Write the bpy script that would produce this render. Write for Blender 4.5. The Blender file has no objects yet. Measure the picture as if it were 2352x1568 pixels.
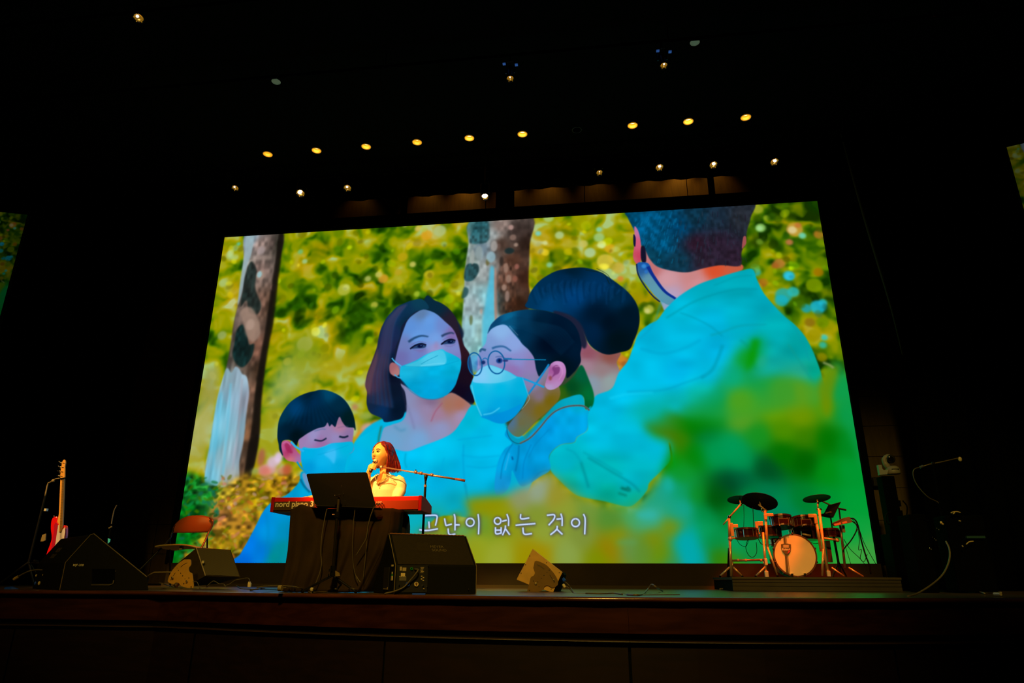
import bpy, bmesh, math, random
import numpy as np
from mathutils import Vector, Matrix, Quaternion
random.seed(3)
SC = bpy.context.scene
COL = SC.collection
# ---------------------------------------------------------------- camera (pose solved from the LED wall's four corners)
_F = 1557.425
_R = np.array([[0.99167568, -0.03880862, -0.1227731], [0.12870514, 0.32679455, 0.93629072], [0.00378542, -0.94429827, 0.32906908]])
CZ = 0.123
cam = bpy.data.cameras.new('camera'); cam_o = bpy.data.objects.new('camera', cam); COL.objects.link(cam_o)
cam.sensor_fit = 'HORIZONTAL'; cam.sensor_width = 36.0; cam.lens = _F/2352*36.0
cam.clip_start = .05; cam.clip_end = 200
_rx = Vector(_R[:, 0]); _dn = Vector(_R[:, 1]); _fw = Vector(_R[:, 2])
_m = Matrix((( _rx.x, -_dn.x, -_fw.x), (_rx.y, -_dn.y, -_fw.y), (_rx.z, -_dn.z, -_fw.z)))
cam_o.matrix_world = Matrix.Translation((0, 0, CZ)) @ _m.to_quaternion().to_matrix().to_4x4()
SC.camera = cam_o
SC.view_settings.view_transform = 'Standard'; SC.view_settings.look = 'None'
SC.view_settings.exposure = 0.0; SC.view_settings.gamma = 1.0; SC.view_settings.use_curve_mapping = False
w = bpy.data.worlds.new('world'); SC.world = w; w.use_nodes = True
w.node_tree.nodes['Background'].inputs[0].default_value = (.30, .55, .22, 1); w.node_tree.nodes['Background'].inputs[1].default_value = .0008
SC.cycles.max_bounces = 5; SC.cycles.use_denoising = True; SC.cycles.sample_clamp_indirect = 3
# ---------------------------------------------------------------- stage lighting
def lamp(kind, name, loc, to, energy, color, size=.3, angle=None, blend=.4):
    l = bpy.data.lights.new(name, kind); l.energy = energy; l.color = color
    if kind == 'AREA': l.shape = 'DISK'; l.size = size
    if kind == 'SPOT': l.shadow_soft_size = size; l.spot_size = math.radians(angle); l.spot_blend = blend
    o = bpy.data.objects.new(name, l); COL.objects.link(o); o.location = loc
    o.rotation_euler = (Vector(to)-Vector(loc)).to_track_quat('-Z', 'Y').to_euler()
    return o
lamp('SPOT', 'key_light_singer', (-4.6, 1.4, 6.1), (-2.2, 6.8, 1.1), 5200, (1, .58, .12), .10, 13, .5)     # hung over the hall, aimed at the singer
lamp('SPOT', 'side_light_singer', (-1.9, 1.0, 6.1), (-2.1, 6.75, 1.0), 1500, (1, .12, .01), .10, 15, .5)
lamp('SPOT', 'key_light_drums', (4.0, 6.6, 6.2), (2.35, 8.35, 1.22), 1100, (1, .16, .01), .08, 15, .6)
lamp('SPOT', 'side_light_drums', (.6, 6.2, 6.2), (2.2, 8.35, 1.22), 900, (1, .16, .01), .08, 14, .6)
lamp('SPOT', 'rack_light_drums', (2.1, 5.0, 6.1), (1.85, 8.25, 1.12), 3000, (1, .085, .003), .05, 9.5, .4)
lamp('SPOT', 'rack_light_drums', (2.6, 5.0, 6.1), (2.75, 8.25, 1.12), 3000, (1, .085, .003), .05, 9.5, .4)
lamp('SPOT', 'front_light_drums', (-1.4, -3.8, 6.0), (2.15, 8.2, .22), 330, (1, .90, .42), .15, 4.6, .9)
lamp('SPOT', 'key_light_bass', (-6.3, 1.6, 5.6), (-6.12, 7.1, 1.05), 2600, (1, .55, .16), .06, 11, .5)
lamp('SPOT', 'key_light_chair', (-1.5, 3.0, 6.2), (-4.55, 7.7, .62), 1500, (1, .20, .02), .06, 6.5, .6)
lamp('SPOT', 'wash_centre', (-.4, -1.5, 6.2), (-1.2, 6.6, .1), 1900, (1, .62, .10), .35, 46, .9)
lamp('SPOT', 'wash_right', (1.2, -2.0, 6.1), (3.5, 9.2, .35), 1100, (1, .68, .12), .35, 25, .9)
lamp('SPOT', 'wash_left', (-3.2, -1.8, 6.1), (-5.2, 6.9, .6), 700, (1, .62, .10), .35, 24, .9)
for _x, _e in ((-4.3, 1.5), (-3.0, 4), (-2.3, 7), (-1.45, 3.5), (-.75, 5), (.1, 2.5), (1.1, 4), (1.6, 12), (2.2, 5)):     # added unseen lamps giving the timber wall above the screen its amber glow
    lamp('SPOT', 'wall_glow_fill', (_x, 10.35, 7.15), (_x, 10.68, 6.55), _e, (1, .42, .04), .04, 80, 1)
# ---------------------------------------------------------------- materials
MATS = {}
def mat(name, col, rough=.5, metal=0., var=.0, scale=8., bump=0., emit=None, es=1., coat=0., spec=.5):
    if name in MATS: return MATS[name]
    m = bpy.data.materials.new(name); m.use_nodes = True; nt = m.node_tree; b = nt.nodes['Principled BSDF']
    b.inputs['Base Color'].default_value = (*col, 1); b.inputs['Roughness'].default_value = rough; b.inputs['Metallic'].default_value = metal
    b.inputs['Coat Weight'].default_value = coat; b.inputs['Specular IOR Level'].default_value = spec
    if emit: b.inputs['Emission Color'].default_value = (*emit, 1); b.inputs['Emission Strength'].default_value = es
    if var or bump:
        tc = nt.nodes.new('ShaderNodeTexCoord'); n = nt.nodes.new('ShaderNodeTexNoise'); n.inputs['Scale'].default_value = scale; n.inputs['Detail'].default_value = 5
        nt.links.new(tc.outputs['Object'], n.inputs['Vector'])
        if var:
            r = nt.nodes.new('ShaderNodeValToRGB'); r.color_ramp.elements[0].position = .3; r.color_ramp.elements[1].position = .7
            r.color_ramp.elements[0].color = (*[c*(1-var) for c in col], 1); r.color_ramp.elements[1].color = (*[min(1, c*(1+var)) for c in col], 1)
            nt.links.new(n.outputs['Fac'], r.inputs[0]); nt.links.new(r.outputs[0], b.inputs['Base Color'])
        if bump:
            bp = nt.nodes.new('ShaderNodeBump'); bp.inputs['Strength'].default_value = bump; bp.inputs['Distance'].default_value = .01
            nt.links.new(n.outputs['Fac'], bp.inputs['Height']); nt.links.new(bp.outputs[0], b.inputs['Normal'])
    MATS[name] = m; return m
def wood(name, c1, c2, rough, sc=(1, 12, 12)):
    m = mat(name, c1, rough, coat=.15); nt = m.node_tree; b = nt.nodes['Principled BSDF']
    tc = nt.nodes.new('ShaderNodeTexCoord'); mp = nt.nodes.new('ShaderNodeMapping'); mp.inputs['Scale'].default_value = sc
    n = nt.nodes.new('ShaderNodeTexNoise'); n.inputs['Scale'].default_value = 2.2; n.inputs['Detail'].default_value = 7; n.inputs['Distortion'].default_value = .6
    r = nt.nodes.new('ShaderNodeValToRGB'); r.color_ramp.elements[0].position = .35; r.color_ramp.elements[1].position = .68
    r.color_ramp.elements[0].color = (*c1, 1); r.color_ramp.elements[1].color = (*c2, 1)
    nt.links.new(tc.outputs['Object'], mp.inputs[0]); nt.links.new(mp.outputs[0], n.inputs['Vector']); nt.links.new(n.outputs['Fac'], r.inputs[0]); nt.links.new(r.outputs[0], b.inputs['Base Color'])
    return m
BLACK = mat('matte_black', (.0014, .0017, .0013), .85, var=.2, spec=.04)
BLK2 = mat('black_metal', (.005, .005, .0045), .38, .1, spec=.25)
CAB = mat('cabinet_black', (.006, .0065, .0035), .7, var=.15, scale=60, spec=.1)
EDGE = mat('tan_edge', (.26, .20, .10), .5)  # tan tone for lips, slot edges and small fittings
CLOTH = mat('black_cloth', (.036, .022, .010), .9, var=.25, scale=5, bump=.3, spec=.1)
DRAPE = mat('velour_drape', (.0012, .0016, .0013), .95, var=.2, scale=3, spec=.02)
CHROME = mat('chrome', (.85, .82, .78), .16, 1.)
STEEL = mat('brushed_tube_gel_tint', (.74, .50, .28), .36, .6)  # warm tint in the colour stands in for the orange gel light
RUBBER = mat('black_rubber', (.0015, .0015, .0015), .6, spec=.1)
CABLE = mat('cable_jacket', (.12, .10, .06), .42)
TAN = mat('tan_plate', (.70, .42, .09), .55, var=.1, scale=10)
TAN2 = mat('dark_tan_plate', (.20, .14, .055), .5, var=.12, scale=14)
REDP = mat('red_lacquer', (.78, .015, .012), .35, coat=.1, spec=.3)
WHITEP = mat('white_print', (.85, .80, .62), .5)
BLUE = mat('blue_plastic', (.01, .08, 1.0), .4)
# ---------------------------------------------------------------- mesh helpers
def ray(px, py):
    r = _R @ np.array([px-1176, py-784, _F]); return r
def P(px, py, Y):                                          # the point at depth Y seen at a photo position
    r = ray(px, py); r = r/r[1]*Y; return Vector((r[0], Y, r[2]+CZ))
def FL(px, py, z=0.):                                      # the point at height z seen at a photo position
    r = ray(px, py); t = (z-CZ)/r[2]; return Vector((r[0]*t, r[1]*t, z))
def woff(o):
    v = Vector((0, 0, 0))
    while o is not None: v = v+o.location; o = o.parent
    return v
class MB:
    def __init__(s): s.v = []; s.f = []
    def add(s, vs, fs):
        n = len(s.v); s.v += [Vector(v) for v in vs]; s.f += [tuple(i+n for i in f) for f in fs]; return s
    def box(s, c, d, rz=0., rot=None):
        c = Vector(c); q = rot if rot is not None else Matrix.Rotation(rz, 3, 'Z')
        vs = [c+q @ Vector((x*d[0]/2, y*d[1]/2, z*d[2]/2)) for z in (-1, 1) for y in (-1, 1) for x in (-1, 1)]
        return s.add(vs, [(0, 2, 3, 1), (4, 5, 7, 6), (0, 1, 5, 4), (2, 6, 7, 3), (0, 4, 6, 2), (1, 3, 7, 5)])
    def tube(s, path, r, n=8, cap=True, r2=None, flat=1.):
        path = [Vector(p) for p in path]; rings = []; k = len(path)
        up = Vector((0, 0, 1)); prev = None
        for i, p in enumerate(path):
            t = (path[min(i+1, k-1)]-path[max(i-1, 0)]).normalized()
            if prev is None:
                a = t.cross(up);
                if a.length < .1: a = t.cross(Vector((0, 1, 0)))
            else: a = prev-t*prev.dot(t)
            a.normalize(); prev = a; b = t.cross(a)
            rr = r[i] if isinstance(r, (list, tuple)) else (r if r2 is None else r+(r2-r)*i/max(1, k-1))
            rings.append([p+(a*math.cos(j*2*math.pi/n)+b*math.sin(j*2*math.pi/n)*flat)*rr for j in range(n)])
        vs = [v for q in rings for v in q]
        fs = [(i*n+j, i*n+(j+1) % n, (i+1)*n+(j+1) % n, (i+1)*n+j) for i in range(k-1) for j in range(n)]
        if cap: fs += [tuple(range(n))[::-1], tuple((k-1)*n+j for j in range(n))]
        return s.add(vs, fs)
    def lathe(s, o, axis, prof, n=24, cap=True):                     # prof: list of (distance along axis, radius)
        o = Vector(o); ax = Vector(axis).normalized(); a = ax.cross(Vector((0, 0, 1)))
        if a.length < .1: a = ax.cross(Vector((0, 1, 0)))
        a.normalize(); b = ax.cross(a); vs = []
        for h, r in prof: vs += [o+ax*h+(a*math.cos(j*2*math.pi/n)+b*math.sin(j*2*math.pi/n))*max(r, 1e-4) for j in range(n)]
        k = len(prof); fs = [(i*n+j, (i+1)*n+j, (i+1)*n+(j+1) % n, i*n+(j+1) % n) for i in range(k-1) for j in range(n)]
        if cap: fs += [tuple(range(n)), tuple((k-1)*n+j for j in range(n))[::-1]]
        return s.add(vs, fs)
    def prism(s, poly, ext):                               # planar polygon pushed along a vector
        n = len(poly); ext = Vector(ext); vs = [Vector(p) for p in poly]+[Vector(p)+ext for p in poly]
        return s.add(vs, [tuple(range(n)), tuple(range(2*n-1, n-1, -1))]+[(i, (i+1) % n+0, (i+1) % n+n, i+n)[::-1] for i in range(n)])
    def ell(s, c, r, n=16, m=10, rot=None):
        c = Vector(c); q = rot if rot is not None else Matrix.Identity(3)
        vs = []
        for i in range(m+1):
            th = math.pi*i/m
            vs += [c+q @ Vector((r[0]*max(math.sin(th), .001)*math.cos(2*math.pi*j/n), r[1]*max(math.sin(th), .001)*math.sin(2*math.pi*j/n), r[2]*math.cos(th))) for j in range(n)]
        return s.add(vs, [(i*n+j, (i+1)*n+j, (i+1)*n+(j+1) % n, i*n+(j+1) % n) for i in range(m) for j in range(n)])
    def grid(s, rows):
        n = len(rows[0]); vs = [v for r in rows for v in r]
        return s.add(vs, [(i*n+j, i*n+j+1, (i+1)*n+j+1, (i+1)*n+j) for i in range(len(rows)-1) for j in range(n-1)])
    def build(s, name, m, parent=None, smooth=False, bevel=0., label=None, kind=None, thick=0., remesh=0., sub=0):
        off = woff(parent) if parent is not None else sum(s.v, Vector())/max(1, len(s.v))
        if parent is None: off = Vector((off.x, off.y, min(v.z for v in s.v)))
        me = bpy.data.meshes.new(name); me.from_pydata([v-off for v in s.v], [], s.f); me.materials.append(m)
        bm = bmesh.new(); bm.from_mesh(me)
        if not smooth or remesh: bmesh.ops.recalc_face_normals(bm, faces=bm.faces)
        bm.to_mesh(me); bm.free()
        o = bpy.data.objects.new(name, me); COL.objects.link(o)
        if parent is not None: o.parent = parent
        else: o.location = off
        if smooth: me.shade_smooth()
        if thick: q = o.modifiers.new('t', 'SOLIDIFY'); q.thickness = thick; q.offset = 0
        if remesh:
            q = o.modifiers.new('r', 'REMESH'); q.mode = 'VOXEL'; q.voxel_size = remesh; q.use_smooth_shade = True
            q = o.modifiers.new('s', 'SMOOTH'); q.factor = .5; q.iterations = 3
        if sub: q = o.modifiers.new('u', 'SUBSURF'); q.levels = sub; q.render_levels = sub
        if bevel: q = o.modifiers.new('b', 'BEVEL'); q.width = bevel; q.segments = 2; q.limit_method = 'ANGLE'
        if label: o['label'] = label
        if kind: o['kind'] = kind
        return o
def thing(name, label, cat, loc, group=None):
    o = bpy.data.objects.new(name, None); COL.objects.link(o); o.location = loc; o['label'] = label; o['category'] = cat
    if group: o['group'] = group
    return o
def tag(o, label, cat, group=None):
    o['label'] = label; o['category'] = cat
    if group: o['group'] = group
    return o
def struct(o): o['kind'] = 'structure'; return o
def smoothp(pts, n=6):
    pts = [Vector(p) for p in pts]; q = [pts[0]*2-pts[1]]+pts+[pts[-1]*2-pts[-2]]; out = []
    for i in range(1, len(q)-2):
        a, b, c, d = q[i-1:i+3]
        for k in range(n):
            t = k/n; out.append(.5*((2*b)+(c-a)*t+(2*a-5*b+4*c-d)*t*t+(3*b-a-3*c+d)*t**3))
    return out+[pts[-1]]
def text(s, o, xd, yd, w, parent, m, name='lettering', depth=.001, h=None, bold=0.):
    cu = bpy.data.curves.new('t', 'FONT'); cu.body = s; cu.size = 1; cu.offset = bold; cu.resolution_u = 3
    ob = bpy.data.objects.new('t', cu); COL.objects.link(ob)
    me = bpy.data.meshes.new_from_object(ob.evaluated_get(bpy.context.evaluated_depsgraph_get()))
    bpy.data.objects.remove(ob); bpy.data.curves.remove(cu)
    co = np.array([v.co[:] for v in me.vertices]); mn, mx = co.min(0), co.max(0); k = w/(mx[0]-mn[0]); ky = k if h is None else h/(mx[1]-mn[1])
    xd = Vector(xd).normalized(); yd = Vector(yd).normalized(); nn = xd.cross(yd).normalized(); off = woff(parent)
    for v in me.vertices: v.co = Vector(o)-off+xd*((v.co.x-mn[0])*k)+yd*((v.co.y-mn[1])*ky)+nn*depth
    me.materials.clear(); me.materials.append(m)
    t = bpy.data.objects.new(name, me); COL.objects.link(t); t.parent = parent
    if len(s) > 1: t['kind'] = 'stuff'
    return t
def cable(pts, r, name='cable', parent=None, m=None, n=5):
    return MB().tube(smoothp(pts, 5), r, n).build(name, m or CABLE, parent, smooth=True)
def merged(objs_mb, *a, **k): pass
# ---------------------------------------------------------------- the picture shown on the LED wall
SX0, SX1, SZ0, SZ1, SY = -6.135, 3.400, 0.298, 5.519, 9.5      # the LED wall: x range, z range, depth
TW, TH = 1600, 876
_F = 1557.425
_R = np.array([[0.99167568, -0.03880862, -0.1227731], [0.12870514, 0.32679455, 0.93629072], [0.00378542, -0.94429827, 0.32906908]])
CZ = 0.123
def T(p):
    p = np.atleast_2d(np.array(p, float))
    r = np.stack([p[:, 0]-1176, p[:, 1]-784, np.full(len(p), _F)], 1) @ _R.T
    r = r / r[:, 1:2] * SY
    return np.stack([(r[:, 0]-SX0)/(SX1-SX0)*TW, (SZ1-(r[:, 2]+CZ))/(SZ1-SZ0)*TH], 1)
def pp(s): return [tuple(float(v) for v in q.split(',')) for q in s.split()]
def hx(c): return np.array([int(c[i:i+2], 16)/255 for i in (0, 2, 4)])
CAN = np.zeros((TH, TW, 3))
rng = np.random.default_rng(7)
def spl(pts, closed=True, n=6):
    p = np.array(pts, float)
    if closed: q = np.vstack([p[-1:], p, p[:2]])
    else: q = np.vstack([2*p[0]-p[1], p, 2*p[-1]-p[-2]])
    out = []
    t = np.linspace(0, 1, n, endpoint=False)[:, None]
    for i in range(1, len(q)-2):
        a, b, c, d = q[i-1], q[i], q[i+1], q[i+2]
        out.append(.5*((2*b)+(c-a)*t+(2*a-5*b+4*c-d)*t**2+(3*b-a-3*c+d)*t**3))
    r = np.vstack(out)
    return r if closed else np.vstack([r, p[-1:]])
def blur(a, s):
    if s < .3: return a
    if s > 6:                                             # large radii: work on a reduced copy
        k = int(s/3); h, w = a.shape
        b = np.pad(a, ((0, -h % k), (0, -w % k)), mode='edge')
        b = b.reshape(b.shape[0]//k, k, b.shape[1]//k, k).mean((1, 3))
        return up(blur(b, s/k), h, w, k)
    r = int(3*s)+1; x = np.arange(-r, r+1); g = np.exp(-x*x/(2*s*s)); g /= g.sum()
    b = np.pad(a, ((r, r), (0, 0)), mode='edge'); a = sum(g[i]*b[i:i+a.shape[0]] for i in range(2*r+1))
    b = np.pad(a, ((0, 0), (r, r)), mode='edge'); return sum(g[i]*b[:, i:i+a.shape[1]] for i in range(2*r+1))
def up(b, h, w, k):
    y = np.clip((np.arange(h)+.5)/k-.5, 0, b.shape[0]-1.001); x = np.clip((np.arange(w)+.5)/k-.5, 0, b.shape[1]-1.001)
    y0 = np.maximum(y.astype(int), 0); x0 = np.maximum(x.astype(int), 0)
    y1 = np.minimum(y0+1, b.shape[0]-1); x1 = np.minimum(x0+1, b.shape[1]-1)
    fy = (y-y0)[:, None]; fx = (x-x0)[None, :]
    if b.ndim == 3: fy = fy[..., None]; fx = fx[..., None]
    r0 = b[y0]; r1 = b[y1]
    return (r0[:, x0]*(1-fx)+r0[:, x1]*fx)*(1-fy)+(r1[:, x0]*(1-fx)+r1[:, x1]*fx)*fy
def raster(q, soft):
    m = 3*soft+3
    x0 = int(max(0, q[:, 0].min()-m)); x1 = int(min(TW, q[:, 0].max()+m+1))
    y0 = int(max(0, q[:, 1].min()-m)); y1 = int(min(TH, q[:, 1].max()+m+1))
    if x1 <= x0 or y1 <= y0: return None
    S = 3 if soft < 3 else 1
    a = np.zeros((y1-y0, x1-x0)); W = x1-x0
    ax, ay = q[:, 0]-x0, q[:, 1]-y0; bx, by = np.roll(ax, -1), np.roll(ay, -1)
    for r in range((y1-y0)*S):
        yy = (r+.5)/S
        k = (ay <= yy) != (by <= yy)
        if not k.any(): continue
        xs = np.sort(ax[k]+(yy-ay[k])/(by[k]-ay[k])*(bx[k]-ax[k]))
        row = a[r//S]
        for i in range(0, len(xs)-1, 2):
            u, v = max(0, xs[i]), min(W, xs[i+1])
            if v <= u: continue
            iu, iv = int(u), int(v)
            if iu == iv: row[iu] += (v-u)/S if iu < W else 0
            else:
                row[iu] += (iu+1-u)/S; row[iu+1:iv] += 1/S
                if iv < W: row[iv] += (v-iv)/S
    a = np.clip(a, 0, 1)
    return (slice(y0, y1), slice(x0, x1)), blur(a, soft)
def field(sl, cps, p=1.6, e=60):
    pos = T([(c[0], c[1]) for c in cps]); col = np.array([hx(c[2]) for c in cps])
    k = 8
    ys = np.arange(sl[0].start, sl[0].stop+k, k)+k/2; xs = np.arange(sl[1].start, sl[1].stop+k, k)+k/2
    gx, gy = np.meshgrid(xs, ys)
    d = (gx[..., None]-pos[:, 0])**2+(gy[..., None]-pos[:, 1])**2
    w = 1/(d+e)**p; w /= w.sum(-1, keepdims=True)
    return up(w @ col, sl[0].stop-sl[0].start, sl[1].stop-sl[1].start, k)
def comp(sl, a, col, alpha=1.):
    a = (a*alpha)[..., None]; CAN[sl] = CAN[sl]*(1-a)+col*a
def shape(s, cols, soft=.8, alpha=1., smooth=True, tex=None, p=1.6, e=60):
    pts = pp(s) if isinstance(s, str) else s
    q = T(spl(pts) if smooth else pts)
    r = raster(q, soft)
    if r is None: return
    sl, a = r
    c = hx(cols) if isinstance(cols, str) else field(sl, cols, p, e)
    if tex: c = np.clip(c*(1+tex[0]*(NZ(tex[1], tex[2])[sl][..., None]-.5)), 0, 1)
    comp(sl, a, c, alpha)
def stroke(s, w, col, soft=.6, alpha=1., w2=None):
    pts = pp(s) if isinstance(s, str) else s
    q = T(spl(pts, False, 5)) if len(pts) > 2 else T(pts)
    t = np.gradient(q, axis=0); t /= np.linalg.norm(t, axis=1, keepdims=True)+1e-9
    n = np.stack([-t[:, 1], t[:, 0]], 1); ww = np.linspace(w, w if w2 is None else w2, len(q))[:, None]/2
    r = raster(np.vstack([q+n*ww, (q-n*ww)[::-1]]), soft)
    if r: comp(r[0], r[1], hx(col) if isinstance(col, str) else col, alpha)
def blob(x, y, rx, ry, col, soft=3, alpha=1., rot=0):
    a = np.linspace(0, 2*np.pi, 22, endpoint=False); c, s_ = np.cos(rot), np.sin(rot)
    q = T([(x, y)])[0]+np.stack([rx*np.cos(a)*c-ry*np.sin(a)*s_, rx*np.cos(a)*s_+ry*np.sin(a)*c], 1)
    r = raster(q, soft)
    if r: comp(r[0], r[1], hx(col) if isinstance(col, str) else col, alpha)
_nz = {}
def NZ(sx, sy, seed=0):                                    # smooth value noise over the whole canvas, 0..1
    key = (sx, sy, seed)
    if key not in _nz:
        g = np.random.default_rng(int(sx*31+sy*17+seed))
        h, w = int(TH/sy)+3, int(TW/sx)+3
        b = g.random((h, w))
        y = np.arange(TH)/sy; x = np.arange(TW)/sx
        y0, x0 = y.astype(int), x.astype(int)
        fy = (y-y0)[:, None]; fx = (x-x0)[None]; fy = fy*fy*(3-2*fy); fx = fx*fx*(3-2*fx)
        r0, r1 = b[y0], b[y0+1]
        _nz[key] = (r0[:, x0]*(1-fx)+r0[:, x0+1]*fx)*(1-fy)+(r1[:, x0]*(1-fx)+r1[:, x0+1]*fx)*fy
    return _nz[key]
def paint_picture():
    # blurred foliage behind the family
    full = (slice(0, TH), slice(0, TW))
    n = .40*NZ(52, 44, 1)+.36*NZ(27, 23, 2)+.24*NZ(14, 12, 3)
    n = (n-.5)*1.9+.5
    Y_, X_ = np.mgrid[0:TH, 0:TW]                          # bend the noise so that no lattice shows
    wy = ((NZ(34, 34, 21)-.5)*34+(NZ(13, 13, 22)-.5)*12).astype(int); wx = ((NZ(30, 38, 23)-.5)*38+(NZ(12, 15, 24)-.5)*12).astype(int)
    n = blur(n[np.clip(Y_+wy, 0, TH-1), np.clip(X_+wx, 0, TW-1)], 3.0)
    bias = field(full, [(560, 560, '808080'), (700, 600, '808080'), (760, 650, '606060'), (700, 800, '909090'), (650, 880, 'a0a0a0'), (800, 560, '707070'), (900, 540, '606060'), (1000, 530, 'a0a0a0'),
        (850, 700, '5c5c5c'), (960, 620, '6a6a6a'), (1040, 600, '585858'), (1260, 520, 'b0b0b0'), (1400, 540, 'b8b8b8'), (1300, 600, '8a8a8a'), (1420, 610, 'b0b0b0'), (480, 700, '989898'), (470, 820, '8a8a8a'),
        (450, 950, 'a8a8a8'), (600, 950, 'a8a8a8'), (760, 860, 'a0a0a0'), (830, 900, 'a0a0a0'), (1760, 520, '505050'), (1860, 500, '404040'), (1850, 600, '484848'), (1780, 640, '606060'), (1880, 700, '606060'), (1900, 800, '707070'), (1480, 700, '909090')])[..., 0]
    v = np.clip(n*.9+(bias-.5)*1.15+.04, 0, 1)
    xs = [0, .18, .34, .5, .66, .82, 1]
    ramp = np.array([hx(c) for c in ('103400', '2c5a00', '587c00', '809000', '9c9c00', 'a8a824', 'a8c478')])
    col = np.stack([np.interp(v, xs, ramp[:, i]) for i in range(3)], -1)
    hue = NZ(60, 50, 9); w_ = np.clip((hue-.58)*3, 0, 1)[..., None]*.38                     # orange-leaning patches
    col = col*(1-w_)+w_*np.stack([np.interp(v, xs, [.12, .3, .5, .68, .8, .85, .9]), np.interp(v, xs, [.14, .3, .42, .5, .56, .62, .75]), np.interp(v, xs, [0, 0, 0, 0, .02, .2, .5])], -1)
    CAN[:] = col
    for (bx, by, r, c) in [(540, 570, 10, '8fae5a'), (548, 560, 6, '60c0a0'), (512, 650, 12, 'a8c070'), (510, 770, 13, '98a860'), (700, 600, 8, 'a0c890'), (690, 578, 8, '70b878'), (790, 665, 18, 'b2b83c'), (795, 660, 9, 'c8d070'),
        (845, 640, 9, 'b0b860'), (860, 700, 10, 'b8b83c'), (700, 790, 22, 'a8b05c'), (660, 830, 12, 'b0a820'), (880, 640, 14, 'd09828'), (870, 630, 10, 'c8c060'), (930, 515, 9, 'b8b860'), (960, 525, 9, 'd0b860'), (1010, 530, 18, 'b0c080'), (980, 540, 16, 'd8a020'),
        (948, 607, 9, 'd0c860'), (925, 590, 14, 'b8a010'), (985, 630, 14, 'b8a818'), (958, 675, 9, 'a8c030'), (1020, 560, 8, '90b060'), (915, 625, 10, 'b8a020'), (1236, 536, 8, '70d0d0'), (1285, 540, 12, 'b0cc90'), (1260, 500, 14, 'a8c878'), (1376, 527, 8, '80d0b8'),
        (1376, 545, 14, 'a0c880'), (1262, 608, 8, '88c8a0'), (1355, 580, 15, 'b0d0a0'), (1340, 560, 12, 'c8c060'), (1390, 600, 22, 'd8c040'), (1400, 570, 14, 'd8a818'), (1420, 615, 16, 'c8b048'), (1470, 640, 10, '90b030'), (1490, 710, 13, 'b8b83c'), (1487, 714, 7, 'd0d080'),
        (1425, 640, 8, 'd88030'), (1290, 630, 10, '3f6800'), (1320, 575, 10, '6a7a00'), (1747, 523, 13, '90c860'), (1745, 524, 8, 'a8e098'), (1760, 500, 8, '90a820'), (1740, 480, 14, 'a0a828'), (1825, 527, 20, 'c89838'), (1820, 528, 11, 'e0d098'), (1843, 541, 9, '70d8c0'),
        (1813, 556, 9, 'c87848'), (1880, 538, 12, 'b87820'), (1833, 517, 8, 'c07030'), (1745, 555, 9, '6a9020'), (1790, 605, 14, 'b87830'), (1780, 610, 9, 'a86020'), (1737, 625, 11, '30a8a0'), (1812, 633, 14, '20b8d8'), (1812, 634, 10, '30c8e8'), (1800, 678, 20, '20a8a8'),
        (1822, 670, 14, '28b8b8'), (1795, 690, 16, '18b0c0'), (1878, 705, 18, '18b8d8'), (1852, 708, 12, '18a0b0'), (1890, 695, 10, '20b8d0'), (1870, 655, 20, '7c9800'), (1750, 650, 12, 'a06018'), (1880, 625, 12, 'a07000'), (1893, 775, 8, '30c0b8'), (1890, 792, 9, '30b8a0'),
        (1870, 770, 16, '9a9000'), (1890, 740, 14, '6c8c00'), (1860, 740, 12, '8a6a10'), (1888, 820, 12, '8a8400'), (1455, 830, 12, 'a05828'), (1430, 830, 14, 'c06828'), (1430, 850, 12, 'd07818')]:
        blob(bx, by, r, r*.95, c, 2.6, .85)
    for i in range(620):
        x, y = rng.uniform(430, 1900), rng.uniform(470, 960)
        if 1500 < x < 1700: continue
        pos = T([(x, y)])[0]
        if not (0 <= pos[0] < TW and 0 <= pos[1] < TH): continue
        c0 = CAN[int(pos[1]), int(pos[0])]
        k_ = rng.uniform(.55, 1.5); a_ = rng.uniform(5, 14); blob(x, y, a_, a_*rng.uniform(.6, 1), np.clip(c0*k_+np.array([.10, .10, .04])*max(0, k_-1)*rng.uniform(0, 2.5), 0, 1), 2.2, .55, rng.uniform(0, 3))
    shape('700,760 640,850 610,930 590,1040 640,1060 640,960 700,890 780,860 840,830 830,800 760,820 720,800', [(700, 800, '8c9c28'), (640, 880, '98b068'), (620, 980, 'a0a020'), (780, 840, 'a89c10')], 14, .75)
    shape('470,860 500,850 490,960 470,1050 440,1060 430,1040 450,960', [(480, 870, '98984c'), (450, 1000, 'b0b070'), (460, 1050, 'a8a040')], 7, .8)
    # left tree trunk
    shape('566,536 560,600 552,660 546,700 536,745 528,800 518,850 500,920 486,1000 474,1110 560,1115 575,1095 592,1020 598,920 606,850 618,760 632,660 640,600 648,536',
        [(575, 545, '90a8b8'), (560, 620, '98988c'), (600, 560, 'a08880'), (590, 620, '806860'), (625, 560, '60504a'), (640, 560, '2a2c22'), (560, 720, '6c5c54'), (600, 700, '7a5a4c'), (622, 700, '3a2c20'), (545, 800, '504840'), (590, 800, '7a5444'),
         (604, 850, '38281c'), (580, 900, '8a6450'), (597, 900, '33251a'), (570, 1000, '80583c'), (585, 1020, '2c2018'), (560, 1080, '6a4c38'), (578, 1080, '2a2018'), (520, 900, '84b0bc'), (500, 1050, '8cb4c0')], 2, 1, tex=(.5, 9, 14))
    shape('560,640 576,600 590,622 586,660 600,700 590,722 572,715 566,690 552,705 556,670', '182624', 2.5, .88, tex=(.8, 8, 14))
    shape('543,760 556,745 566,760 572,790 584,790 578,820 560,842 545,838 534,815 538,790', '0c2626', 2.2, .92, tex=(.8, 8, 14))
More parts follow.
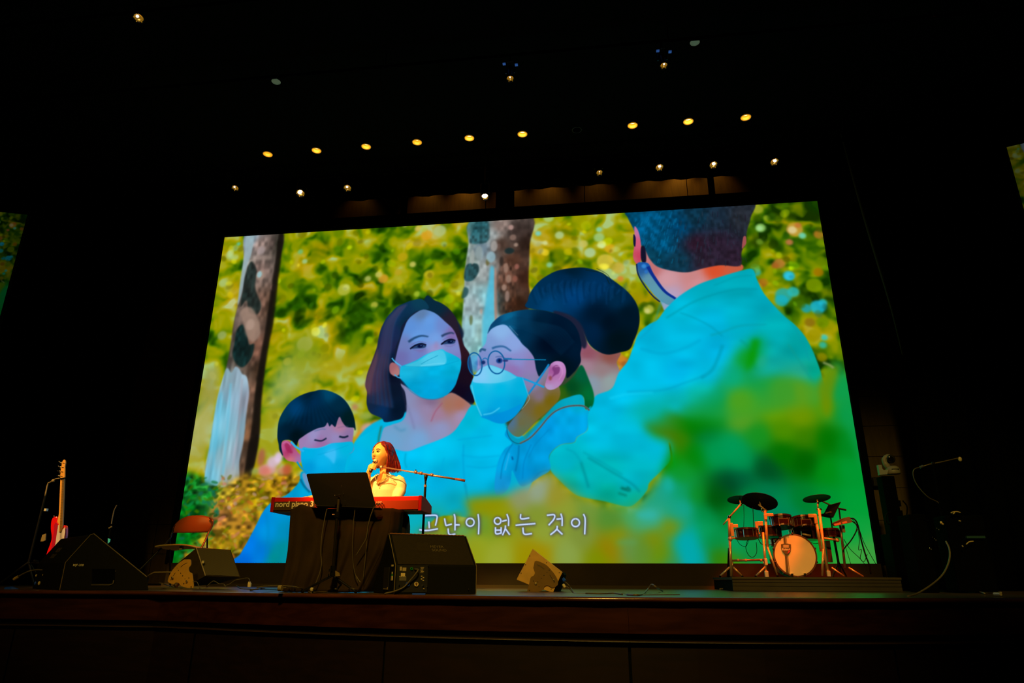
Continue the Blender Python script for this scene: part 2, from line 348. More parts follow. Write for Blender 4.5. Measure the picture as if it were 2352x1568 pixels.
    shape('552,715 575,705 592,730 598,765 582,785 566,770 560,745', 'a08474', 3, .8)
    blob(575, 745, 12, 16, 'b09484', 3, .8); blob(598, 632, 11, 15, 'a08878', 2.5, .8); blob(596, 630, 7, 10, '98c8d0', 2, .8); blob(628, 660, 8, 10, 'b08078', 2, .8); blob(600, 575, 11, 13, 'a89898', 3, .7)
    shape('640,540 652,536 646,590 637,660 628,740 616,800 606,870 600,930 596,1000 586,1060 572,1100 560,1098 566,1050 578,980 586,900 598,820 612,740 622,670 632,600', '14100c', 2.6, .92)
    shape('566,540 583,538 578,580 565,620 556,670 546,700 551,650 560,590', '98b0b8', 2, .85)
    shape('517,853 524,846 531,856 540,842 549,846 556,858 566,864 571,884 572,910 566,950 560,1010 550,1060 548,1108 520,1118 490,1116 470,1108 478,1050 488,980 500,910',
        [(520, 860, '8cb0bc'), (545, 860, '90a8b8'), (505, 940, '70b8d0'), (540, 920, '88a8bc'), (566, 920, '9098a8'), (490, 1020, '68b8d0'), (515, 1040, '8cb4c0'), (545, 1040, '90a4b4'), (480, 1100, '70b8d0'), (530, 1100, 'a0a8a8')], 1.8, 1, tex=(.28, 7, 60))
    stroke('530,880 524,960 512,1090', 5, '64bcd8', 2.5, .7); stroke('556,870 550,960 534,1080', 5, 'a09aa6', 2.5, .6); stroke('508,900 498,990 488,1080', 6, '5cb8d8', 3, .6)
    # right tree trunk
    shape('1084,506 1076,560 1068,620 1064,700 1060,760 1062,800 1075,840 1140,860 1212,720 1214,640 1217,560 1219,496',
        [(1095, 520, '38686c'), (1078, 560, '98a8a4'), (1075, 600, '889890'), (1105, 570, '7890a0'), (1130, 540, '98a0a0'), (1150, 520, '907c74'), (1150, 560, '503a30'), (1185, 530, '382c28'), (1210, 560, '2a1c16'), (1175, 600, '553628'), (1205, 640, '3c2218'),
         (1165, 650, '6c4a3c'), (1190, 700, '341e12'), (1115, 620, 'a0a8a8'), (1120, 680, '84bcc4'), (1085, 700, '98acb0'), (1075, 760, '8cb8c0'), (1110, 760, '98bcb8'), (1120, 800, '80c0c0')], 1.8, 1, tex=(.35, 9, 12))
    shape('1095,508 1120,506 1124,540 1118,556 1098,560 1078,556 1084,530', '205058', 2.5, .85, tex=(.8, 7, 9)); shape('1072,608 1096,606 1100,622 1090,640 1078,646 1066,640', '1c444a', 2, .9, tex=(.6, 7, 9))
    shape('1066,660 1076,664 1072,680 1060,684', '1c484c', 2, .8)
    shape('1127,612 1136,624 1137,700 1136,740 1128,790 1110,800 1108,740 1116,690 1122,650', '4cbcdc', 3, .85)
    shape('1136,620 1141,632 1142,720 1138,742 1135,700', 'b08474', 1.5, .8)
    shape('1142,634 1150,612 1168,600 1180,620 1186,660 1182,712 1150,722 1142,700', [(1160, 620, '5a3c30'), (1150, 690, '2a2018'), (1175, 700, '402418')], 4, .6, tex=(1.4, 6, 11))
    for (bx, by, r, rr, c) in [(1162, 615, 7, 14, '9c7c6c'), (1168, 640, 7, 12, 'a08070'), (1158, 660, 7, 9, 'a88878'), (1165, 680, 6, 16, 'a08478'), (1174, 522, 7, 8, 'c09a92'), (1178, 545, 9, 9, '8c7064'), (1185, 562, 6, 6, 'b09484'), (1150, 500, 8, 12, 'a89890'), (1145, 565, 6, 9, '685048'), (1187, 612, 6, 8, 'a06458'), (1183, 640, 7, 9, '905848'),
        (1170, 576, 13, 9, '10282c'), (1152, 600, 5, 14, '2c2420'), (1120, 602, 5, 10, '686030'), (1082, 735, 4, 14, '5a6838'), (1105, 715, 3, 8, 'b09888'), (1135, 565, 9, 16, 'a8a4a0'), (1128, 590, 12, 16, '90b4c0'), (1100, 580, 10, 20, '8c9c9c'), (1085, 590, 6, 22, '9ca4a0')]:
        blob(bx, by, r, rr, c, 2, .8)
    # shrubs at lower left
    shape('415,1100 440,1085 470,1105 500,1120 520,1135 505,1160 470,1190 470,1220 440,1250 460,1292 390,1296 400,1200', [(430, 1110, '107020'), (470, 1130, '20742c'), (430, 1180, '006014'), (410, 1240, '005010'), (450, 1250, '006c10')], 6, 1, tex=(1.3, 14, 12))
    shape('500,1130 560,1090 600,1100 640,1085 690,1095 700,1150 660,1200 600,1260 540,1296 420,1296 430,1270 470,1220 480,1180', [(520, 1130, '9c8420'), (560, 1110, 'a07818'), (640, 1100, 'a07810'), (600, 1150, '907808'), (500, 1190, 'a06830'), (560, 1200, 'a07020'), (500, 1240, '9c7c10'), (560, 1250, '907010'), (530, 1280, '746404'), (640, 1160, '886c08')], 7, 1, tex=(1.1, 13, 9))
    for i in range(420):
        x, y = rng.uniform(415, 690), rng.uniform(1095, 1290)
        if x < 500 and y < 1290-(x-400)*.6: c = ['00801c', '003c08', '109048', '407000', '106850', '005c10'][i % 6]
        else: c = ['b08c10', 'c06c48', '745c00', 'a8a040', 'b85c20', 'c09890', '7c8c00', 'c87c60', '5c6400', 'b08018', 'a0a030', '8c5c10'][i % 12]
        blob(x, y, rng.uniform(4, 11), rng.uniform(2, 5), c, 1.5, .6, rng.uniform(-1.1, 1.1))
    for (bx, by, rx, ry, c) in [(615, 1078, 24, 14, 'd89ca8'), (628, 1060, 18, 14, 'd8b8d8'), (640, 1052, 10, 12, 'e8d0f0'), (612, 1085, 12, 10, 'e88070'), (605, 1080, 14, 12, 'd07868'), (650, 1080, 16, 10, 'd08c60'), (600, 1050, 10, 22, 'a85c48'), (640, 1045, 9, 9, 'd8c0e0'), (615, 1095, 16, 6, 'b88850'), (660, 1078, 12, 14, 'b85030'), (585, 1082, 10, 8, '90a050'), (845, 985, 20, 16, 'd8a0a0'), (865, 972, 14, 8, 'd07030'), (830, 1000, 12, 14, 'e09040'), (815, 935, 8, 8, 'b87860'), (840, 955, 20, 10, '98a848'), (822, 1010, 8, 18, 'e08c18')]:
        blob(bx, by, rx, ry, c, 4, .85)
    # second boy seen from behind, then the man
    shape('1316,726 1332,745 1345,780 1372,806 1424,808 1417,832 1424,858 1408,890 1372,910 1345,915 1325,880 1320,820 1300,760', [(1325, 745, 'a05c80'), (1335, 790, '985878'), (1350, 810, '905060'), (1400, 818, '8c5048'), (1385, 850, '947c80'), (1400, 875, '90a0a0'), (1360, 880, '8898a8'), (1345, 840, 'a08090')], 1.2)
    shape('1210,706 1212,690 1218,672 1236,648 1258,632 1285,620 1330,614 1360,618 1385,628 1412,646 1440,668 1458,690 1467,712 1469,738 1464,762 1456,782 1446,802 1424,809 1395,814 1369,804 1352,788 1341,765 1326,742 1304,724 1270,718',
        [(1225, 690, '00345c'), (1250, 660, '002c50'), (1300, 640, '00284c'), (1260, 700, '003e70'), (1320, 680, '003c74'), (1370, 660, '00305c'), (1420, 690, '002848'), (1440, 720, '001424'), (1400, 740, '001020'), (1370, 720, '00162c'), (1420, 780, '001018'), (1360, 760, '002040'), (1310, 620, '001c30')], 1)
    for i in range(46):
        x = 1232+i*4.6; stroke([(x, 700-(i % 7)*5), (x-4+(i-20)*.3, 672-(i % 5)*6), (x+(i-20)*.35, 640+abs(i-20)*1.2)], rng.uniform(2, 4), '0a508c' if i % 3 else '001830', 2, .30)
    stroke('1345,620 1385,628 1400,652', 1.6, '0c1a10', .6, .8); stroke('1370,616 1395,630 1405,648', 1.2, '0c1a10', .6, .7)
    shape('1480,562 1495,590 1520,612 1580,620 1640,606 1700,606 1702,622 1650,640 1600,662 1560,684 1530,712 1520,700 1500,650 1484,610', [(1500, 620, 'c07070'), (1530, 640, 'd098a0'), (1540, 680, 'b8a0c0'), (1590, 635, 'c88484'), (1640, 620, 'd8502c'), (1690, 612, 'c85c40'), (1600, 650, 'd08c90'), (1520, 690, '88a4c0')], 1.4)
    shape('1439,485 1442,500 1452,520 1462,540 1470,560 1482,575 1492,594 1510,612 1545,622 1580,625 1616,616 1655,609 1700,610 1703,580 1712,556 1716,530 1724,500 1727,460 1600,462 1500,470',
        [(1450, 500, '00486c'), (1480, 520, '005c8c'), (1520, 500, '004c74'), (1520, 560, '005078'), (1560, 520, '003c60'), (1560, 600, '0c3448'), (1600, 500, '0c3044'), (1600, 560, '2c1828'), (1650, 500, '182838'), (1650, 560, '281c2c'), (1700, 500, '242830'), (1690, 590, '2a1c2c'), (1620, 600, '2c2030'), (1500, 590, '084058')], 1.3, tex=(.45, 8, 10))
    for i in range(200):
        x = rng.uniform(1455, 1715); y = rng.uniform(484, 600)
        if x < 1500 and y > 560: continue
        k = (x-1455)/260; L = rng.uniform(6, 16)
        stroke([(x, y), (x-L*.5+k*8, y+L)], rng.uniform(1.5, 3), ['086ca0', '003858', '0478a8'][i % 3] if k < .4 else ['203040', '1c1020', '283848'][i % 3], .8, .45)
    shape('1457,521 1464,526 1470,545 1473,570 1473,594 1468,606 1460,604 1454,590 1456,570 1458,550', [(1460, 530, 'c070a0'), (1464, 560, 'd05878'), (1466, 590, 'c83c58'), (1457, 595, 'c85c68')], .9)
    shape('1455,538 1460,546 1459,566 1455,560', '10143c', .8); shape('1473,566 1482,570 1484,600 1476,604 1472,590', '14122a', 1)
    shape('1707,545 1713,543 1714,558 1709,566 1704,570', 'a05050', .8)
    shape('1463,606 1480,602 1492,608 1500,630 1516,654 1536,674 1552,685 1540,700 1524,695 1505,680 1485,655 1470,635', [(1470, 620, '285c98'), (1490, 640, '6094a8'), (1505, 665, '5c98ac'), (1480, 610, '1454a8')], .9)
    stroke('1462,606 1466,630 1482,658 1500,680 1516,693', 3.5, '0a2050', .7); stroke('1488,612 1502,636 1526,668 1552,686', 9, '0c2c8c', .9, 1, 6); blob(1479, 611, 6, 6, '3484d0', 1.5); blob(1484, 624, 4, 5, '2c70c0', 1.2)
    shape('1600,655 1640,640 1700,622 1728,618 1738,640 1753,671 1775,698 1802,726 1825,745 1846,768 1862,795 1875,825 1888,865 1900,930 1880,1100 1600,1190 1540,1020 1540,1055 1520,1080 1492,1108 1486,1126 1464,1152 1440,1163 1389,1151 1345,1143 1319,1134 1288,1106 1264,1078 1262,1046 1286,1022 1318,1016 1326,1003 1349,987 1346,958 1357,932 1369,908 1405,892 1421,856 1441,830 1454,798 1467,765 1490,745 1510,734 1530,708 1560,680',
        [(1700, 650, '00a8b8'), (1620, 670, '00a8bc'), (1560, 710, '00b8d8'), (1740, 690, '00a4b8'), (1500, 780, '00b4dc'), (1560, 780, '00c0e8'), (1640, 740, '00b8e0'), (1700, 740, '00b4cc'), (1780, 760, '00b0b8'), (1830, 800, '009c9c'), (1640, 800, '00b0dc'), (1480, 850, '00bce4'), (1560, 850, '00b4e4'),
         (1600, 880, '00c4ec'), (1450, 900, '00c4f0'), (1400, 940, '00b8e0'), (1500, 920, '00c4f0'), (1430, 1000, '00b8d8'), (1380, 1000, '00c4e8'), (1500, 1000, '00b4d0'), (1300, 1060, '00b8cc'), (1340, 1090, '00b4b8'), (1400, 1080, '00b4b8'), (1450, 1100, '00b4c4'), (1460, 1150, '04a890'), (1400, 1140, '00a490'), (1310, 1110, '08a898'), (1870, 860, '00a48c'), (1720, 850, '14ac94'), (1840, 860, '20a890')], 1.3, tex=(.10, 40, 22))
    for s, w, c, a in [('1562,718 1590,728 1630,748 1660,772', 3, '008ca4', .6), ('1632,770 1660,762 1700,748 1760,745', 5, '0898a4', .5), ('1660,792 1650,820 1635,850 1610,868', 8, '008ca0', .45), ('1530,730 1600,690 1680,666 1740,664', 4, '0090a0', .6), ('1470,800 1520,812 1570,800 1610,780', 8, '009cc8', .35),
        ('1440,900 1520,896 1570,880 1620,862', 5, '0098c4', .45), ('1640,655 1690,636 1728,632', 3, '008c98', .5), ('1520,690 1500,745 1470,778', 4, '0c98bc', .5), ('1400,915 1440,905 1500,902', 6, '10d0f8', .6), ('1700,780 1720,800 1735,850', 8, '00909c', .35), ('1334,1060 1345,1095 1352,1120', 6, '00848c', .6), ('1350,1050 1400,1080 1450,1110 1470,1130', 5, '007c84', .5),
        ('1340,1038 1390,1066 1430,1090', 4, '0090a0', .5), ('1426,1120 1446,1126 1440,1118', 6, '045c4c', .8), ('1420,1132 1440,1138', 5, '04705c', .7), ('1300,1030 1320,1040 1334,1060', 4, '0094ac', .5), ('1780,700 1830,760 1860,830', 4, '0898a0', .5), ('1810,790 1850,850 1870,880', 5, '10988c', .5)]:
        stroke(s, w, c, 2.5, a)
    # mother: hair behind, neck, dress
    shape('920,720 955,703 1000,702 1045,728 1058,780 930,780', '14243c', 2)
    shape('930,730 1050,740 1070,900 1085,930 1000,960 900,980 880,930 900,780', '141c34', 2)
    shape('880,960 1100,930 1180,1000 1180,1140 900,1140 790,1110 800,1040', '00b4e0', 2)
    shape('975,686 1000,690 1026,704 1046,728 1056,760 1064,790 1078,812 1084,840 1088,880 1090,922 1076,922 1062,914 1040,900 1030,905 1000,880 960,800', [(1000, 700, '08283c'), (1040, 740, '241c2c'), (1062, 800, '2c1420'), (1075, 870, '180c1c'), (1060, 900, '10081c'), (1080, 910, '0c0c24')], 1)
    shape('918,880 930,900 934,940 925,965 900,975 880,985 872,1020 905,1032 936,1038 965,1028 1033,1000 1062,965 1082,936 1070,920 1040,902 1020,905 960,900', [(930, 920, '888cb4'), (950, 960, '8890c0'), (925, 985, '70a0c8'), (900, 1010, '6ca4d0'), (980, 940, '9484a8'), (1005, 950, 'a07c98'), (1030, 930, 'a4705c'), (1055, 930, 'a86c58'), (1010, 985, '8c94c0'), (960, 1010, '74a4d4'), (1060, 955, 'a08cb0'), (990, 920, '806888')], 1.2)
    stroke('990,968 1000,945 1016,925', 3, '9c4c68', 1.5, .6); stroke('935,930 945,960 952,985', 5, '7478a4', 2.5, .5); stroke('905,978 920,988 932,985', 6, '4088b0', 3, .5)
    shape('970,687 945,690 929,696 912,704 900,716 889,728 881,742 875,755 871,769 868,783 866,796 860,813 854,830 847,848 842,864 839,885 843,900 842,915 843,931 851,948 876,960 884,969 905,966 925,958 930,934 924,905 918,870 906,840 908,800 918,775 922,750 936,732 955,715 985,708',
        [(960, 692, '0c3c54'), (930, 705, '0c3050'), (910, 730, '103058'), (900, 760, '182850'), (890, 800, '20244c'), (878, 830, '38283c'), (862, 860, '402c44'), (850, 890, '482c40'), (860, 920, '102440'), (880, 940, '082c58'), (900, 900, '081428'), (910, 940, '041428'), (900, 860, '040c20'), (930, 740, '082840'), (905, 820, '081c38')], 1)
    for i in range(26):
        k = i/25; stroke([(915+k*20, 706-k*8), (884+k*24, 745-k*6), (872+k*26, 800), (852+k*40, 860), (848+k*55, 925+k*12)], rng.uniform(2, 5), ['28487c', '5c3858', '0a1830', '7c5468', '0c3c6c'][i % 5], 2.2, .30)
    shape('838,884 842,868 852,840 862,815 868,800 866,830 858,860 852,890 848,905', '6c4850', 2, .5)
    shape('970,711 950,722 936,736 926,760 918,785 911,812 907,834 915,845 925,868 960,900 1020,905 1052,860 1059,825 1056,800 1050,775 1040,755 1022,738 1004,722 988,714',
        [(970, 722, '5c7ca8'), (945, 750, '5c90d8'), (985, 750, '6098e0'), (1015, 745, '6c88cc'), (1040, 765, '8068a8'), (930, 790, '6c7cb8'), (960, 772, '649ce4'), (1000, 778, '70a0e4'), (1045, 800, '7c88c8'), (920, 820, '6c6cac'), (960, 815, '6c7cc0'), (1000, 800, '9494cc'), (1050, 820, '7c7cc0'), (985, 735, '649ce4')], 1)
    shape('895,838 903,832 915,842 918,858 908,864 896,856', [(900, 845, 'a06068'), (912, 855, 'b07878')], 1)
    # brows, eyes
    for s, c, w in [('938,785 952,776 968,771 984,773', '183c64', 7), ('1014,772 1024,767 1036,764 1043,766', '1c3458', 6.5)]: stroke(s, w, c, 1.4, .85, 3.5)
    for x, y, sx in [(962, 795, 17), (1031, 785, 15)]:
        shape([(x-sx-1, y+5), (x-sx*.4, y-3), (x+sx*.5, y-5), (x+sx, y-1), (x+sx*.7, y+4), (x-sx*.2, y+5)], '24406c', 1, .95)
        stroke([(x-sx-3, y+6), (x-sx*.5, y-2), (x+sx*.3, y-6), (x+sx, y-3)], 4, '080c24', .8, .95); blob(x+3, y-.5, 7.5, 4.5, '04103a', 1); blob(x+5, y-1.5, 1.6, 1.2, '6090c0', .5, .7)
        stroke([(x-sx, y-4), (x, y-11), (x+sx, y-8)], 1.4, '6c4878', 1, .5); stroke([(x-sx+4, y+8), (x+4, y+10), (x+sx, y+5)], 2.4, '705c90', 1.5, .5)
    blob(1002, 792, 6, 10, '9c80b0', 3, .5); blob(970, 806, 14, 4, '8460a0', 3, .4)
    def mask_face(out, cols, fold, hi):
        shape(out, cols, .9, tex=(.06, 14, 12)); shape(fold, hi, 1.2, .8)
    mask_face('922,841 940,834 958,826 975,816 992,808 1006,804 1016,802 1026,808 1040,814 1058,826 1058,845 1054,860 1046,884 1034,900 1020,910 996,916 968,912 942,894 928,878 918,866 919,848', [(940, 850, '18b4dc'), (1000, 850, '00b4e4'), (1040, 850, '00a8d0'), (990, 890, '00a8e0'), (1040, 890, '0098cc'), (950, 890, '00a0d0'), (1000, 815, '28c4e8'), (1050, 835, '08b4dc')], '930,840 960,828 990,810 1012,804 1022,812 1024,834 1000,840 960,842', [(950, 836, '44c0dc'), (990, 828, '5cccec'), (1015, 815, '50c8e8'), (1010, 836, '60d0f0')])
    stroke('920,840 960,842 1010,840 1054,828', 1.6, '0090c0', .9, .5); stroke('967,836 985,826 1006,816', 1.5, '1090b8', .7, .8); stroke('966,840 1000,835 1022,834', 2, '80e0f8', 1, .6)
    stroke('900,822 908,831 922,841', 3, '48b8ec', .8); stroke('906,860 914,866 922,868', 3, '38a8e0', .8); stroke('922,870 940,895 968,913 996,917 1020,911', 2, '0080b8', 1, .6)
    # dress
    shape('880,976 862,985 836,1000 822,1008 812,1024 806,1050 798,1075 790,1110 690,1180 660,1300 560,1300 900,1300 1000,1190 1110,1190 1200,1150 1230,1060 1200,1000 1160,975 1120,955 1084,932 1062,965 1033,998 965,1026 936,1036 905,1031 874,1020 876,1000',
        [(850, 1010, '00b8e0'), (830, 1050, '00b4e4'), (900, 1080, '00b8e8'), (940, 1060, '00c0f0'), (1000, 1040, '00c8f4'), (1080, 970, '00b8d8'), (1100, 1000, '00bce8'), (1060, 1080, '00b4e4'), (1000, 1100, '00b0e0'), (1150, 1020, '00c0f0'), (1120, 1080, '00b8e8'), (1150, 1130, '00a8cc'), (1060, 1160, '04a8c0'), (960, 1180, '08a8b8'), (1000, 1220, '30a070'), (820, 1100, '00a8d8'), (700, 1250, '0088a0')], 1.3, tex=(.10, 34, 26))
    for s, w, c, a in [('932,1040 930,1060 934,1075', 4, '0094b8', .6), ('1050,1010 1090,1005 1130,1000', 3, '0098d0', .4), ('1060,1045 1100,1050 1150,1046', 4, '00a0d4', .4), ('1070,1070 1110,1074 1160,1066', 4, '009cd0', .4), ('1065,1020 1064,1060 1068,1120', 3, '0090c8', .5), ('1068,1110 1075,1150 1088,1180', 6, '0890b0', .5), ('880,1060 870,1100 868,1130', 5, '00a0d0', .4), ('1020,1050 1010,1100', 5, '00a8dc', .4), ('876,978 871,1000 868,1024', 4, '38542c', .7)]:
        stroke(s, w, c, 2, a)
    # girl
    shape('1270,716 1306,722 1334,744 1348,782 1340,800 1310,760', '1c2038', 2)
    shape('1190,760 1300,760 1330,840 1345,900 1300,930 1240,960 1190,1000 1160,960 1200,900 1180,800', '34442c', 3)
    shape('1300,880 1320,860 1336,838 1352,870 1364,905 1362,930 1350,940 1342,936 1338,910 1300,916 1270,930 1265,900', [(1340, 860, '005c38'), (1356, 910, '006c34'), (1290, 900, '30600c'), (1310, 890, '004820'), (1270, 910, '4c6008'), (1345, 930, '005c28')], 1.3)
    shape('1120,764 1116,786 1108,798 1101,808 1095,850 1120,880 1200,900 1206,930 1180,960 1166,985 1193,1003 1230,968 1264,940 1284,915 1285,890 1262,840 1236,800 1196,750 1150,735 1128,745',
        [(1150, 760, '88b4e8'), (1180, 790, '88a4e0'), (1125, 790, '7c9cd4'), (1110, 810, '7c8cc8'), (1190, 830, '888ccc'), (1220, 840, '907cb4'), (1180, 850, '9070b0'), (1220, 880, '8480b0'), (1240, 910, '806c80'), (1215, 930, '70603c'), (1240, 940, '786414'), (1195, 970, '6c6840'), (1200, 995, '5c7050'), (1180, 970, '4c7090'), (1260, 920, '746008')], 1.1)
    shape('1120,766 1126,748 1137,735 1150,725 1168,718 1196,712 1220,710 1244,712 1264,716 1280,721 1298,729 1312,738 1322,750 1329,764 1333,780 1336,796 1333,812 1334,830 1326,845 1317,856 1302,868 1300,850 1292,834 1278,830 1264,838 1256,846 1244,858 1238,864 1232,850 1229,834 1226,820 1214,803 1200,790 1190,776 1180,764 1170,752 1158,745 1142,748 1128,756',
        [(1140, 738, '08406c'), (1170, 730, '086490'), (1165, 745, '0c6494'), (1200, 730, '04385c'), (1200, 760, '002c4c'), (1240, 740, '001c34'), (1280, 750, '00142c'), (1260, 790, '000c20'), (1300, 790, '000e24'), (1320, 800, '001830'), (1240, 840, '002038'), (1290, 840, '00101c'), (1320, 750, '001830')], 1)
    for i in range(26):
        k = i/25; stroke([(1150+k*30, 742-k*16), (1190+k*40, 742-k*14+10), (1240+k*50, 770-k*18), (1290+k*30, 815-k*30)], 1.6, ['0c5c8c', '00101c', '043458'][i % 3], 2.2, .32)
    stroke('1162,742 1178,762 1196,782', 2.4, '0c5078', 1, .7); stroke('1170,748 1190,770', 1.4, 'a8c0e0', .8, .5)
    shape('1263,840 1268,833 1277,829 1288,830 1296,836 1300,848 1299,862 1294,874 1286,885 1274,893 1262,895 1254,890 1252,882 1258,862', [(1280, 838, 'c894d0'), (1294, 850, 'c080c0'), (1284, 880, 'b888c0'), (1262, 890, 'b098c8'), (1270, 850, '9c4c90'), (1262, 870, 'b070a4'), (1290, 870, 'b06ca8')], .8)
    shape('1268,845 1278,838 1286,844 1284,856 1274,862 1266,868 1272,856', '783474', 1.2, .85); stroke('1274,842 1288,842 1292,856 1284,872', 2, 'd494c8', 1, .7); blob(1264, 868, 4, 6, '8c4044', 1.5, .8)
    stroke('1130,800 1142,796 1158,796 1174,806', 6, '245c94', 1.2, .85, 4); stroke('1102,808 1106,802 1116,804', 6, '20507c', 1, .85)
    shape('1082,880 1090,862 1100,850 1112,842 1126,838 1150,846 1170,854 1187,864 1200,868 1206,884 1212,902 1210,914 1200,934 1180,958 1160,970 1140,970 1120,962 1104,956 1096,935 1088,912 1080,890',
        [(1100, 890, '0cbce4'), (1150, 890, '00b8e4'), (1200, 890, '00b0dc'), (1100, 920, '08b4e4'), (1150, 930, '00a8e0'), (1190, 930, '009cd4'), (1140, 962, '008cd0'), (1110, 860, '70c8f0'), (1150, 862, '58c8ec')], .9)
    shape('1086,876 1098,854 1112,842 1128,840 1150,848 1180,862 1184,868 1150,878 1120,880', [(1100, 865, '84ccf8'), (1140, 855, '70d0f0'), (1170, 866, '50c4e8')], 1.1, .85)
    shape('1106,956 1130,954 1170,940 1198,928 1188,950 1160,971 1140,971 1120,963', '0090dc', 1.2, .8); stroke('1110,952 1130,948 1148,936', 3, '60d8f8', 1.2, .7); stroke('1083,884 1092,922 1106,955', 3, '70d4ec', 1, .6)
    stroke('1261,836 1240,868 1213,906', 4.5, '1488cc', .8); stroke('1198,868 1222,877 1250,889', 4.5, '149cdc', .8); stroke('1200,866 1206,885 1212,903', 2, '58b0e0', .8, .8); stroke('1212,903 1216,915 1208,928 1198,940', 1.6, '88b0b0', .6, .8)
    blob(1102, 833, 14, 7, '3c4c80', 2, .5)
    for x, y, rx, ry in [(1091, 836, 16, 26), (1140, 832, 19, 26)]:
        a = np.linspace(0, 2*np.pi, 26); stroke([(x+rx*np.cos(t)+2*np.sin(t), y+ry*np.sin(t)) for t in a], 3.2, '0c5c9c', .7)
    shape('1078,822 1088,814 1100,820 1094,850 1086,858 1078,845', '1c84dc', 2, .5); stroke('1098,818 1100,846', 4, 'b8a0d8', 1.5, .6)
    stroke('1108,826 1114,822 1121,826', 2.2, '1870b0', .7); stroke('1158,824 1190,825 1254,826', 2.6, '0c7cac', .7); stroke('1158,824 1175,824', 4.5, '1068a8', .8, .8)
    blob(1147, 828, 8, 7, '0c3884', 1.2, .95); blob(1147, 828, 3, 4, '041848', .8); blob(1161, 828, 7, 3, '243474', 1, .9); blob(1110, 832, 5, 5, '0c2864', 1, .9); stroke('1138,820 1148,818 1160,822', 2, '30508c', 1, .7)
    # girl's uniform with its corded collar
    shape('1166,985 1172,1006 1193,1018 1222,990 1252,955 1280,925 1300,914 1336,907 1345,940 1358,932 1350,955 1349,987 1326,1003 1318,1016 1286,1022 1262,1046 1264,1078 1240,1095 1214,1112 1196,1116 1184,1095 1176,1080 1172,1110 1160,1130 1140,1136 1136,1110 1144,1060 1160,1030 1176,1018 1160,1000',
        [(1190, 1030, '0098d8'), (1220, 1010, '0098dc'), (1260, 980, '009ce4'), (1300, 960, '00a4e0'), (1330, 930, '00a4c8'), (1330, 970, '00a8e8'), (1240, 1060, '009cdc'), (1200, 1090, '0090d4'), (1160, 1070, '00a0dc'), (1150, 1110, '1090d0'), (1290, 1000, '00a0e0'), (1230, 1100, '0088c8')], 1.2, tex=(.12, 16, 22))
    shape('1168,990 1193,1006 1240,965 1280,925 1310,912 1336,908 1340,930 1310,930 1280,940 1250,965 1215,1000 1190,1022 1172,1010', [(1200, 1000, '0090b0'), (1260, 945, '0098a8'), (1320, 920, '04a8c0')], 1.3, .8)
    stroke('1354,942 1342,933 1325,931 1300,934 1276,944 1258,960 1240,982 1218,1005 1194,1018', 4.2, '7c6858', .8); stroke('1354,942 1342,933 1325,931 1300,934 1276,944 1258,960 1240,982 1218,1005 1194,1018 1176,1012 1166,996 1164,980', 1.6, '104c6c', .7, .8)
    for s, w, c, a in [('1178,1018 1164,1040 1154,1070 1150,1100', 3, '0070a8', .6), ('1192,1022 1190,1050 1184,1082', 4, '0068a0', .6), ('1220,1020 1204,1060 1200,1100', 3, '0078b8', .5), ('1170,1040 1160,1080', 3, '50b8f0', .5), ('1176,1048 1178,1056', 4, '044c8c', .8), ('1262,985 1230,1020 1214,1050', 3, '0080c0', .5), ('1264,1078 1240,1085 1220,1106', 3, '0074b0', .5)]:
        stroke(s, w, c, 1.3, a)
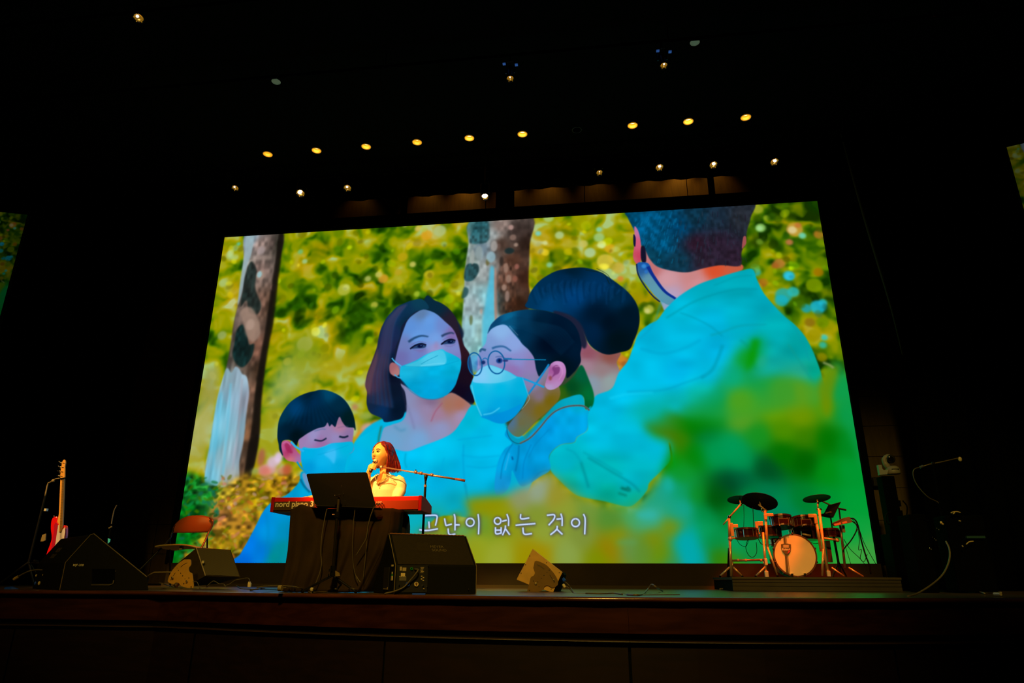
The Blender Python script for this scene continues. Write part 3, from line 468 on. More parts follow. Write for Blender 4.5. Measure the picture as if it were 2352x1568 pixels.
    # blurred leaves in front, lower right
    F = [(1080, 1150, '8c9000'), (1130, 1160, '909000'), (1150, 1190, '909808'), (1110, 1210, '6c9428'), (1100, 1250, '94a020'), (1140, 1280, '98a430'), (1200, 1140, '8c9468'), (1230, 1120, '90a080'), (1280, 1140, '989028'), (1230, 1180, '80942c'), (1300, 1170, '8c9c30'), (1350, 1170, '709438'), (1250, 1230, '8ca038'), (1300, 1270, '88a048'), (1340, 1230, '7c9038'), (1220, 1280, '988c00'), (1240, 1265, 'a08800'),
         (1400, 1190, '508c30'), (1420, 1240, '8c8c00'), (1380, 1280, '788c00'), (1400, 1262, '987800'), (1440, 1255, '5c9050'), (1480, 1260, '5c8c30'), (1480, 1190, '38a888'), (1500, 1180, '30b0a0'), (1460, 1180, '48a458'), (1540, 1210, '808c00'), (1520, 1270, '6c8c00'), (1500, 1240, '808800'), (1550, 1290, '389048'), (1570, 1250, '00a8a0'), (1590, 1230, '00a8a8'), (1600, 1280, '00a4a4'), (1580, 1290, '04a8b8'), (1620, 1220, '08a058'), (1640, 1240, '048c40'), (1650, 1280, '307c00'), (1620, 1180, '009048'),
         (1520, 1130, '20a084'), (1535, 1120, '10a8a0'), (1560, 1090, '0c9428'), (1530, 1060, '009000'), (1520, 1030, '189800'), (1480, 1080, '28a860'), (1550, 1170, '18a484'), (1570, 1165, '10a89c'), (1600, 1140, '0c8c20'), (1560, 1130, '0c9c60'), (1500, 1150, '20a078'), (1540, 970, '507c00'), (1560, 960, '2c8000'), (1590, 960, '007c00'), (1600, 980, '007400'), (1560, 1010, '387c00'), (1540, 1000, '507400'), (1600, 1040, '008000'), (1640, 1040, '00984c'), (1680, 1030, '009c58'), (1700, 1060, '009450'), (1620, 1000, '007430'),
         (1640, 950, '048c28'), (1700, 930, '549c18'), (1700, 960, '5c9c20'), (1740, 900, '38a028'), (1780, 940, '6c9c00'), (1820, 920, '789400'), (1840, 960, '709400'), (1880, 900, '2ca040'), (1900, 930, '609400'), (1920, 900, '0c9c48'), (1940, 950, '04943c'), (1850, 1000, '387c00'), (1800, 990, '4c8c00'), (1740, 1000, '149020'), (1900, 1010, '007000'), (1950, 1020, '008820'), (1800, 1040, '006c00'), (1850, 1060, '005c00'), (1760, 1080, '004c20'), (1700, 1100, '005c38'), (1680, 1110, '004020'), (1660, 1140, '005010'), (1640, 1150, '004c00'), (1720, 1140, '008040'), (1760, 1130, '007848'), (1900, 1080, '008c14'), (1950, 1080, '009830'), (1960, 1150, '009c34'), (1900, 1150, '009030'), (1850, 1150, '007c2c'), (1820, 1200, '008450'), (1700, 1200, '008c4c'), (1680, 1180, '007c20'), (1690, 1250, '009c60'), (1720, 1270, '108c3c'), (1800, 1280, '00944c'), (1900, 1250, '009828'), (1960, 1220, '0ca03c'), (1990, 1270, '3c9c3c'), (1940, 1280, '3ca038'), (1680, 1290, '508000'), (1790, 1160, '00884c')]
    shape('1072,1300 1078,1180 1066,1150 1110,1140 1160,1136 1190,1120 1230,1110 1262,1086 1300,1120 1350,1148 1440,1166 1490,1132 1520,1080 1540,1020 1500,1000 1480,970 1520,946 1580,950 1630,930 1680,900 1720,880 1780,870 1880,880 1920,860 1960,900 2040,1300', F, 10, 1, p=2.6, e=900)
    shape('1560,940 1620,905 1660,860 1680,830 1700,800 1740,770 1760,790 1745,830 1740,870 1800,860 1860,880 1880,920 1700,960 1600,970', [(1730, 790, '049c54'), (1720, 820, '0c9810'), (1680, 860, '08a870'), (1740, 860, '0c9c4c'), (1640, 910, '0c9c50'), (1700, 920, '48a020'), (1800, 900, '349c30'), (1850, 900, '549c20')], 12, .85)
    shape('1728,780 1745,782 1738,810 1726,840 1714,850 1720,815', '089400', 6, .85); blob(1750, 830, 9, 16, '20a888', 5, .6, .4); blob(1500, 945, 34, 26, '00b8b8', 12, .8); blob(1440, 960, 30, 20, '00c4dc', 14, .5); blob(1600, 975, 60, 18, '007c00', 12, .5)
    shape('1440,940 1500,905 1560,900 1600,880 1640,890 1600,930 1540,940 1560,975 1500,985', [(1500, 930, '08a894'), (1560, 915, '0ca070'), (1600, 900, '10a458'), (1540, 960, '0c9850')], 14, .5)
    shape('1900,860 1930,830 1950,900 1960,960 1990,1100 1950,1000 1920,930', '0c9c4c', 8, .7); shape('1890,860 1925,840 1915,900 1900,960 1880,900', '708c00', 6, .8); stroke('1890,832 1905,838 1915,845', 6, '90a060', 2, .8)
    blob(1580, 1260, 20, 34, '00a8b0', 8, .8, -.2); blob(1484, 1182, 24, 10, '30b4a8', 6, .8); blob(1535, 1112, 10, 16, '18b0a0', 6, .7); blob(1440, 1245, 24, 7, '5c9850', 5, .7); blob(1235, 1130, 20, 26, '90a490', 10, .6); blob(1660, 1030, 55, 34, '009854', 18, .6); blob(1770, 1175, 40, 22, '00785c', 14, .6, .5)
    stroke('1400,1155 1430,1166 1462,1152', 8, '10a470', 6, .5)
    shape('1080,1200 1130,1190 1090,1215 1060,1250 1000,1296 960,1296 1010,1230', [(1050, 1230, '58a060'), (1100, 1200, '689c40'), (1000, 1280, '8c9c40')], 9, .9); shape('960,1232 1000,1220 1060,1230 1100,1250 1100,1300 940,1300', [(980, 1240, '7c9c4c'), (1040, 1250, '84982c'), (1080, 1280, '949c18')], 9, .9)
    shape('1040,1180 1060,1176 1056,1196 1030,1220 980,1246 975,1220 1010,1200', [(1030, 1200, '709400'), (1000, 1230, '809428')], 7, .7)
    # boy at lower left: hair, face, mask, blue shirt
    shape('690,1088 702,1084 760,1120 770,1300 540,1300 552,1272 568,1244 584,1214 606,1172 628,1150 655,1138 674,1122 688,1104', [(700, 1110, '00a0d0'), (660, 1140, '009cd4'), (640, 1165, '0098dc'), (600, 1190, '0088e0'), (620, 1220, '0094e0'), (570, 1250, '0078e4'), (600, 1270, '007ce0'), (560, 1290, '0068d8'), (630, 1280, '009098'), (650, 1260, '008c98'), (650, 1220, '0090c0')], 1.2, tex=(.1, 24, 40))
    stroke('612,1180 616,1230 606,1290', 5, '0080b8', 3, .4); stroke('690,1100 698,1115 712,1130', 5, '045880', 1.5, .8); shape('694,1090 704,1088 716,1110 720,1130 704,1118', '7494c0', 1.2, .9)
    shape('684,1005 690,990 720,970 770,940 800,950 812,980 810,1014 812,1034 790,1045 700,1060 690,1040', [(695, 1005, '9c7cb0'), (720, 1000, '9890c4'), (750, 1000, '9480b0'), (780, 980, 'b07898'), (740, 1015, '9c68a0'), (770, 1005, '9488bc'), (800, 1000, '8c70a0')], 1)
    shape('646,1018 652,1012 662,1012 672,1020 684,1038 690,1045 690,1062 672,1060 660,1057 650,1046 645,1032', [(650, 1030, 'c05890'), (662, 1036, 'a82858'), (676, 1040, 'b05888'), (668, 1056, 'd07078'), (686, 1056, 'a070a8')], 1)
    shape('654,1020 662,1018 668,1030 672,1040 662,1038 656,1030', '9c2454', 1.4, .8); stroke('650,1018 658,1014 668,1022', 2, 'd088b8', 1, .7)
    shape('640,1020 637,1002 640,968 650,945 665,925 684,911 705,902 722,898 735,895 750,896 768,902 785,912 798,926 808,944 814,962 817,984 815,988 812,982 796,980 786,968 780,957 775,966 770,980 762,974 757,979 752,970 746,979 728,984 708,994 696,1002 686,1010 681,1024 674,1016 664,1010 650,1012 646,1024 650,1046 642,1034',
        [(650, 960, '003450'), (660, 980, '001c30'), (680, 940, '003c6c'), (720, 920, '002c54'), (715, 915, '001828'), (755, 905, '004468'), (740, 950, '00223c'), (780, 930, '002840'), (700, 970, '001c34'), (680, 1000, '001018'), (800, 960, '001c20'), (765, 965, '001c34'), (645, 1010, '002038')], .9)
    for i in range(22):
        k = i/21; stroke([(722+k*20, 905), (690+k*60, 930), (660+k*130, 975)], 1.8, ['004c84', '00101c'][i % 2], 2.4, .3)
    stroke('722,990 740,985 748,986', 2.5, '486c98', 1, .6); stroke('722,1010 738,1012 750,1006', 4, '10203c', .9, .9); stroke('779,1002 790,1004 800,1001', 4.6, '081830', .9, .9); stroke('775,982 790,979 800,980', 3, '6c5c88', 1.4, .5)
    shape('694,1029 712,1029 732,1028 746,1024 760,1018 782,1016 809,1015 811,1034 800,1046 792,1074 786,1110 730,1110 702,1086 692,1060', [(710, 1040, '00b0e4'), (740, 1060, '08b4ec'), (765, 1040, '20b8f0'), (790, 1030, '00b4dc'), (780, 1070, '00a8dc'), (740, 1085, '00a8e4'), (710, 1075, '0098d8')], .9)
    shape('745,1042 770,1032 768,1064 756,1052', '48c0f8', 2, .7); stroke('730,1044 760,1036 800,1022', 1.6, '0090c4', 1, .4); stroke('668,1014 680,1026 698,1036', 5, '28b0f0', .8); stroke('682,1060 690,1072 704,1086', 4, '0c90cc', .8); stroke('694,1029 730,1029 760,1019', 1.6, '48ccf0', .8, .5)
    # the lyric line
    S = ['975,1184 989,1183 1003,1184 1003,1194 1000,1207', '985,1197 986,1213', '963,1216 980,1218 1006,1214',
         '1021,1190 1024,1205 1027,1206 1038,1203', '1043,1180 1045,1190 1045,1218', '1045,1205 1056,1205', '1029,1213 1032,1227 1046,1226',
         'O1080,1199,9,9', '1098,1180 1100,1200 1099,1227',
         'O1143,1196,7.5,7.5', '1153,1197 1164,1194', '1164,1180 1168,1192 1168,1208', '1138,1210 1139,1225 1151,1224', '1151,1210 1151,1225', '1139,1217 1151,1217', '1161,1206 1160,1215 1154,1229', '1161,1214 1171,1228',
         '1196,1180 1197,1191 1216,1189', '1184,1206 1204,1204 1230,1202', '1201,1211 1204,1226 1222,1225',
         '1256,1183 1273,1182 1272,1192 1260,1206', '1278,1192 1289,1191', '1288,1179 1291,1190 1291,1208', '1280,1207 1278,1216 1264,1228', '1278,1214 1292,1227',
         'O1322,1200,9,9', '1340,1180 1344,1192 1343,1227']
    for dx, w, c, sf, al in ((1, 9, '403048', 3.5, .55), (0, 5.5, '4048a0', 1.2, .5), (0, 3.4, 'c8dcff', .5, 1)):
        for s in S:
            if s[0] == 'O':
                x, y, rx, ry = [float(v) for v in s[1:].split(',')]
                stroke([(x+dx+rx*math.cos(t), y+dx+ry*math.sin(t)) for t in np.linspace(-1.6, 4.72, 16)], w, c, sf, al)
            else: stroke([(a+dx, b+dx) for a, b in pp(s)], w, c, sf, al)
    return CAN
# ================================================================ THE SETTING
def edge_y(x): return 5.17+(.045*min(.3-x, 4.1)**2 if x < .3 else .07*min(x-.3, 3.6)**2)
WOODF = wood('stage_floor_wood', (.085, .052, .022), (.14, .085, .036), .30, (1, 10, 10))
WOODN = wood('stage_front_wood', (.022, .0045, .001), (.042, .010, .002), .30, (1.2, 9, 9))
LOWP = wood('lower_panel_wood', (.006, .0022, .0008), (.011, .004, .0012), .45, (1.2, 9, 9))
LEDG = mat('ledge_wood', (.018, .005, .0015), .6, var=.3)
WALLP = wood('wall_panel_wood', (.10, .064, .015), (.14, .09, .022), .6, (9, 9, 1.3))
WALLB = mat('wall_black', (.0015, .002, .0015), .9, var=.2, spec=.05)
xs = [-9+i*.5 for i in range(37)]
rows = [[Vector((x, edge_y(x), 0)) for x in xs], [Vector((x, edge_y(x)+1.2, 0)) for x in xs], [Vector((x, 12.6, 0)) for x in xs]]
fl = struct(MB().grid(rows).build('floor', WOODF))
nos = MB()
prof = [(0, 0.001), (-.028, -.001), (-.04, -.010), (-.04, -.024), (-.025, -.034), (0.02, -.036)]
nos.grid([[Vector((x, edge_y(x)+a, b)) for x in xs] for a, b in prof]); struct(nos.build('trim_1', wood('nosing_wood', (.07, .020, .005), (.12, .035, .008), .20, (1.2, 9, 9)), smooth=True))
struct(MB().grid([[Vector((x, edge_y(x)+.02, -.036)) for x in xs], [Vector((x, edge_y(x)+.03, -.07)) for x in xs]]).build('trim_2', WALLB))
wf = struct(MB().grid([[Vector((x, edge_y(x)+.05, -.05)) for x in xs], [Vector((x, edge_y(x)+.05, -1.55)) for x in xs]]).build('wall_front', WALLB))
mid = MB(); 
for x0 in (-9.0, -7.05, -3.45, .15, 3.75, 7.35):                                  # upper fascia boards of the stage front
    wd_ = {-9.0: 1.95, 7.35: 1.65}.get(x0, 3.6)-.016; sg = [x0+.001+i*(wd_+.014)/8 for i in range(9)]
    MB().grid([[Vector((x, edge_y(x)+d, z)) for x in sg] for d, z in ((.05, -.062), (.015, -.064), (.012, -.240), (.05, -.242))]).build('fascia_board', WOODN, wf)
    MB().grid([[Vector((x, edge_y(x)+d, z)) for x in sg] for d, z in ((.05, -.285), (-.015, -.287), (-.018, -.293), (.03, -.297))]).build('ledge_strip', LEDG, wf)
    for k in range(2):
        sg2 = [x0+.008+k*(wd_/2+.005)+i*(wd_/2-.01)/4 for i in range(5)]
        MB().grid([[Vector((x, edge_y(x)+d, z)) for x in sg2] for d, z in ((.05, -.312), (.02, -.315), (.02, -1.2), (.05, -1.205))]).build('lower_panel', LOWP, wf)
struct(MB().box((0, 1.0, -1.57), (24, 16, .04)).build('floor_hall', mat('hall_carpet', (.02, .012, .01), .95, var=.3)))
WB = 10.7
wb = struct(MB().box((0, WB+.1, 3.8), (24, .1, 7.6)).build('wall_back', WALLB))
for i, x0 in enumerate(3.5+1.8*np.arange(-7, 3)):          # timber panels with open joints
    for j in range(16):
        MB().box((x0+.9, WB+.035, .24+j*.46), (1.786, .04, .452)).build('wall_panel', WALLP, wb)
struct(MB().box((-9.6, 6.2, 2.4), (.2, 14, 8)).build('wall_left', WALLB)); struct(MB().box((9.6, 6.2, 2.4), (.2, 14, 8)).build('wall_right', WALLB))
CEIL = mat('ceiling_black', (.0018, .0030, .0016), .9, var=.1, spec=.05)
CZH = 6.4
hole_px = [(615, 354), (727, 345.5), (841, 336.5), (958, 326.5), (1078, 317), (1200, 308), (1325, 298), (1453, 288), (1581, 279), (1713, 269.5)]
off_px = [(634, 187.5), (1596, 97.5)]
def ceiling_with_holes():
    bm = bmesh.new(); ed = []
    def loop(pts):
        vs = [bm.verts.new(p) for p in pts]; ed.extend(bm.edges.new((vs[i], vs[(i+1) % len(vs)])) for i in range(len(vs)))
    loop([(-10, -4, CZH), (10, -4, CZH), (10, 9.36, CZH), (-10, 9.36, CZH)])
    for (a, b), r in [(h, .066) for h in hole_px]+[(h, .050) for h in off_px]:
        c = FL(a, b, CZH); loop([(c.x+r*math.cos(k*math.pi/14), c.y+r*math.sin(k*math.pi/14), CZH) for k in range(28)])
    bmesh.ops.triangle_fill(bm, use_beauty=True, edges=ed)
    me = bpy.data.meshes.new('ceiling'); bm.to_mesh(me); bm.free(); me.materials.append(CEIL); o = bpy.data.objects.new('ceiling', me); COL.objects.link(o); return o
ceil = struct(ceiling_with_holes()); struct(MB().box((0, 4.3, CZH+1.25), (20, 17, .1)).build('roof_deck', WALLB))

# ---------------------------------------------------------------- LED wall
def screen_mat(name, img, strength):
    m = bpy.data.materials.new(name); m.use_nodes = True; nt = m.node_tree; nt.nodes.clear()
    o = nt.nodes.new('ShaderNodeOutputMaterial'); e = nt.nodes.new('ShaderNodeEmission'); t = nt.nodes.new('ShaderNodeTexImage'); t.image = img; t.extension = 'EXTEND'
    e.inputs[1].default_value = strength; nt.links.new(t.outputs[0], e.inputs[0]); nt.links.new(e.outputs[0], o.inputs[0]); return m
arr = paint_picture()
img = bpy.data.images.new('family_picture', TW, TH)
px = np.ones((TH, TW, 4), np.float32); px[..., :3] = np.clip(arr[::-1], 0, 1); img.pixels.foreach_set(px.ravel()); img.update(); img.pack()
def quad(name, pts, uv, m, parent):
    off = woff(parent); me = bpy.data.meshes.new(name); me.from_pydata([Vector(p)-off for p in pts], [], [(0, 1, 2, 3)]); l = me.uv_layers.new()
    for i, q in enumerate(uv): l.data[i].uv = q
    me.materials.append(m); o = bpy.data.objects.new(name, me); COL.objects.link(o); o.parent = parent; return o
cxm = (SX0+SX1)/2
led = thing('led_screen', 'giant bright LED screen behind the stage showing a masked family under trees', 'screen', (cxm, SY+.1, 0))
quad('screen_picture', [(SX0, SY, SZ0), (SX1, SY, SZ0), (SX1, SY, SZ1), (SX0, SY, SZ1)], [(0, 0), (1, 0), (1, 1), (0, 1)], screen_mat('led_picture', img, 1.0), led)
MB().box((cxm, SY+.12, (SZ0+SZ1)/2), (SX1-SX0+.04, .2, SZ1-SZ0+.04)).build('screen_housing', BLACK, led)
BASEM = mat('screen_base', (.030, .022, .010), .75, var=.15, scale=3, spec=.1)
MB().box((cxm, SY+.03, .165), (SX1-SX0+.02, .26, .285)).build('base_plinth', BASEM, led)
MB().box((cxm+.02, SY-.05, .018), (SX1-SX0+.06, .24, .035)).build('base_step', mat('base_step_m', (.05, .038, .016), .6, spec=.1), led)
for nm, c, d in [('top_bezel', (cxm, SY+.06, SZ1+.11), (SX1-SX0+.3, .2, .20)), ('side_bezel', (SX0-.05, SY+.06, (SZ0+SZ1)/2), (.09, .2, SZ1-SZ0+.02)), ('side_bezel', (SX1+.05, SY+.06, (SZ0+SZ1)/2), (.09, .2, SZ1-SZ0+.02))]:
    MB().box(c, d).build(nm, BLACK, led)
# side screens, turned 20 degrees towards the hall, repeating the same picture dimmer
sm2 = screen_mat('side_picture', img, .10)
for side in (-1, 1):
    p0 = P(63, 493, 7.5) if side < 0 else P(2312, 338, 7.5); d = Vector((side*math.cos(math.radians(20.5)), -math.sin(math.radians(20.5)), 0)); wd, hh = 3.6, 2.1
    s = thing('side_screen', ('dim side screen cut by the left frame edge, green leaves with a blue spot' if side < 0 else 'dim side screen cut by the right frame edge, green leaves'), 'screen', p0+d*wd/2-Vector((0, 0, hh)), None)
    a, b = (p0+d*wd, p0) if side < 0 else (p0, p0+d*wd)
    quad('screen_picture', [a-Vector((0, 0, hh)), b-Vector((0, 0, hh)), b, a], [(0, 0), (1, 0), (1, 1), (0, 1)], sm2, s)
    n = d.cross(Vector((0, 0, 1))).normalized(); n = n if n.y > 0 else -n
    MB().prism([v+n*.01 for v in (a-Vector((0, 0, hh)), b-Vector((0, 0, hh)), b, a)], n*.08).build('screen_housing', BLACK, s)
    MB().box(p0+d*wd/2+n*.3+Vector((0, 0, .25)), (.06, .06, 1.1)).build('hanging_bracket', BLK2, s)
# ---------------------------------------------------------------- drapes
def drape(pts_l, pts_r, nf, amp, name, label, m):
    mb = MB(); N = nf*8; k = len(pts_l); rws = []
    for i in range(k):
        a, b = Vector(pts_l[i]), Vector(pts_r[i]); rws.append([a.lerp(b, j/N)+Vector((0, amp*math.sin(j/8*2*math.pi+.3*i), 0)) for j in range(N+1)])
    mb.grid(rws); o = mb.build(name, m, smooth=True, thick=.01); tag(o, label, 'curtain'); return o
cl = smoothp([P(1905, 225, 9.2), P(1914, 257, 9.2), P(1966, 447, 9.2), P(2008, 590, 9.2), P(2046, 722, 9.2), P(2078, 870, 9.2), P(2104, 1025, 9.2), P(2128, 1180, 9.2), Vector((3.93, 9.2, .02))], 3)
cl[0].z = min(cl[0].z, 6.38)
cr = [Vector((6.8, 9.2, q.z)) for q in cl]
co_ = drape(cl, cr, 9, .07, 'stage_curtain', 'black side curtain drawn back at the right of the giant screen', DRAPE)
cl2 = [Vector((-6.75-.25*math.sin(max(0, min(1, q.z/6.4))*math.pi), 9.2, q.z)) for q in cl]
drape([Vector((-9.4, 9.2, q.z)) for q in cl], cl2, 9, .07, 'stage_curtain', 'black side curtain hanging at the left of the giant screen', DRAPE)
EDGEHL = mat('curtain_edge_highlight', (.10, .085, .04), .9, spec=.05)  # edge highlight put in as a paler tube along the curtain
hm = MB().tube([q+Vector((-.01, -.09, 0)) for q in cl[2:15]], [.022*(.25+math.sin(math.pi*i/12)) for i in range(13)], 6).build('edge_highlight', EDGEHL, co_, smooth=True)
tz = 5.945
tea = MB().grid([[Vector((-9+i*.1, 9.32+.02*math.sin(i*1.7), z)) for i in range(181)] for z in (6.5, 6.2, tz)]).build('border_curtain', DRAPE, smooth=True, thick=.01)
tag(tea, 'black border curtain hanging across the top of the stage above the screen', 'curtain')
# dark hangers crossing the band of wall seen above the screen
for px_, wpx in ((735, 16), (925, 13), (1158, 42), (1640, 14), (520, 20)):
    a = P(px_-wpx/2, 460, 9.75); b = P(px_+wpx/2, 460, 9.75)
    tag(MB().box(((a.x+b.x)/2, 9.85, 6.55), (b.x-a.x, .06, 2.1)).build('hanger_post', BLACK), {735: 'narrow black hanger post above the screen, second from the left', 925: 'slim black hanger post above the screen between two dim timber panels', 1158: 'wide black hanger post above the middle of the screen', 1640: 'black hanger post above the man\'s head on the screen', 520: 'black hanger post above the top left corner of the screen'}[px_], 'post', 'hanger posts above the screen')

# ---------------------------------------------------------------- recessed downlights (a row of ten) and two unlit ones
GOLD = mat('gold_reflector', (.9, .5, .10), .3, .6, emit=(1., .42, .015), es=.55)
BULB = mat('warm_bulb', (1, 1, 1), .5, emit=(1, .80, .35), es=2.6)
RING = mat('trim_ring', (.05, .06, .05), .5); RINGL = mat('trim_ring_lit', (.5, .3, .08), .5, emit=(.8, .35, .02), es=.5)
OFFM = mat('unlit_diffuser_glow', (.10, .14, .10), .6, emit=(.05, .09, .035), es=.45)  # unlit discs carry a faint added glow
place = ['leftmost', 'second from the left', 'third from the left', 'fourth from the left', 'fifth from the left', 'sixth from the left', 'seventh', 'third from the right', 'second from the right', 'rightmost']
for i, (px_, py_) in enumerate(hole_px):
    c = FL(px_, py_, CZH); lit = i != 6; r = .066
    t = thing('recessed_downlight', ('glowing amber recessed ceiling light, %s of the row of ten' % place[i]) if lit else 'unlit recessed ceiling light, a dark ring in the glowing row', 'ceiling light', c, 'row of recessed ceiling lights')
    MB().lathe(c, (0, 0, 1), [(.001, r), (.03, r*.99), (.062, r*.90), (.064, r*.92), (.03, r*1.02), (.001, r*1.02)], 28, cap=False).build('reflector', GOLD if lit else BLACK, t, smooth=True)
    MB().lathe(c+Vector((0, 0, -.003)), (0, 0, 1), [(0, r*.96), (-.006, r*1.0), (-.003, r*1.1), (.003, r*1.12)], 28, cap=False).build('trim_ring', RINGL if lit else RING, t, smooth=True)
    d = .03*[.6, 1, 1, .7, 1.1, 1.2, 0, 1.1, 1.4, .9][i]
    MB().lathe(c+Vector((0, 0, .061)), (0, 0, 1), [(0, r*.90), (.002, r*.90)], 28).build('lamp_plate', mat('plate_glow', (.9, .5, .1), .4, emit=(1, .50, .03), es=.75) if lit else BLACK, t)
    if lit: MB().lathe(c+Vector((0, 0, .056)), (0, 0, 1), [(0, .02+d*.7), (.004, .02+d*.7)], 20).build('bulb', BULB, t)
for (px_, py_, lab) in ((634, 187.5, 'dim unlit ceiling light high above the left of the screen'), (1596, 97.5, 'dim unlit ceiling light near the top right, paler disc with a ring')):
    c = FL(px_, py_, CZH); t = thing('recessed_downlight', lab, 'ceiling light', c, 'unlit ceiling lights')
    MB().lathe(c, (0, 0, 1), [(0, .046), (.004, .046), (.004, .001)], 20).build('diffuser', OFFM, t)
    MB().lathe(c+Vector((0, 0, -.004)), (0, 0, 1), [(0, .044), (-.005, .05), (.004, .06)], 20).build('trim_ring', mat('ring_pale_glow', (.25, .28, .24), .6, emit=(.06, .09, .05), es=.6), t)  # pale ring given a faint glow like its disc
# ---------------------------------------------------------------- spotlights on pipes
GL = mat('glint_gold_glow', (.9, .6, .15), .12, .9, emit=(1, .5, .03), es=.16)
def lensm(s): return mat('lens_hot_%d' % int(s*10), (1, 1, 1), .3, emit=(1, .78, .62), es=s)
def spot(px_, py_, Y, r, hot, aim, label, clamps=False, pipe=6.05):
    c = P(px_, py_, Y); a = Vector(aim).normalized(); t = thing('stage_spotlight', label, 'spotlight', c, 'stage spotlights on the ceiling pipes')
    MB().lathe(c-a*.26, a, [(0, r*.55), (.01, r*.8), (.1, r), (.22, r*1.05), (.265, r*1.22), (.265, r*1.08), (.22, r*.95), (.1, r*.6), (.05, .001)], 20).build('barrel', BLK2, t, smooth=True)
    MB().lathe(c-a*.05, a, [(0, r*.25), (.005, r*.62), (.02, r*.96), (.03, r*1.0), (.032, r*.8), (.022, r*.7), (.01, r*.3)], 20).build('reflector_ring', GL, t, smooth=True)
    for ang in (0, 1.3, 2.5, 3.9, 5.1):                     # small glints on the bezel
        b = a.cross(Vector((0, 0, 1))).normalized(); u = b.cross(a)
        if hot: MB().ell(c+(b*math.cos(ang)+u*math.sin(ang))*r*.95, (r*.13,)*3, 8, 6).build('bezel_glint', GL, t, smooth=True)
    if hot: MB().ell(c+Vector((0, -.02, r*.18)), (r*.62*hot, r*.3, r*.55*hot), 14, 10).build('lamp', lensm(3.0 if hot > .7 else 1.6), t, smooth=True)
    MB().tube([c-a*.12+Vector((-r*1.3, 0, 0)), c-a*.14+Vector((-r*1.3, 0, .16)), c-a*.14+Vector((r*1.3, 0, .16)), c-a*.12+Vector((r*1.3, 0, 0))], .010, 6).build('yoke', BLK2, t)
    top = c-a*.14+Vector((0, 0, .16)); MB().tube([top, (top.x, top.y, max(top.z+.03, pipe-.02))], .012, 6).build('hanger', BLK2, t)
    if clamps:
        for s in (-1, 1): MB().box(P(px_+s*14+(-0), py_-34+(2 if s > 0 else 0), Y)+Vector((0, 0, 0)), (.035, .03, .014)).build('blue_clamp', mat('blue_paint_glow', (.05, .15, .6), .5, emit=(.05, .17, .6), es=.30), t)  # clamps glow a little so their blue shows in the dark
    return t
sp = [(540, 432, .050, .55, 'small stage spotlight at the far left of the lit spotlight row'), (690, 444, .062, 1.0, 'bright stage spotlight hanging above the left part of the screen, second in its row'), (798, 432, .055, .6, 'stage spotlight with a violet-white glint, third from the left of its row'),
      (1377, 397, .045, .3, 'faint stage spotlight, leftmost of the four on the right'), (1515, 385, .055, .7, 'lit stage spotlight, second of the four on the right'), (1639, 379, .055, .75, 'lit stage spotlight, third of the four on the right'), (1779, 372, .055, .75, 'lit stage spotlight, rightmost under the ceiling')]
for x, y, r, h, lab in sp: spot(x, y, 8.9, r, h, (.1, -.45, -.9), lab, pipe=6.2)
spot(1114, 452, 8.9, .05, 1.5, (.12, -.5, -.85), 'full bright round white stage spotlight above the middle of the screen', pipe=6.2)
spot(1172, 181, 6.6, .040, .35, (.05, -.3, -.95), 'dim high spotlight with two blue clamps above the middle', True, 6.2)
spot(1525, 151, 6.6, .040, .45, (.05, -.3, -.95), 'dim high spotlight with two blue clamps above the right', True, 6.2)
spot(318, 42, 5.4, .050, .6, (.2, -.3, -.9), 'lone bright spotlight at the top left corner of the hall ceiling', False, 6.2)
for Y, lab in ((8.97, 'black lighting pipe carrying the long spotlight row'), (6.67, 'black lighting pipe with the two dim high spotlights'), (5.47, 'black lighting pipe nearest the hall carrying the lone left spotlight')):
    t = thing('lighting_pipe', lab, 'pipe', (0, Y, 6.2), 'lighting pipes'); MB().tube([(-8, Y, 6.2), (8, Y, 6.2)], .024, 10).build('pipe', BLACK, t)
    for x in (-6, -2.5, 1, 4.5): MB().tube([(x, Y, 6.22), (x, Y, 6.398)], .008, 5).build('drop_rod', BLACK, t)
# ================================================================ ON THE STAGE
# ---------------------------------------------------------------- stage piano
KY = 6.22; KD = .385
kl = P(624, 1141, KY); kr = P(969, 1140, KY); kz0 = P(800, 1171, KY).z; kz1 = (kl.z+kr.z)/2
kb = thing('stage_piano', 'bright red stage piano with big rounded white lettering on its back', 'keyboard', ((kl.x+kr.x)/2, KY+KD/2, kz0-.02))
xa, xb = kl.x, kr.x; H = kz1-kz0
body = MB().prism([(xa+.03, KY+.004, kz0), (xa+.03, KY+.004, kz1), (xa+.03, KY+.15, kz1-.004), (xa+.03, KY+.18, kz1-.03), (xa+.03, KY+KD, kz1-.045), (xa+.03, KY+KD, kz0-.0), (xa+.03, KY+KD-.01, kz0-.006)], (xb-xa-.06, 0, 0))
body.build('case', REDP, kb, bevel=.003)
MB().box(((xa+xb)/2, KY+KD/2, kz0-.006), (xb-xa-.02, KD-.02, .012)).build('bottom_plate', mat('bottom_grey', (.05, .045, .04), .6), kb)
for x in (xa, xb-.03):
    MB().prism([(x, KY-.004, kz0-.012), (x, KY-.004, kz1+.004), (x, KY+.14, kz1+.003), (x, KY+KD+.01, kz1-.055), (x, KY+KD+.01, kz0-.012)], (.03, 0, 0)).build('end_cheek', mat('cheek_red', (.45, .006, .010), .6, spec=.1), kb, bevel=.004)
ps = P(700, 1150.5, KY).z
bp = MB().box(((xa+xb)/2, KY+.001, (kz0+ps)/2), (xb-xa-.062, .006, ps-kz0-.004)).build('rear_panel', mat('rear_panel_red', (.34, .035, .010), .3, coat=.3), kb)
xt = P(724, 1160, KY).x
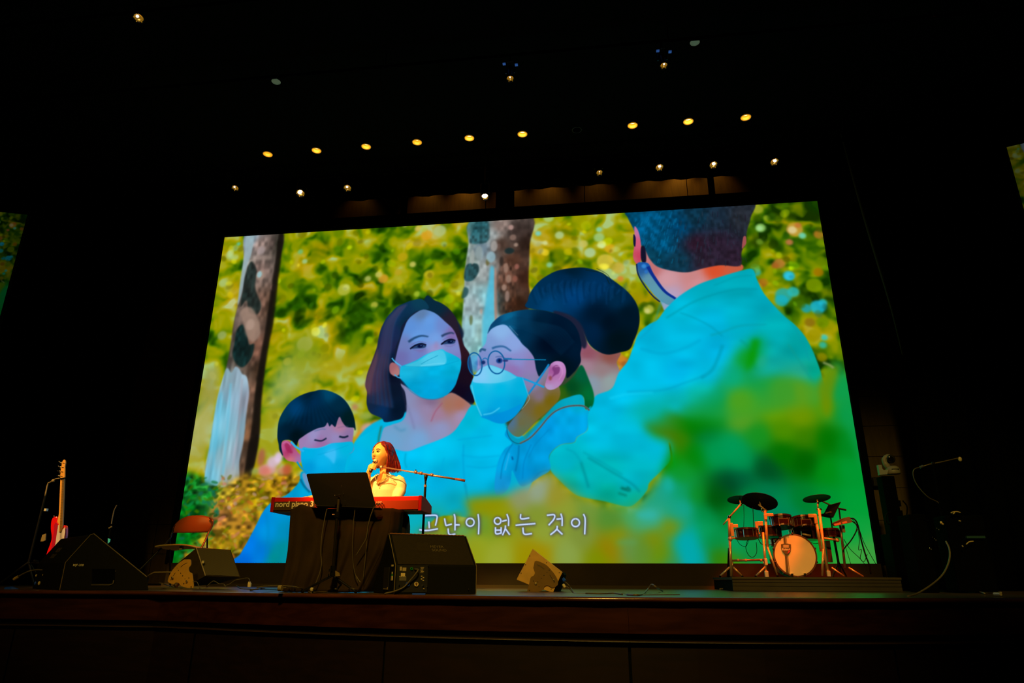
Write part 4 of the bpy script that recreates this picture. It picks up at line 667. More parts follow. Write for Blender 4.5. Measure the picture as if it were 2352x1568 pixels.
MB().box(((xa+.033+xt)/2, KY-.003, (kz0+ps)/2), (xt-xa-.04, .004, ps-kz0-.008)).build('name_plate', mat('name_plate_dark', (.07, .04, .015), .5), kb)
a = P(632, 1166, KY-.006); b = P(719, 1166, KY-.006)
text('nord piano 3', (a.x, KY-.006, P(632, 1168.5, KY).z), (1, 0, 0), (0, 0, 1), b.x-a.x, kb, WHITEP, depth=.001, h=P(632, 1151.5, KY).z-P(632, 1169.5, KY).z, bold=.028)
wk = mat('white_keys', (.8, .75, .6), .4)
for i in range(52): MB().box((xa+.07+(i+.5)*(xb-xa-.14)/52, KY+.26, kz1-.040), ((xb-xa-.14)/52-.001, .15, .018)).build('white_key', wk, kb)
for i in range(52):
    if i % 7 in (0, 1, 3, 4, 5): MB().box((xa+.07+(i+1)*(xb-xa-.14)/52, KY+.232, kz1-.026), (.011, .09, .014)).build('black_key', BLACK, kb)
for px_ in (868, 874, 880):
    q = P(px_, 1157, KY-.01); MB().tube([q, q-Vector((0, .03, 0))], .006, 8).build('jack_plug', CHROME, kb)
pp_ = P(880, 1153, KY-.006); text('L OUT', (P(865, 1158, KY).x, KY-.006, P(865, 1154.5, KY).z), (1, 0, 0), (0, 0, 1), .05, kb, WHITEP, h=.012)
# X-stand below it (mostly hidden by the cloth)
xs_ = thing('keyboard_stand', 'black folding keyboard stand under the red piano, its dark foot showing at the right', 'stand', ((xa+xb)/2, KY+.17, 0))
for y in (KY+.06, KY+.3):
    MB().tube([(xa+.30, y, kz0-.03), (xb-.30, y, .02)], .017, 8).build('cross_leg', BLK2, xs_); MB().tube([(xb-.30, y+.03, kz0-.03), (xa+.30, y+.03, .02)], .017, 8).build('cross_leg', BLK2, xs_)
for x in (xa+.30, xb-.30):
    MB().tube([(x, KY+.01, kz0-.028), (x, KY+.36, kz0-.028)], .016, 8).build('support_arm', BLK2, xs_); MB().tube([(x, KY+.03, .022), (x, KY+.35, .022)], .020, 8).build('foot', RUBBER, xs_)
MB().tube([((xa+xb)/2, KY+.03, (kz0)/2), ((xa+xb)/2, KY+.37, (kz0)/2)], .02, 10).build('pivot', BLK2, xs_)
# ---------------------------------------------------------------- small cloth-covered table in front
cy0, cy1 = 5.98, 6.17
ctop = P(780, 1167, cy0).z; cxl = P(672, 1170, cy0).x; cxr = P(898, 1170, cy0).x
tb = thing('side_table', 'small table hidden under the draped black cloth in front of the piano', 'table', ((cxl+cxr)/2, (cy0+cy1)/2, 0))
MB().box(((cxl+cxr)/2, (cy0+cy1)/2+.01, ctop-.025), (cxr-cxl-.03, cy1-cy0-.03, .02)).build('tabletop', mat('table_wood', (.12, .07, .03), .6), tb)
for x in (cxl+.05, cxr-.05):
    for y in (cy0+.04, cy1-.03): MB().tube([(x, y, ctop-.03), (x, y, 0)], .012, 6).build('leg', BLK2, tb)
def lerp_px(L, t):
    t = t*(len(L)-1); i = min(int(t), len(L)-2); f = t-i; return [L[i][k]*(1-f)+L[i+1][k]*f for k in range(2)]
Lp = [(668, 1170), (665, 1215), (661, 1265), (653, 1315), (640, 1358)]; Rp = [(900, 1167), (896, 1215), (882, 1262), (858, 1310), (833, 1361)]
rws = []
NS = 56
for i in range(23):
    t = i/22; a = lerp_px(Lp, t); b = lerp_px(Rp, t); row = []
    for j in range(NS+1):
        s = j/NS; fold = t**.6*(.020*math.sin(s*19+.6*math.sin(t*2))+.014*math.sin(s*37+1.3+t)+.008*math.sin(s*61))
        px_ = a[0]*(1-s)+b[0]*s+t*3*math.sin(s*23); py_ = a[1]*(1-s)+b[1]*s
        bump = math.exp(-((s-.10)/.05)**2)*(1-t)**8*11+math.exp(-((s-.25)/.10)**2)*(1-t)**8*4
        q = P(px_, py_-bump, cy0-.03-.06*t+fold); q.z = max(q.z, .008); row.append(q)
    rws.append(row)
top = []
for k in range(4):
    top.append([Vector((v.x, cy1+.02+(v.y-cy1-.02)*k/3.5, max(v.z+.003*math.sin(j*.6+k), ctop-.004))) for j, v in enumerate(rws[0])])
sideR = []
rows_all = top+rws
mb = MB().grid(rows_all)
cr_ = [r[-1] for r in rws]; mb.grid([[v+Vector((d*.25+.0, d, -.0)) for d in (0, .06, .12, .2)] for v in cr_])
cl_ = [r[0] for r in rws]; mb.grid([[v+Vector((-d*.1, d, 0)) for d in (0, .06, .12, .2)] for v in cl_])
tcl = mb.build('draped_cloth', CLOTH, smooth=True, thick=.004); tag(tcl, 'dark brown-black cloth draped over the small table in front of the red piano', 'cloth')
# sheet lying on the piano
q = P(700, 1137, KY+.10); q2 = P(722, 1134, KY+.10)
pg = MB().grid([[Vector((q.x+(q2.x-q.x)*i/6, KY+.06+.05*j, kz1+.006+.020*math.sin(i*.55+.3)*(j/2+.3)+.003*math.sin(i*2.3+j))) for i in range(7)] for j in range(4)])
tag(pg.build('paper_sheet', mat('paper', (.9, .78, .30), .7), thick=.002), 'yellow-lit loose sheet lying on the piano at the left edge of the music stand', 'paper')
# ---------------------------------------------------------------- music stand
ms = thing('music_stand', 'black music stand seen from behind in front of the singer', 'music stand', P(770, 1345, 5.73)*1.0)
ms.location.z = 0
TL, TR, BR, BL = P(703, 1087.5, 5.72), P(843, 1084, 5.72), P(864, 1165, 5.80), P(724, 1160, 5.80)
def inset(k): 
    c = (TL+TR+BR+BL)/4; return [c+(p-c)*k for p in (TL, TR, BR, BL)]
nrm = (TR-TL).cross(BL-TL).normalized(); nrm = nrm if nrm.y < 0 else -nrm
def rquad(a, b, c, d, r=.03):
    out = []; pts = [a, b, c, d]
    for i in range(4):
        p0, p1, p2 = pts[i-1], pts[i], pts[(i+1) % 4]; u = (p0-p1).normalized()*r; v = (p2-p1).normalized()*r
        for k in range(6):
            t = k/5; out.append((p1+u)*(1-t)**2+p1*2*t*(1-t)+(p1+v)*t*t)
    return out
DESK = mat('desk_black', (.008, .009, .007), .6)
MB().prism(rquad(TL, TR, BR, BL, .022), -nrm*.003).build('desk_plate', DESK, ms)
lip0 = BL-Vector((0, 0, .0)); MB().prism([BL+(BR-BL)*.0, BR+(BR-BL)*.07, BR+(BR-BL)*.07+Vector((0, .065, -.012)), BL+Vector((0, .065, -.012))], Vector((0, 0, -.004))).build('ledge', DESK, ms)
for px_, py_ in ((768, 1099), (777, 1101), (781, 1099), (785, 1116), (789, 1133), (793, 1150)):
    q = P(px_, py_, 5.755); MB().ell(q-Vector((0, .004, 0)), (.004, .004, .004), 8, 6).build('screw', CHROME, ms, smooth=True)
pa, pb, pc = P(779, 1136, 5.73), P(774.5, 1180, 5.72), P(765, 1308, 5.73)
MB().tube([pa, pb], .010, 10).build('upper_tube', mat('tube_olive', (.14, .11, .06), .3, .6), ms); MB().tube([pb, pc], .012, 12).build('lower_tube', mat('tube_dark', (.03, .024, .01), .3, .6), ms)
MB().tube([pb+Vector((0, 0, .02)), pb-Vector((0, 0, .03))], .021, 10).build('collar', BLK2, ms); MB().tube([pb+Vector((-.04, -.01, -.008)), pb+Vector((0, 0, -.008))], .008, 8).build('height_knob', CHROME, ms)
MB().tube([P(768, 1139, 5.70), P(784, 1138, 5.70)], .008, 8).build('tilt_hinge', CHROME, ms); MB().ell(P(769, 1138, 5.69), (.010, .008, .010), 10, 8).build('tilt_knob', CHROME, ms, smooth=True)
hub = P(765, 1312, 5.73)
MB().tube([hub+Vector((0, 0, .045)), hub-Vector((0, 0, .04))], .024, 10).build('leg_hub', BLK2, ms)
for dx, dy, dz in ((-.022, -.03, .02), (.0, -.032, .024), (-.025, -.03, -.02), (.004, -.03, -.022)): MB().tube([hub+Vector((dx, dy, dz)), hub+Vector((dx, dy, dz-.022))], .0045, 6).build('wing_screw', CHROME, ms)
hp = [P(770, 1310, 5.68), P(779, 1315, 5.68), P(781, 1322, 5.68), P(770, 1323, 5.68)]; MB().prism(hp, (0, .004, 0)).build('hub_flange', TAN2, ms)
for ex, ey in ((-.24, -.02), (.22, -.03), (.02, .30)):
    e = Vector((hub.x+ex, hub.y+ey, .012)); MB().tube([hub-Vector((0, 0, .03)), e], [.010, .009], 8).build('leg', BLK2, ms); MB().ell(e, (.016, .016, .012), 10, 6).build('rubber_foot', RUBBER, ms, smooth=True)
for i, (pts, lab) in enumerate([([(752, 1164), (747, 1185), (740, 1225), (737, 1262), (738, 1300), (727, 1335), (718, 1352)], 'thin cable hanging left of the music stand pole in front of the cloth'),
                 ([(816, 1164), (812, 1200), (810, 1250), (812, 1300), (822, 1338)], 'thin dark cable hanging right of the music stand pole'),
                 ([(872, 1157), (862, 1160), (853, 1178), (846, 1205), (841, 1235), (830, 1255), (818, 1275)], 'thick cable leaving the back of the piano and swinging left over the cloth'),
                 ([(876, 1158), (864, 1163), (850, 1190), (843, 1240), (838, 1290), (834, 1330)], 'straight cable falling from the piano jacks down the right of the cloth')]):
    c = [P(x, y, 5.83 if i != 2 else 5.80) for x, y in pts]
    tag(cable(c, (.0045 if i in (0, 2) else .0028)), lab, 'cable')
# ---------------------------------------------------------------- microphone boom stand
BY = 6.66
bs = thing('microphone_stand', 'boom microphone stand reaching left across the singer, counterweight at right', 'microphone stand', Vector((P(972, 1200, BY).x, BY, 0)))
BCOL = mat('boom_metal', (.45, .25, .2), .35, .6)
MB().tube([P(864, 1070, BY), P(1050, 1100.5, BY)], .0075, 10).build('boom_arm', BCOL, bs, smooth=True)
MB().tube([P(960, 1086, BY), P(1050, 1100.5, BY)], .010, 10).build('boom_sleeve', BCOL, bs, smooth=True)
MB().tube([P(1046, 1099.5, BY), P(1068, 1103.5, BY)], .0125, 10).build('counterweight', mat('counterweight_m', (.4, .12, .08), .4), bs, smooth=True)
for x, y, r in ((955, 1084, .012), (967, 1086.5, .012), (992, 1090.5, .012), (876, 1072, .011)): MB().tube([P(x-3, y-.5, BY), P(x+3, y+.5, BY)], r+.004, 10).build('clutch_ring', BCOL, bs, smooth=True)
MB().ell(P(875.5, 1071.8, BY-.015), (.010, .008, .012), 8, 6).build('bright_collar', mat('bright_collar', (.9, .85, .7), .4), bs, smooth=True)
MB().tube([P(955, 1083, BY), P(955, 1078, BY)], .005, 6).build('clutch_knob', BLK2, bs)
pt = P(979, 1090, BY); pm = P(977, 1114, BY); p0 = Vector((P(970, 1240, BY).x, BY, .05))
MB().tube([P(979, 1090, BY), P(978, 1096, BY), P(977.5, 1104, BY)], [.019, .018, .011], 12).build('swivel_head', BLK2, bs, smooth=True)
MB().tube([P(977.5, 1103, BY), pm], .009, 10).build('inner_tube', BLK2, bs); MB().tube([P(977.2, 1105, BY), P(977.1, 1107, BY)], .012, 10).build('thread_ring', CHROME, bs)
MB().tube([P(977, 1113, BY), P(976.8, 1118, BY)], .014, 10).build('tube_collar', BCOL, bs)
MB().tube([pm, p0], .0125, 10).build('stand_pole', BLK2, bs)
MB().lathe((p0.x, BY, 0), (0, 0, 1), [(0, .14), (.012, .14), (.03, .09), (.06, .03), (.07, .014)], 28).build('round_base', BLK2, bs, smooth=True)
# ---------------------------------------------------------------- floor monitors
def frame(o, ax, ay):                                       # local (along, up) frame
    o = Vector(o); ax = Vector(ax).normalized(); return lambda u, v, wv=0.: o+ax*u+Vector(ay)*wv+Vector((0, 0, v))
psi = math.radians(32); e = Vector((math.cos(psi), math.sin(psi), 0)); dn = Vector((-math.sin(psi), math.cos(psi), 0))
A = Vector((P(905, 1365, 5.38).x, 5.38, 0)); wd = .675
mc = thing('floor_monitor', 'large black wedge monitor right of the draped cloth, connectors on its back', 'speaker', A+e*wd/2+dn*.25, 'wedge monitors')
zk = P(907, 1298, A.y).z; zt = P(893, 1226, A.y+.24).z; dd = .26
prof = [(0, 0), (0, zk), (dd, zt), (dd+.04, zt), (.66, .07), (.66, 0)]
MB().prism([A+dn*u+Vector((0, 0, v)) for u, v in prof], e*wd).build('cabinet', CAB, mc, bevel=.006)
for k in (0, 1):
    off = e*(wd if k else 0); pts = [A+off+dn*u+Vector((0, 0, v)) for u, v in prof[:4]]
    MB().tube([p+Vector((0, -.002, .001)) for p in pts[:3]], .0032, 5).build('edge_trim', mat('edge_olive', (.20, .15, .06), .5), mc)
tp = [A+e*(.01+i*(wd-.02)/40)+dn*(dd+.012)+Vector((0, 0, zt+.002+(.003 if i % 2 else 0))) for i in range(41)]
MB().tube(tp, .005, 5).build('grille_rim', mat('rim_red', (.35, .14, .07), .4), mc)
gn = (dn*dd+Vector((0, 0, zt-zk))).normalized()             # up the slope
nn = e.cross(gn).normalized(); nn = nn if nn.y < 0 else -nn
g0 = A+Vector((0, 0, zk)); sl = math.hypot(dd, zt-zk)
MB().prism([g0+e*.02+gn*.01+nn*.001, g0+e*(wd-.02)+gn*.01+nn*.001, g0+e*(wd-.02)+gn*(sl-.015)+nn*.001, g0+e*.02+gn*(sl-.015)+nn*.001], nn*.004).build('slanted_panel', mat('grille_dark', (.026, .020, .007), .7, var=.1, scale=40, spec=.1), mc, bevel=.002)
LG = mat('logo_print', (.15, .12, .05), .6); tq = g0+e*(wd*.46)+gn*(sl*.44)+nn*.006
text('MEYER', tq+gn*.042+e*.012, e, gn, .115, mc, LG, depth=.001, h=.026); text('SOUND', tq+e*.018, e, gn, .125, mc, LG, depth=.001, h=.028)
for i in range(11): MB().prism([tq-e*(.005+i*.009)+gn*(.0)+nn*.001, tq-e*(.009+i*.009)+nn*.001, tq-e*(.009+i*.009)+gn*(.095+.01*math.sin(i))+nn*.001, tq-e*(.005+i*.009)+gn*(.095+.01*math.sin(i))+nn*.001], nn*.001).build('logo_bar', mat('logo_dim', (.038, .030, .012), .7, spec=.1), mc)
def bkp(u, v, d=.002): return A+e*u+Vector((0, 0, v))-dn*d
k = wd/183.                                                # metres per photo pixel across the back
def px2(x, y): return ((x-907)*k, (1366-y)*k*1.0)
def plate(x0, y0, x1, y1, m, nm, d=.003):
    (u0, v1), (u1, v0) = px2(x0, y0), px2(x1, y1); MB().prism([bkp(u0, v0), bkp(u1, v0), bkp(u1, v1), bkp(u0, v1)], -dn*d).build(nm, m, mc)
plate(910, 1308, 978, 1362, mat('amp_panel', (.012, .013, .012), .5), 'amplifier_panel', .002)
STK = mat('sticker_cream', (.75, .62, .32), .6); 
for r_ in ((916, 1311, 920.5, 1319), (922, 1313, 930, 1320)): plate(*r_, mat('sticker_dim', (.42, .34, .17), .6), 'sticker', .004)
plate(919, 1324, 928, 1330, STK, 'sticker', .004); 
for i in range(4): plate(916+i*3.6, 1329.5, 918.2+i*3.6, 1331.5, STK, 'print_mark', .004)
plate(916, 1331, 931, 1339, mat('plate_grey', (.13, .12, .10), .5), 'power_cover', .005)
for i in range(5): plate(961+(i % 2), 1312+i*2.6, 969-(i % 3), 1313+i*2.6, STK if i % 2 else mat('sticker_dim', (.42, .34, .17), .6), 'print_mark', .004)
for i in range(4): plate(963+(i % 2)*4, 1329+i*2.8, 966+(i % 2)*4, 1330.8+i*2.8, STK, 'print_mark', .004)
def conn(x, y, r, m, nm, ring=None):
    u, v = px2(x, y); c = bkp(u, v, .003); MB().lathe(c, -dn, [(0, r), (.012, r), (.012, r*.72), (.004, r*.7), (.004, .001)], 18).build(nm, m, mc, smooth=False)
    if ring: MB().lathe(c, -dn, [(.010, r*.35), (.016, r*.35), (.016, .001)], 12).build('pin', ring, mc)
conn(934.5, 1346, .0155, BLUE, 'blue_connector', BLACK); conn(953, 1346, .0165, STK, 'cream_connector', mat('brown_pin', (.15, .05, .02), .5)); conn(941, 1315, .010, mat('green_plastic', (.02, .35, .05), .4), 'green_connector', BLACK)
conn(968, 1349, .006, CHROME, 'screw'); conn(916, 1348, .005, CHROME, 'screw'); conn(977.5, 1309, .004, CHROME, 'screw'); conn(977, 1351, .0035, CHROME, 'screw'); conn(1071, 1356, .004, CHROME, 'screw'); conn(970, 1355, .004, STK, 'screw')
MB().tube(smoothp([bkp(*px2(948, 1316), .01), bkp(*px2(953, 1317), .04), bkp(*px2(948, 1325), .045), bkp(*px2(938, 1338), .03), bkp(*px2(925, 1352), .02), bkp(*px2(905, 1360), .02), bkp(*px2(885, 1364), .02)], 4), .0055, 6).build('signal_cable', CABLE, mc, smooth=True)
sd = lambda u, v: A+dn*u+Vector((0, 0, v))-e*.001           # left side face
def splate(u0, v0, u1, v1, m, nm): MB().prism([sd(u0, v0), sd(u1, v0), sd(u1, v1), sd(u0, v1)], -e*.004).build(nm, m, mc)
splate(.06, .205, .11, .218, STK, 'model_label'); splate(.07, .150, .09, .165, STK, 'sticker'); splate(.06, .10, .10, .135, STK, 'sticker'); splate(.06, .135, .10, .148, mat('green_print', (.02, .3, .04), .5), 'green_sticker')
splate(.17, .03, .33, .20, mat('handle_recess', (.008, .008, .008), .6), 'handle_recess'); MB().tube([sd(.18, .05)-e*.006, sd(.18, .035)-e*.006, sd(.30, .035)-e*.006], .004, 6).build('handle_lip', EDGE, mc)
MB().box(Vector((P(962, 1366, 5.345).x, 5.345, .006)), (.10, .02, .012), .1).build('blue_tape', BLUE, None); 
tag(bpy.context.scene.objects['blue_tape'], 'blue connector lying on the stage edge below the front wedge monitor', 'connector')
# left wedge monitor
A2 = Vector((P(137, 1357, 6.02).x, 6.02, 0)); B2 = Vector((P(340, 1357, 6.24).x, 6.24, 0)); ax = (B2-A2).normalized(); L2 = (B2-A2).length; bk = Vector((-ax.y, ax.x, 0))
def atline(px_, py_):                                        # point of the side-face plane seen at a photo position
    r = Vector(ray(px_, py_)); n = bk; t = n.dot(A2-Vector((0, 0, CZ)))/n.dot(r); return Vector((0, 0, CZ))+r*t
pk = [atline(137, 1359), atline(151, 1292), atline(209, 1228), atline(216, 1226), atline(338, 1325), atline(341, 1359)]
pk[0].z = 0; pk[-1].z = 0
# the far cheek is offset so that the slanted back is seen: direction to the far top corner
far = FL(139, 1238, pk[2].z)-pk[2]
ml = thing('floor_monitor', 'large black wedge monitor at the left stage edge, small printed model label on its side', 'speaker', (A2+B2)/2+far*.5, 'wedge monitors')
MB().prism(pk, far).build('cabinet', CAB, ml, bevel=.006)
MB().tube([p+Vector((0, -.004, .002)) for p in pk[:5]], .0042, 5).build('edge_trim', mat('edge_olive', (.20, .15, .06), .5), ml)
t0, t1 = atline(168, 1301), atline(192, 1301); text('MJF-208', t0-bk*.004, ax, (0, 0, 1), (t1-t0).length, ml, WHITEP, depth=.002, h=.024, bold=.004)
MB().tube([atline(210, 1343)-bk*.006, atline(252, 1343)-bk*.006, atline(260, 1340)-bk*.006, atline(262, 1332)-bk*.006], .005, 6).build('handle_lip', mat('lip_olive', (.12, .10, .05), .5), ml, smooth=True)
MB().prism([atline(x, y)-bk*.003 for x, y in ((212, 1306), (264, 1306), (264, 1338), (212, 1338))], -bk*.003).build('handle_recess', BLACK, ml)
MB().ell(atline(266, 1311)-bk*.008, (.006,)*3, 8, 6).build('screw', CHROME, ml, smooth=True)
s1, s2 = pk[1], pk[2]; up_ = (s2-s1).normalized(); fu = far.normalized(); nn2 = fu.cross(up_).normalized(); nn2 = nn2 if nn2.y < 0 else -nn2
ta = s1+far*.72+up_*.13+nn2*.004; text('MEYER', ta, -fu, up_, .17, ml, LG, depth=.001, h=.05)
text('SOUND', ta-up_*.07, -fu, up_, .17, ml, LG, depth=.001, h=.05)
for (x, y, m, r) in ((83, 1321, STK, .010), (81, 1339, BLUE, .013), (90, 1339, STK, .014), (98, 1320, mat('sticker_dim', (.42, .34, .17), .6), .006), (97, 1330, CHROME, .004)):
    q = P(x, y, 6.18); MB().ell(q, (r*.8, r*.8, r*1.3), 10, 8).build('connector', m, ml, smooth=True)
tag(cable([P(98, 1309, 6.2), P(84, 1308.5, 6.15), P(68, 1311, 6.1), P(52, 1318, 6.1), P(40, 1325, 6.1)], .007), 'cable with a plug arching off the left wedge monitor', 'cable')
tag(MB().tube([P(41, 1324, 6.1), P(32, 1330, 6.1)], .014, 8).build('cable_plug', mat('plug_gold', (.5, .36, .1), .4)), 'cream plug on the end of the arching cable at far left', 'plug')
tag(MB().tube([P(13, 1353, 6.5), P(30, 1352, 6.5), P(44, 1354, 6.5)], [.024, .022, .006], 8).build('blue_plug', BLUE), 'bright blue connector lying at the far left stage edge', 'connector')
# ---------------------------------------------------------------- grille monitor with a tan side bracket
GY = 7.3
mg = thing('floor_monitor', 'small mesh-fronted speaker tilted on a tan slotted bracket in front of the folding chair', 'speaker', FL(440, 1354), 'bracket speakers'); mg.location.z = 0
g = [P(451, 1258, GY), P(530, 1263, GY+.10), P(552, 1325, GY), P(472, 1322, GY-.10)]        # the grille face
gnv = (g[1]-g[0]).cross(g[3]-g[0]).normalized(); gnv = gnv if gnv.y < 0 else -gnv
back = [P(396, 1303, GY+.05), P(470, 1300, GY+.30), P(500, 1340, GY+.25), P(424, 1348, GY-.02)]
mbx = MB().add(g+back, [(0, 1, 2, 3), (4, 7, 6, 5), (0, 3, 7, 4), (1, 5, 6, 2), (0, 4, 5, 1), (3, 2, 6, 7)])
mbx.build('cabinet', mat('cab_brown', (.040, .028, .008), .65, var=.15, scale=20, spec=.15), mg)
def meshmat(name, c1, c2, sc, angle):
    m = mat(name, c1, .5); nt = m.node_tree; b = nt.nodes['Principled BSDF']; tc = nt.nodes.new('ShaderNodeTexCoord'); wv = nt.nodes.new('ShaderNodeTexWave'); mp = nt.nodes.new('ShaderNodeMapping'); mp.inputs['Rotation'].default_value = (0, angle, 0)
    wv.inputs['Scale'].default_value = sc; r = nt.nodes.new('ShaderNodeValToRGB'); r.color_ramp.elements[0].color = (*c1, 1); r.color_ramp.elements[1].color = (*c2, 1)
    nt.links.new(tc.outputs['Object'], mp.inputs[0]); nt.links.new(mp.outputs[0], wv.inputs['Vector']); nt.links.new(wv.outputs[0], r.inputs[0]); nt.links.new(r.outputs[0], b.inputs['Base Color']); return m
gi = [(p-sum(g, Vector())/4)*.96+sum(g, Vector())/4+gnv*.004 for p in g]
MB().prism(gi, gnv*.004).build('mesh_grille', meshmat('grille_mesh', (.004, .004, .003), (.08, .06, .012), 30, -.7), mg)
MB().tube([g[0]+gnv*.004, g[3]+gnv*.004], .006, 6).build('corner_trim', mat('trim_grey', (.38, .31, .2), .5), mg)
MB().tube([g[0]+gnv*.004, g[1]+gnv*.004], .003, 6).build('top_trim', mat('rim_red', (.35, .14, .07), .4), mg)
MB().box(P(466.5, 1290, GY-.10), (.020, .01, .026)).build('badge', mat('badge_cream', (.8, .7, .4), .4), mg)
def bracket(px_pts, Y, holes, slots, m, hm_, parent, nm='side_bracket', sc=1.):
    pts = smoothp([P(x, y, Y) for x, y in px_pts], 4) if sc else [P(x, y, Y) for x, y in px_pts]
    MB().prism(pts, (0, .008, 0)).build(nm, m, parent)
    for x, y, r in holes: MB().lathe(P(x, y, Y-.0005), (0, -1, 0), [(0, r), (.001, r), (.001, .0005)], 10).build('bolt_hole', hm_, parent)
    for s_ in slots: MB().tube([P(x, y, Y-.0005) for x, y in s_], .0055, 6, flat=.4).build('slot', hm_, parent)
HOLE = mat('dark_hole', (.02, .012, .004), .7)
br = [(424, 1284), (436, 1284.5), (438.5, 1290), (438, 1298), (434, 1303), (433.5, 1309), (436, 1314), (441, 1317), (443, 1328), (444, 1350), (430, 1349.5), (416, 1345), (411, 1339), (404, 1337.5), (398, 1341), (387, 1337), (386, 1331), (391, 1317), (400, 1304), (411, 1292)]
bracket(br, 7.02, [(410, 1309.5, .005), (415, 1316, .005), (419.5, 1322, .006), (425, 1329, .004), (434, 1327, .006), (422, 1340, .007), (439, 1347.5, .007), (407, 1304, .003)], [[(415, 1302), (422, 1296), (430, 1292)], [(398, 1322), (403, 1315)], [(392, 1332), (396, 1325)]], mat('bracket_gold', (.62, .33, .035), .55, var=.1), HOLE, mg)
for x, y in ((428.5, 1334), (395.5, 1326)): MB().ell(P(x, y, 7.0), (.011, .008, .011), 10, 8).build('bracket_bolt', CHROME, mg, smooth=True)
MB().tube([P(398, 1341, 7.02), P(405, 1350, 7.1), P(440, 1351, 7.1)], .008, 6).build('rear_foot', TAN2, mg)
# ---------------------------------------------------------------- tan tilted monitor
TY = 6.9
mt = thing('floor_monitor', 'tan speaker seen from its side, tipped back on a dark slotted bracket', 'speaker', FL(1250, 1362), 'bracket speakers'); mt.location.z = 0
sidep = [(1223.5, 1260), (1292, 1313.5), (1270, 1361), (1216, 1343), (1187, 1331), (1187.5, 1328)]
pts = [P(x, y, TY) for x, y in sidep]
MB().prism(pts, (-.02, .44, 0)).build('cabinet', TAN, mt, bevel=.004)
MB().prism([P(x, y, TY+.004) for x, y in ((1292, 1314), (1296, 1320), (1282, 1360), (1270, 1361))], (0, .4, 0)).build('rear_panel', BLACK, mt)
DB = mat('bracket_brown', (.20, .11, .015), .55, var=.12)
brt = [(1228, 1289), (1233, 1287.5), (1243, 1291), (1256, 1298), (1268, 1311), (1276, 1322), (1281.5, 1334), (1280, 1344), (1268, 1349), (1263, 1346), (1256, 1344), (1250, 1347), (1246, 1355), (1232, 1359), (1212.5, 1360), (1211, 1356), (1215, 1342), (1219, 1326), (1226, 1321), (1228.5, 1314), (1225, 1304)]
bracket(brt, TY-.012, [(1261.5, 1309, .005), (1256.5, 1314, .004), (1249.5, 1321, .005), (1243.5, 1328, .004), (1225, 1334, .005), (1235.5, 1336, .005), (1238, 1347, .004), (1216, 1355.5, .006), (1273, 1336, .007)], [[(1234, 1296.5), (1242, 1300), (1251, 1307)], [(1263, 1320), (1270, 1331)]], DB, HOLE, mt)
MB().tube([P(1234, 1298, TY-.014), P(1243, 1301.5, TY-.014), P(1251, 1308.5, TY-.014)], .0025, 6).build('slot_edge', EDGE, mt)
MB().tube([P(1263, 1321.5, TY-.014), P(1270, 1332, TY-.014)], .0025, 6).build('slot_edge', EDGE, mt)
MB().ell(P(1230.5, 1340, TY-.016), (.013, .008, .013), 12, 8).build('bracket_bolt', mat('bolt_dull', (.4, .33, .18), .4, .5), mt, smooth=True); MB().ell(P(1272, 1331, TY-.016), (.009, .008, .009), 12, 8).build('bracket_bolt', mat('bolt_dull', (.4, .33, .18), .4, .5), mt, smooth=True)
for x, y in ((1217, 1276.5), (1207, 1296.5), (1255.5, 1292), (1284.5, 1315), (1266, 1353.5), (1197, 1316)): MB().lathe(P(x, y, TY-.001), (0, -1, 0), [(0, .005), (.001, .005), (.001, .0005)], 8).build('bolt_hole', HOLE, mt)
for m, x, y, r in ((BLUE, 1295, 1331, .016), (mat('badge_cream', (.8, .7, .4), .4), 1296, 1345, .013)): MB().tube([P(x-2.5, y-3, TY+.02), P(x+2.5, y+4, TY+.0)], r, 8).build('plug', m, mt)
for k_ in (0, 4):
    tag(cable([P(1297, 1335+k_*2.5, TY), P(1306, 1343+k_*1.6, TY), P(1313, 1353+k_, TY-.05), FL(1322, 1362.5), FL(1345+k_*4, 1362.8)], .005), 'cable running from the plugs of the tan speaker to the floor' if k_ == 0 else 'second lower cable curving from the cream plug of the tan speaker', 'cable')
# ---------------------------------------------------------------- folding chair
CY = 7.75
ch = thing('folding_chair', 'folding chair with a brown curved backrest at the left of the screen', 'chair', FL(420, 1352)); ch.location = (P(420, 1250, CY).x, CY+.1, 0)
BRN = mat('brown_vinyl', (.42, .10, .022), .45, var=.08, scale=6)
bo = [(397, 1221), (402, 1208), (413, 1196), (428, 1187.5), (440, 1184.5), (462, 1184), (478, 1187), (486, 1191), (488, 1200), (484, 1212), (479, 1220), (440, 1222.5)]
topc = [(397, 1219), (402, 1207), (413, 1195), (428, 1187), (440, 1184.5), (452, 1184), (464, 1184), (476, 1186.5), (485, 1191), (488, 1200)]
botc = [(397, 1221), (402, 1222), (413, 1222.5), (428, 1222.5), (440, 1222.5), (452, 1222), (460, 1222), (470, 1221.5), (479, 1220), (485, 1210)]
cols = [[P(a[0]*(1-t)+b[0]*t, a[1]*(1-t)+b[1]*t, CY-.03+.06*((a[0]-440)/45)**2+.02*(t-.5)**2*4) for t in (0, .1, .3, .5, .7, .9, 1)] for a, b in zip(smoothp([(x, y, 0) for x, y in topc], 3), smoothp([(x, y, 0) for x, y in botc], 3))]
MB().grid(cols).build('backrest', BRN, ch, smooth=True, thick=.02)
CF = mat('chair_frame', (.30, .10, .05), .3, .5)
sz = P(400, 1252, CY).z
st = [P(356, 1253, CY-.18), P(372, 1250.5, CY-.2), P(395, 1249, CY-.22), P(420, 1249, CY-.22), P(440, 1252, CY-.2), P(459, 1257.5, CY-.16)]
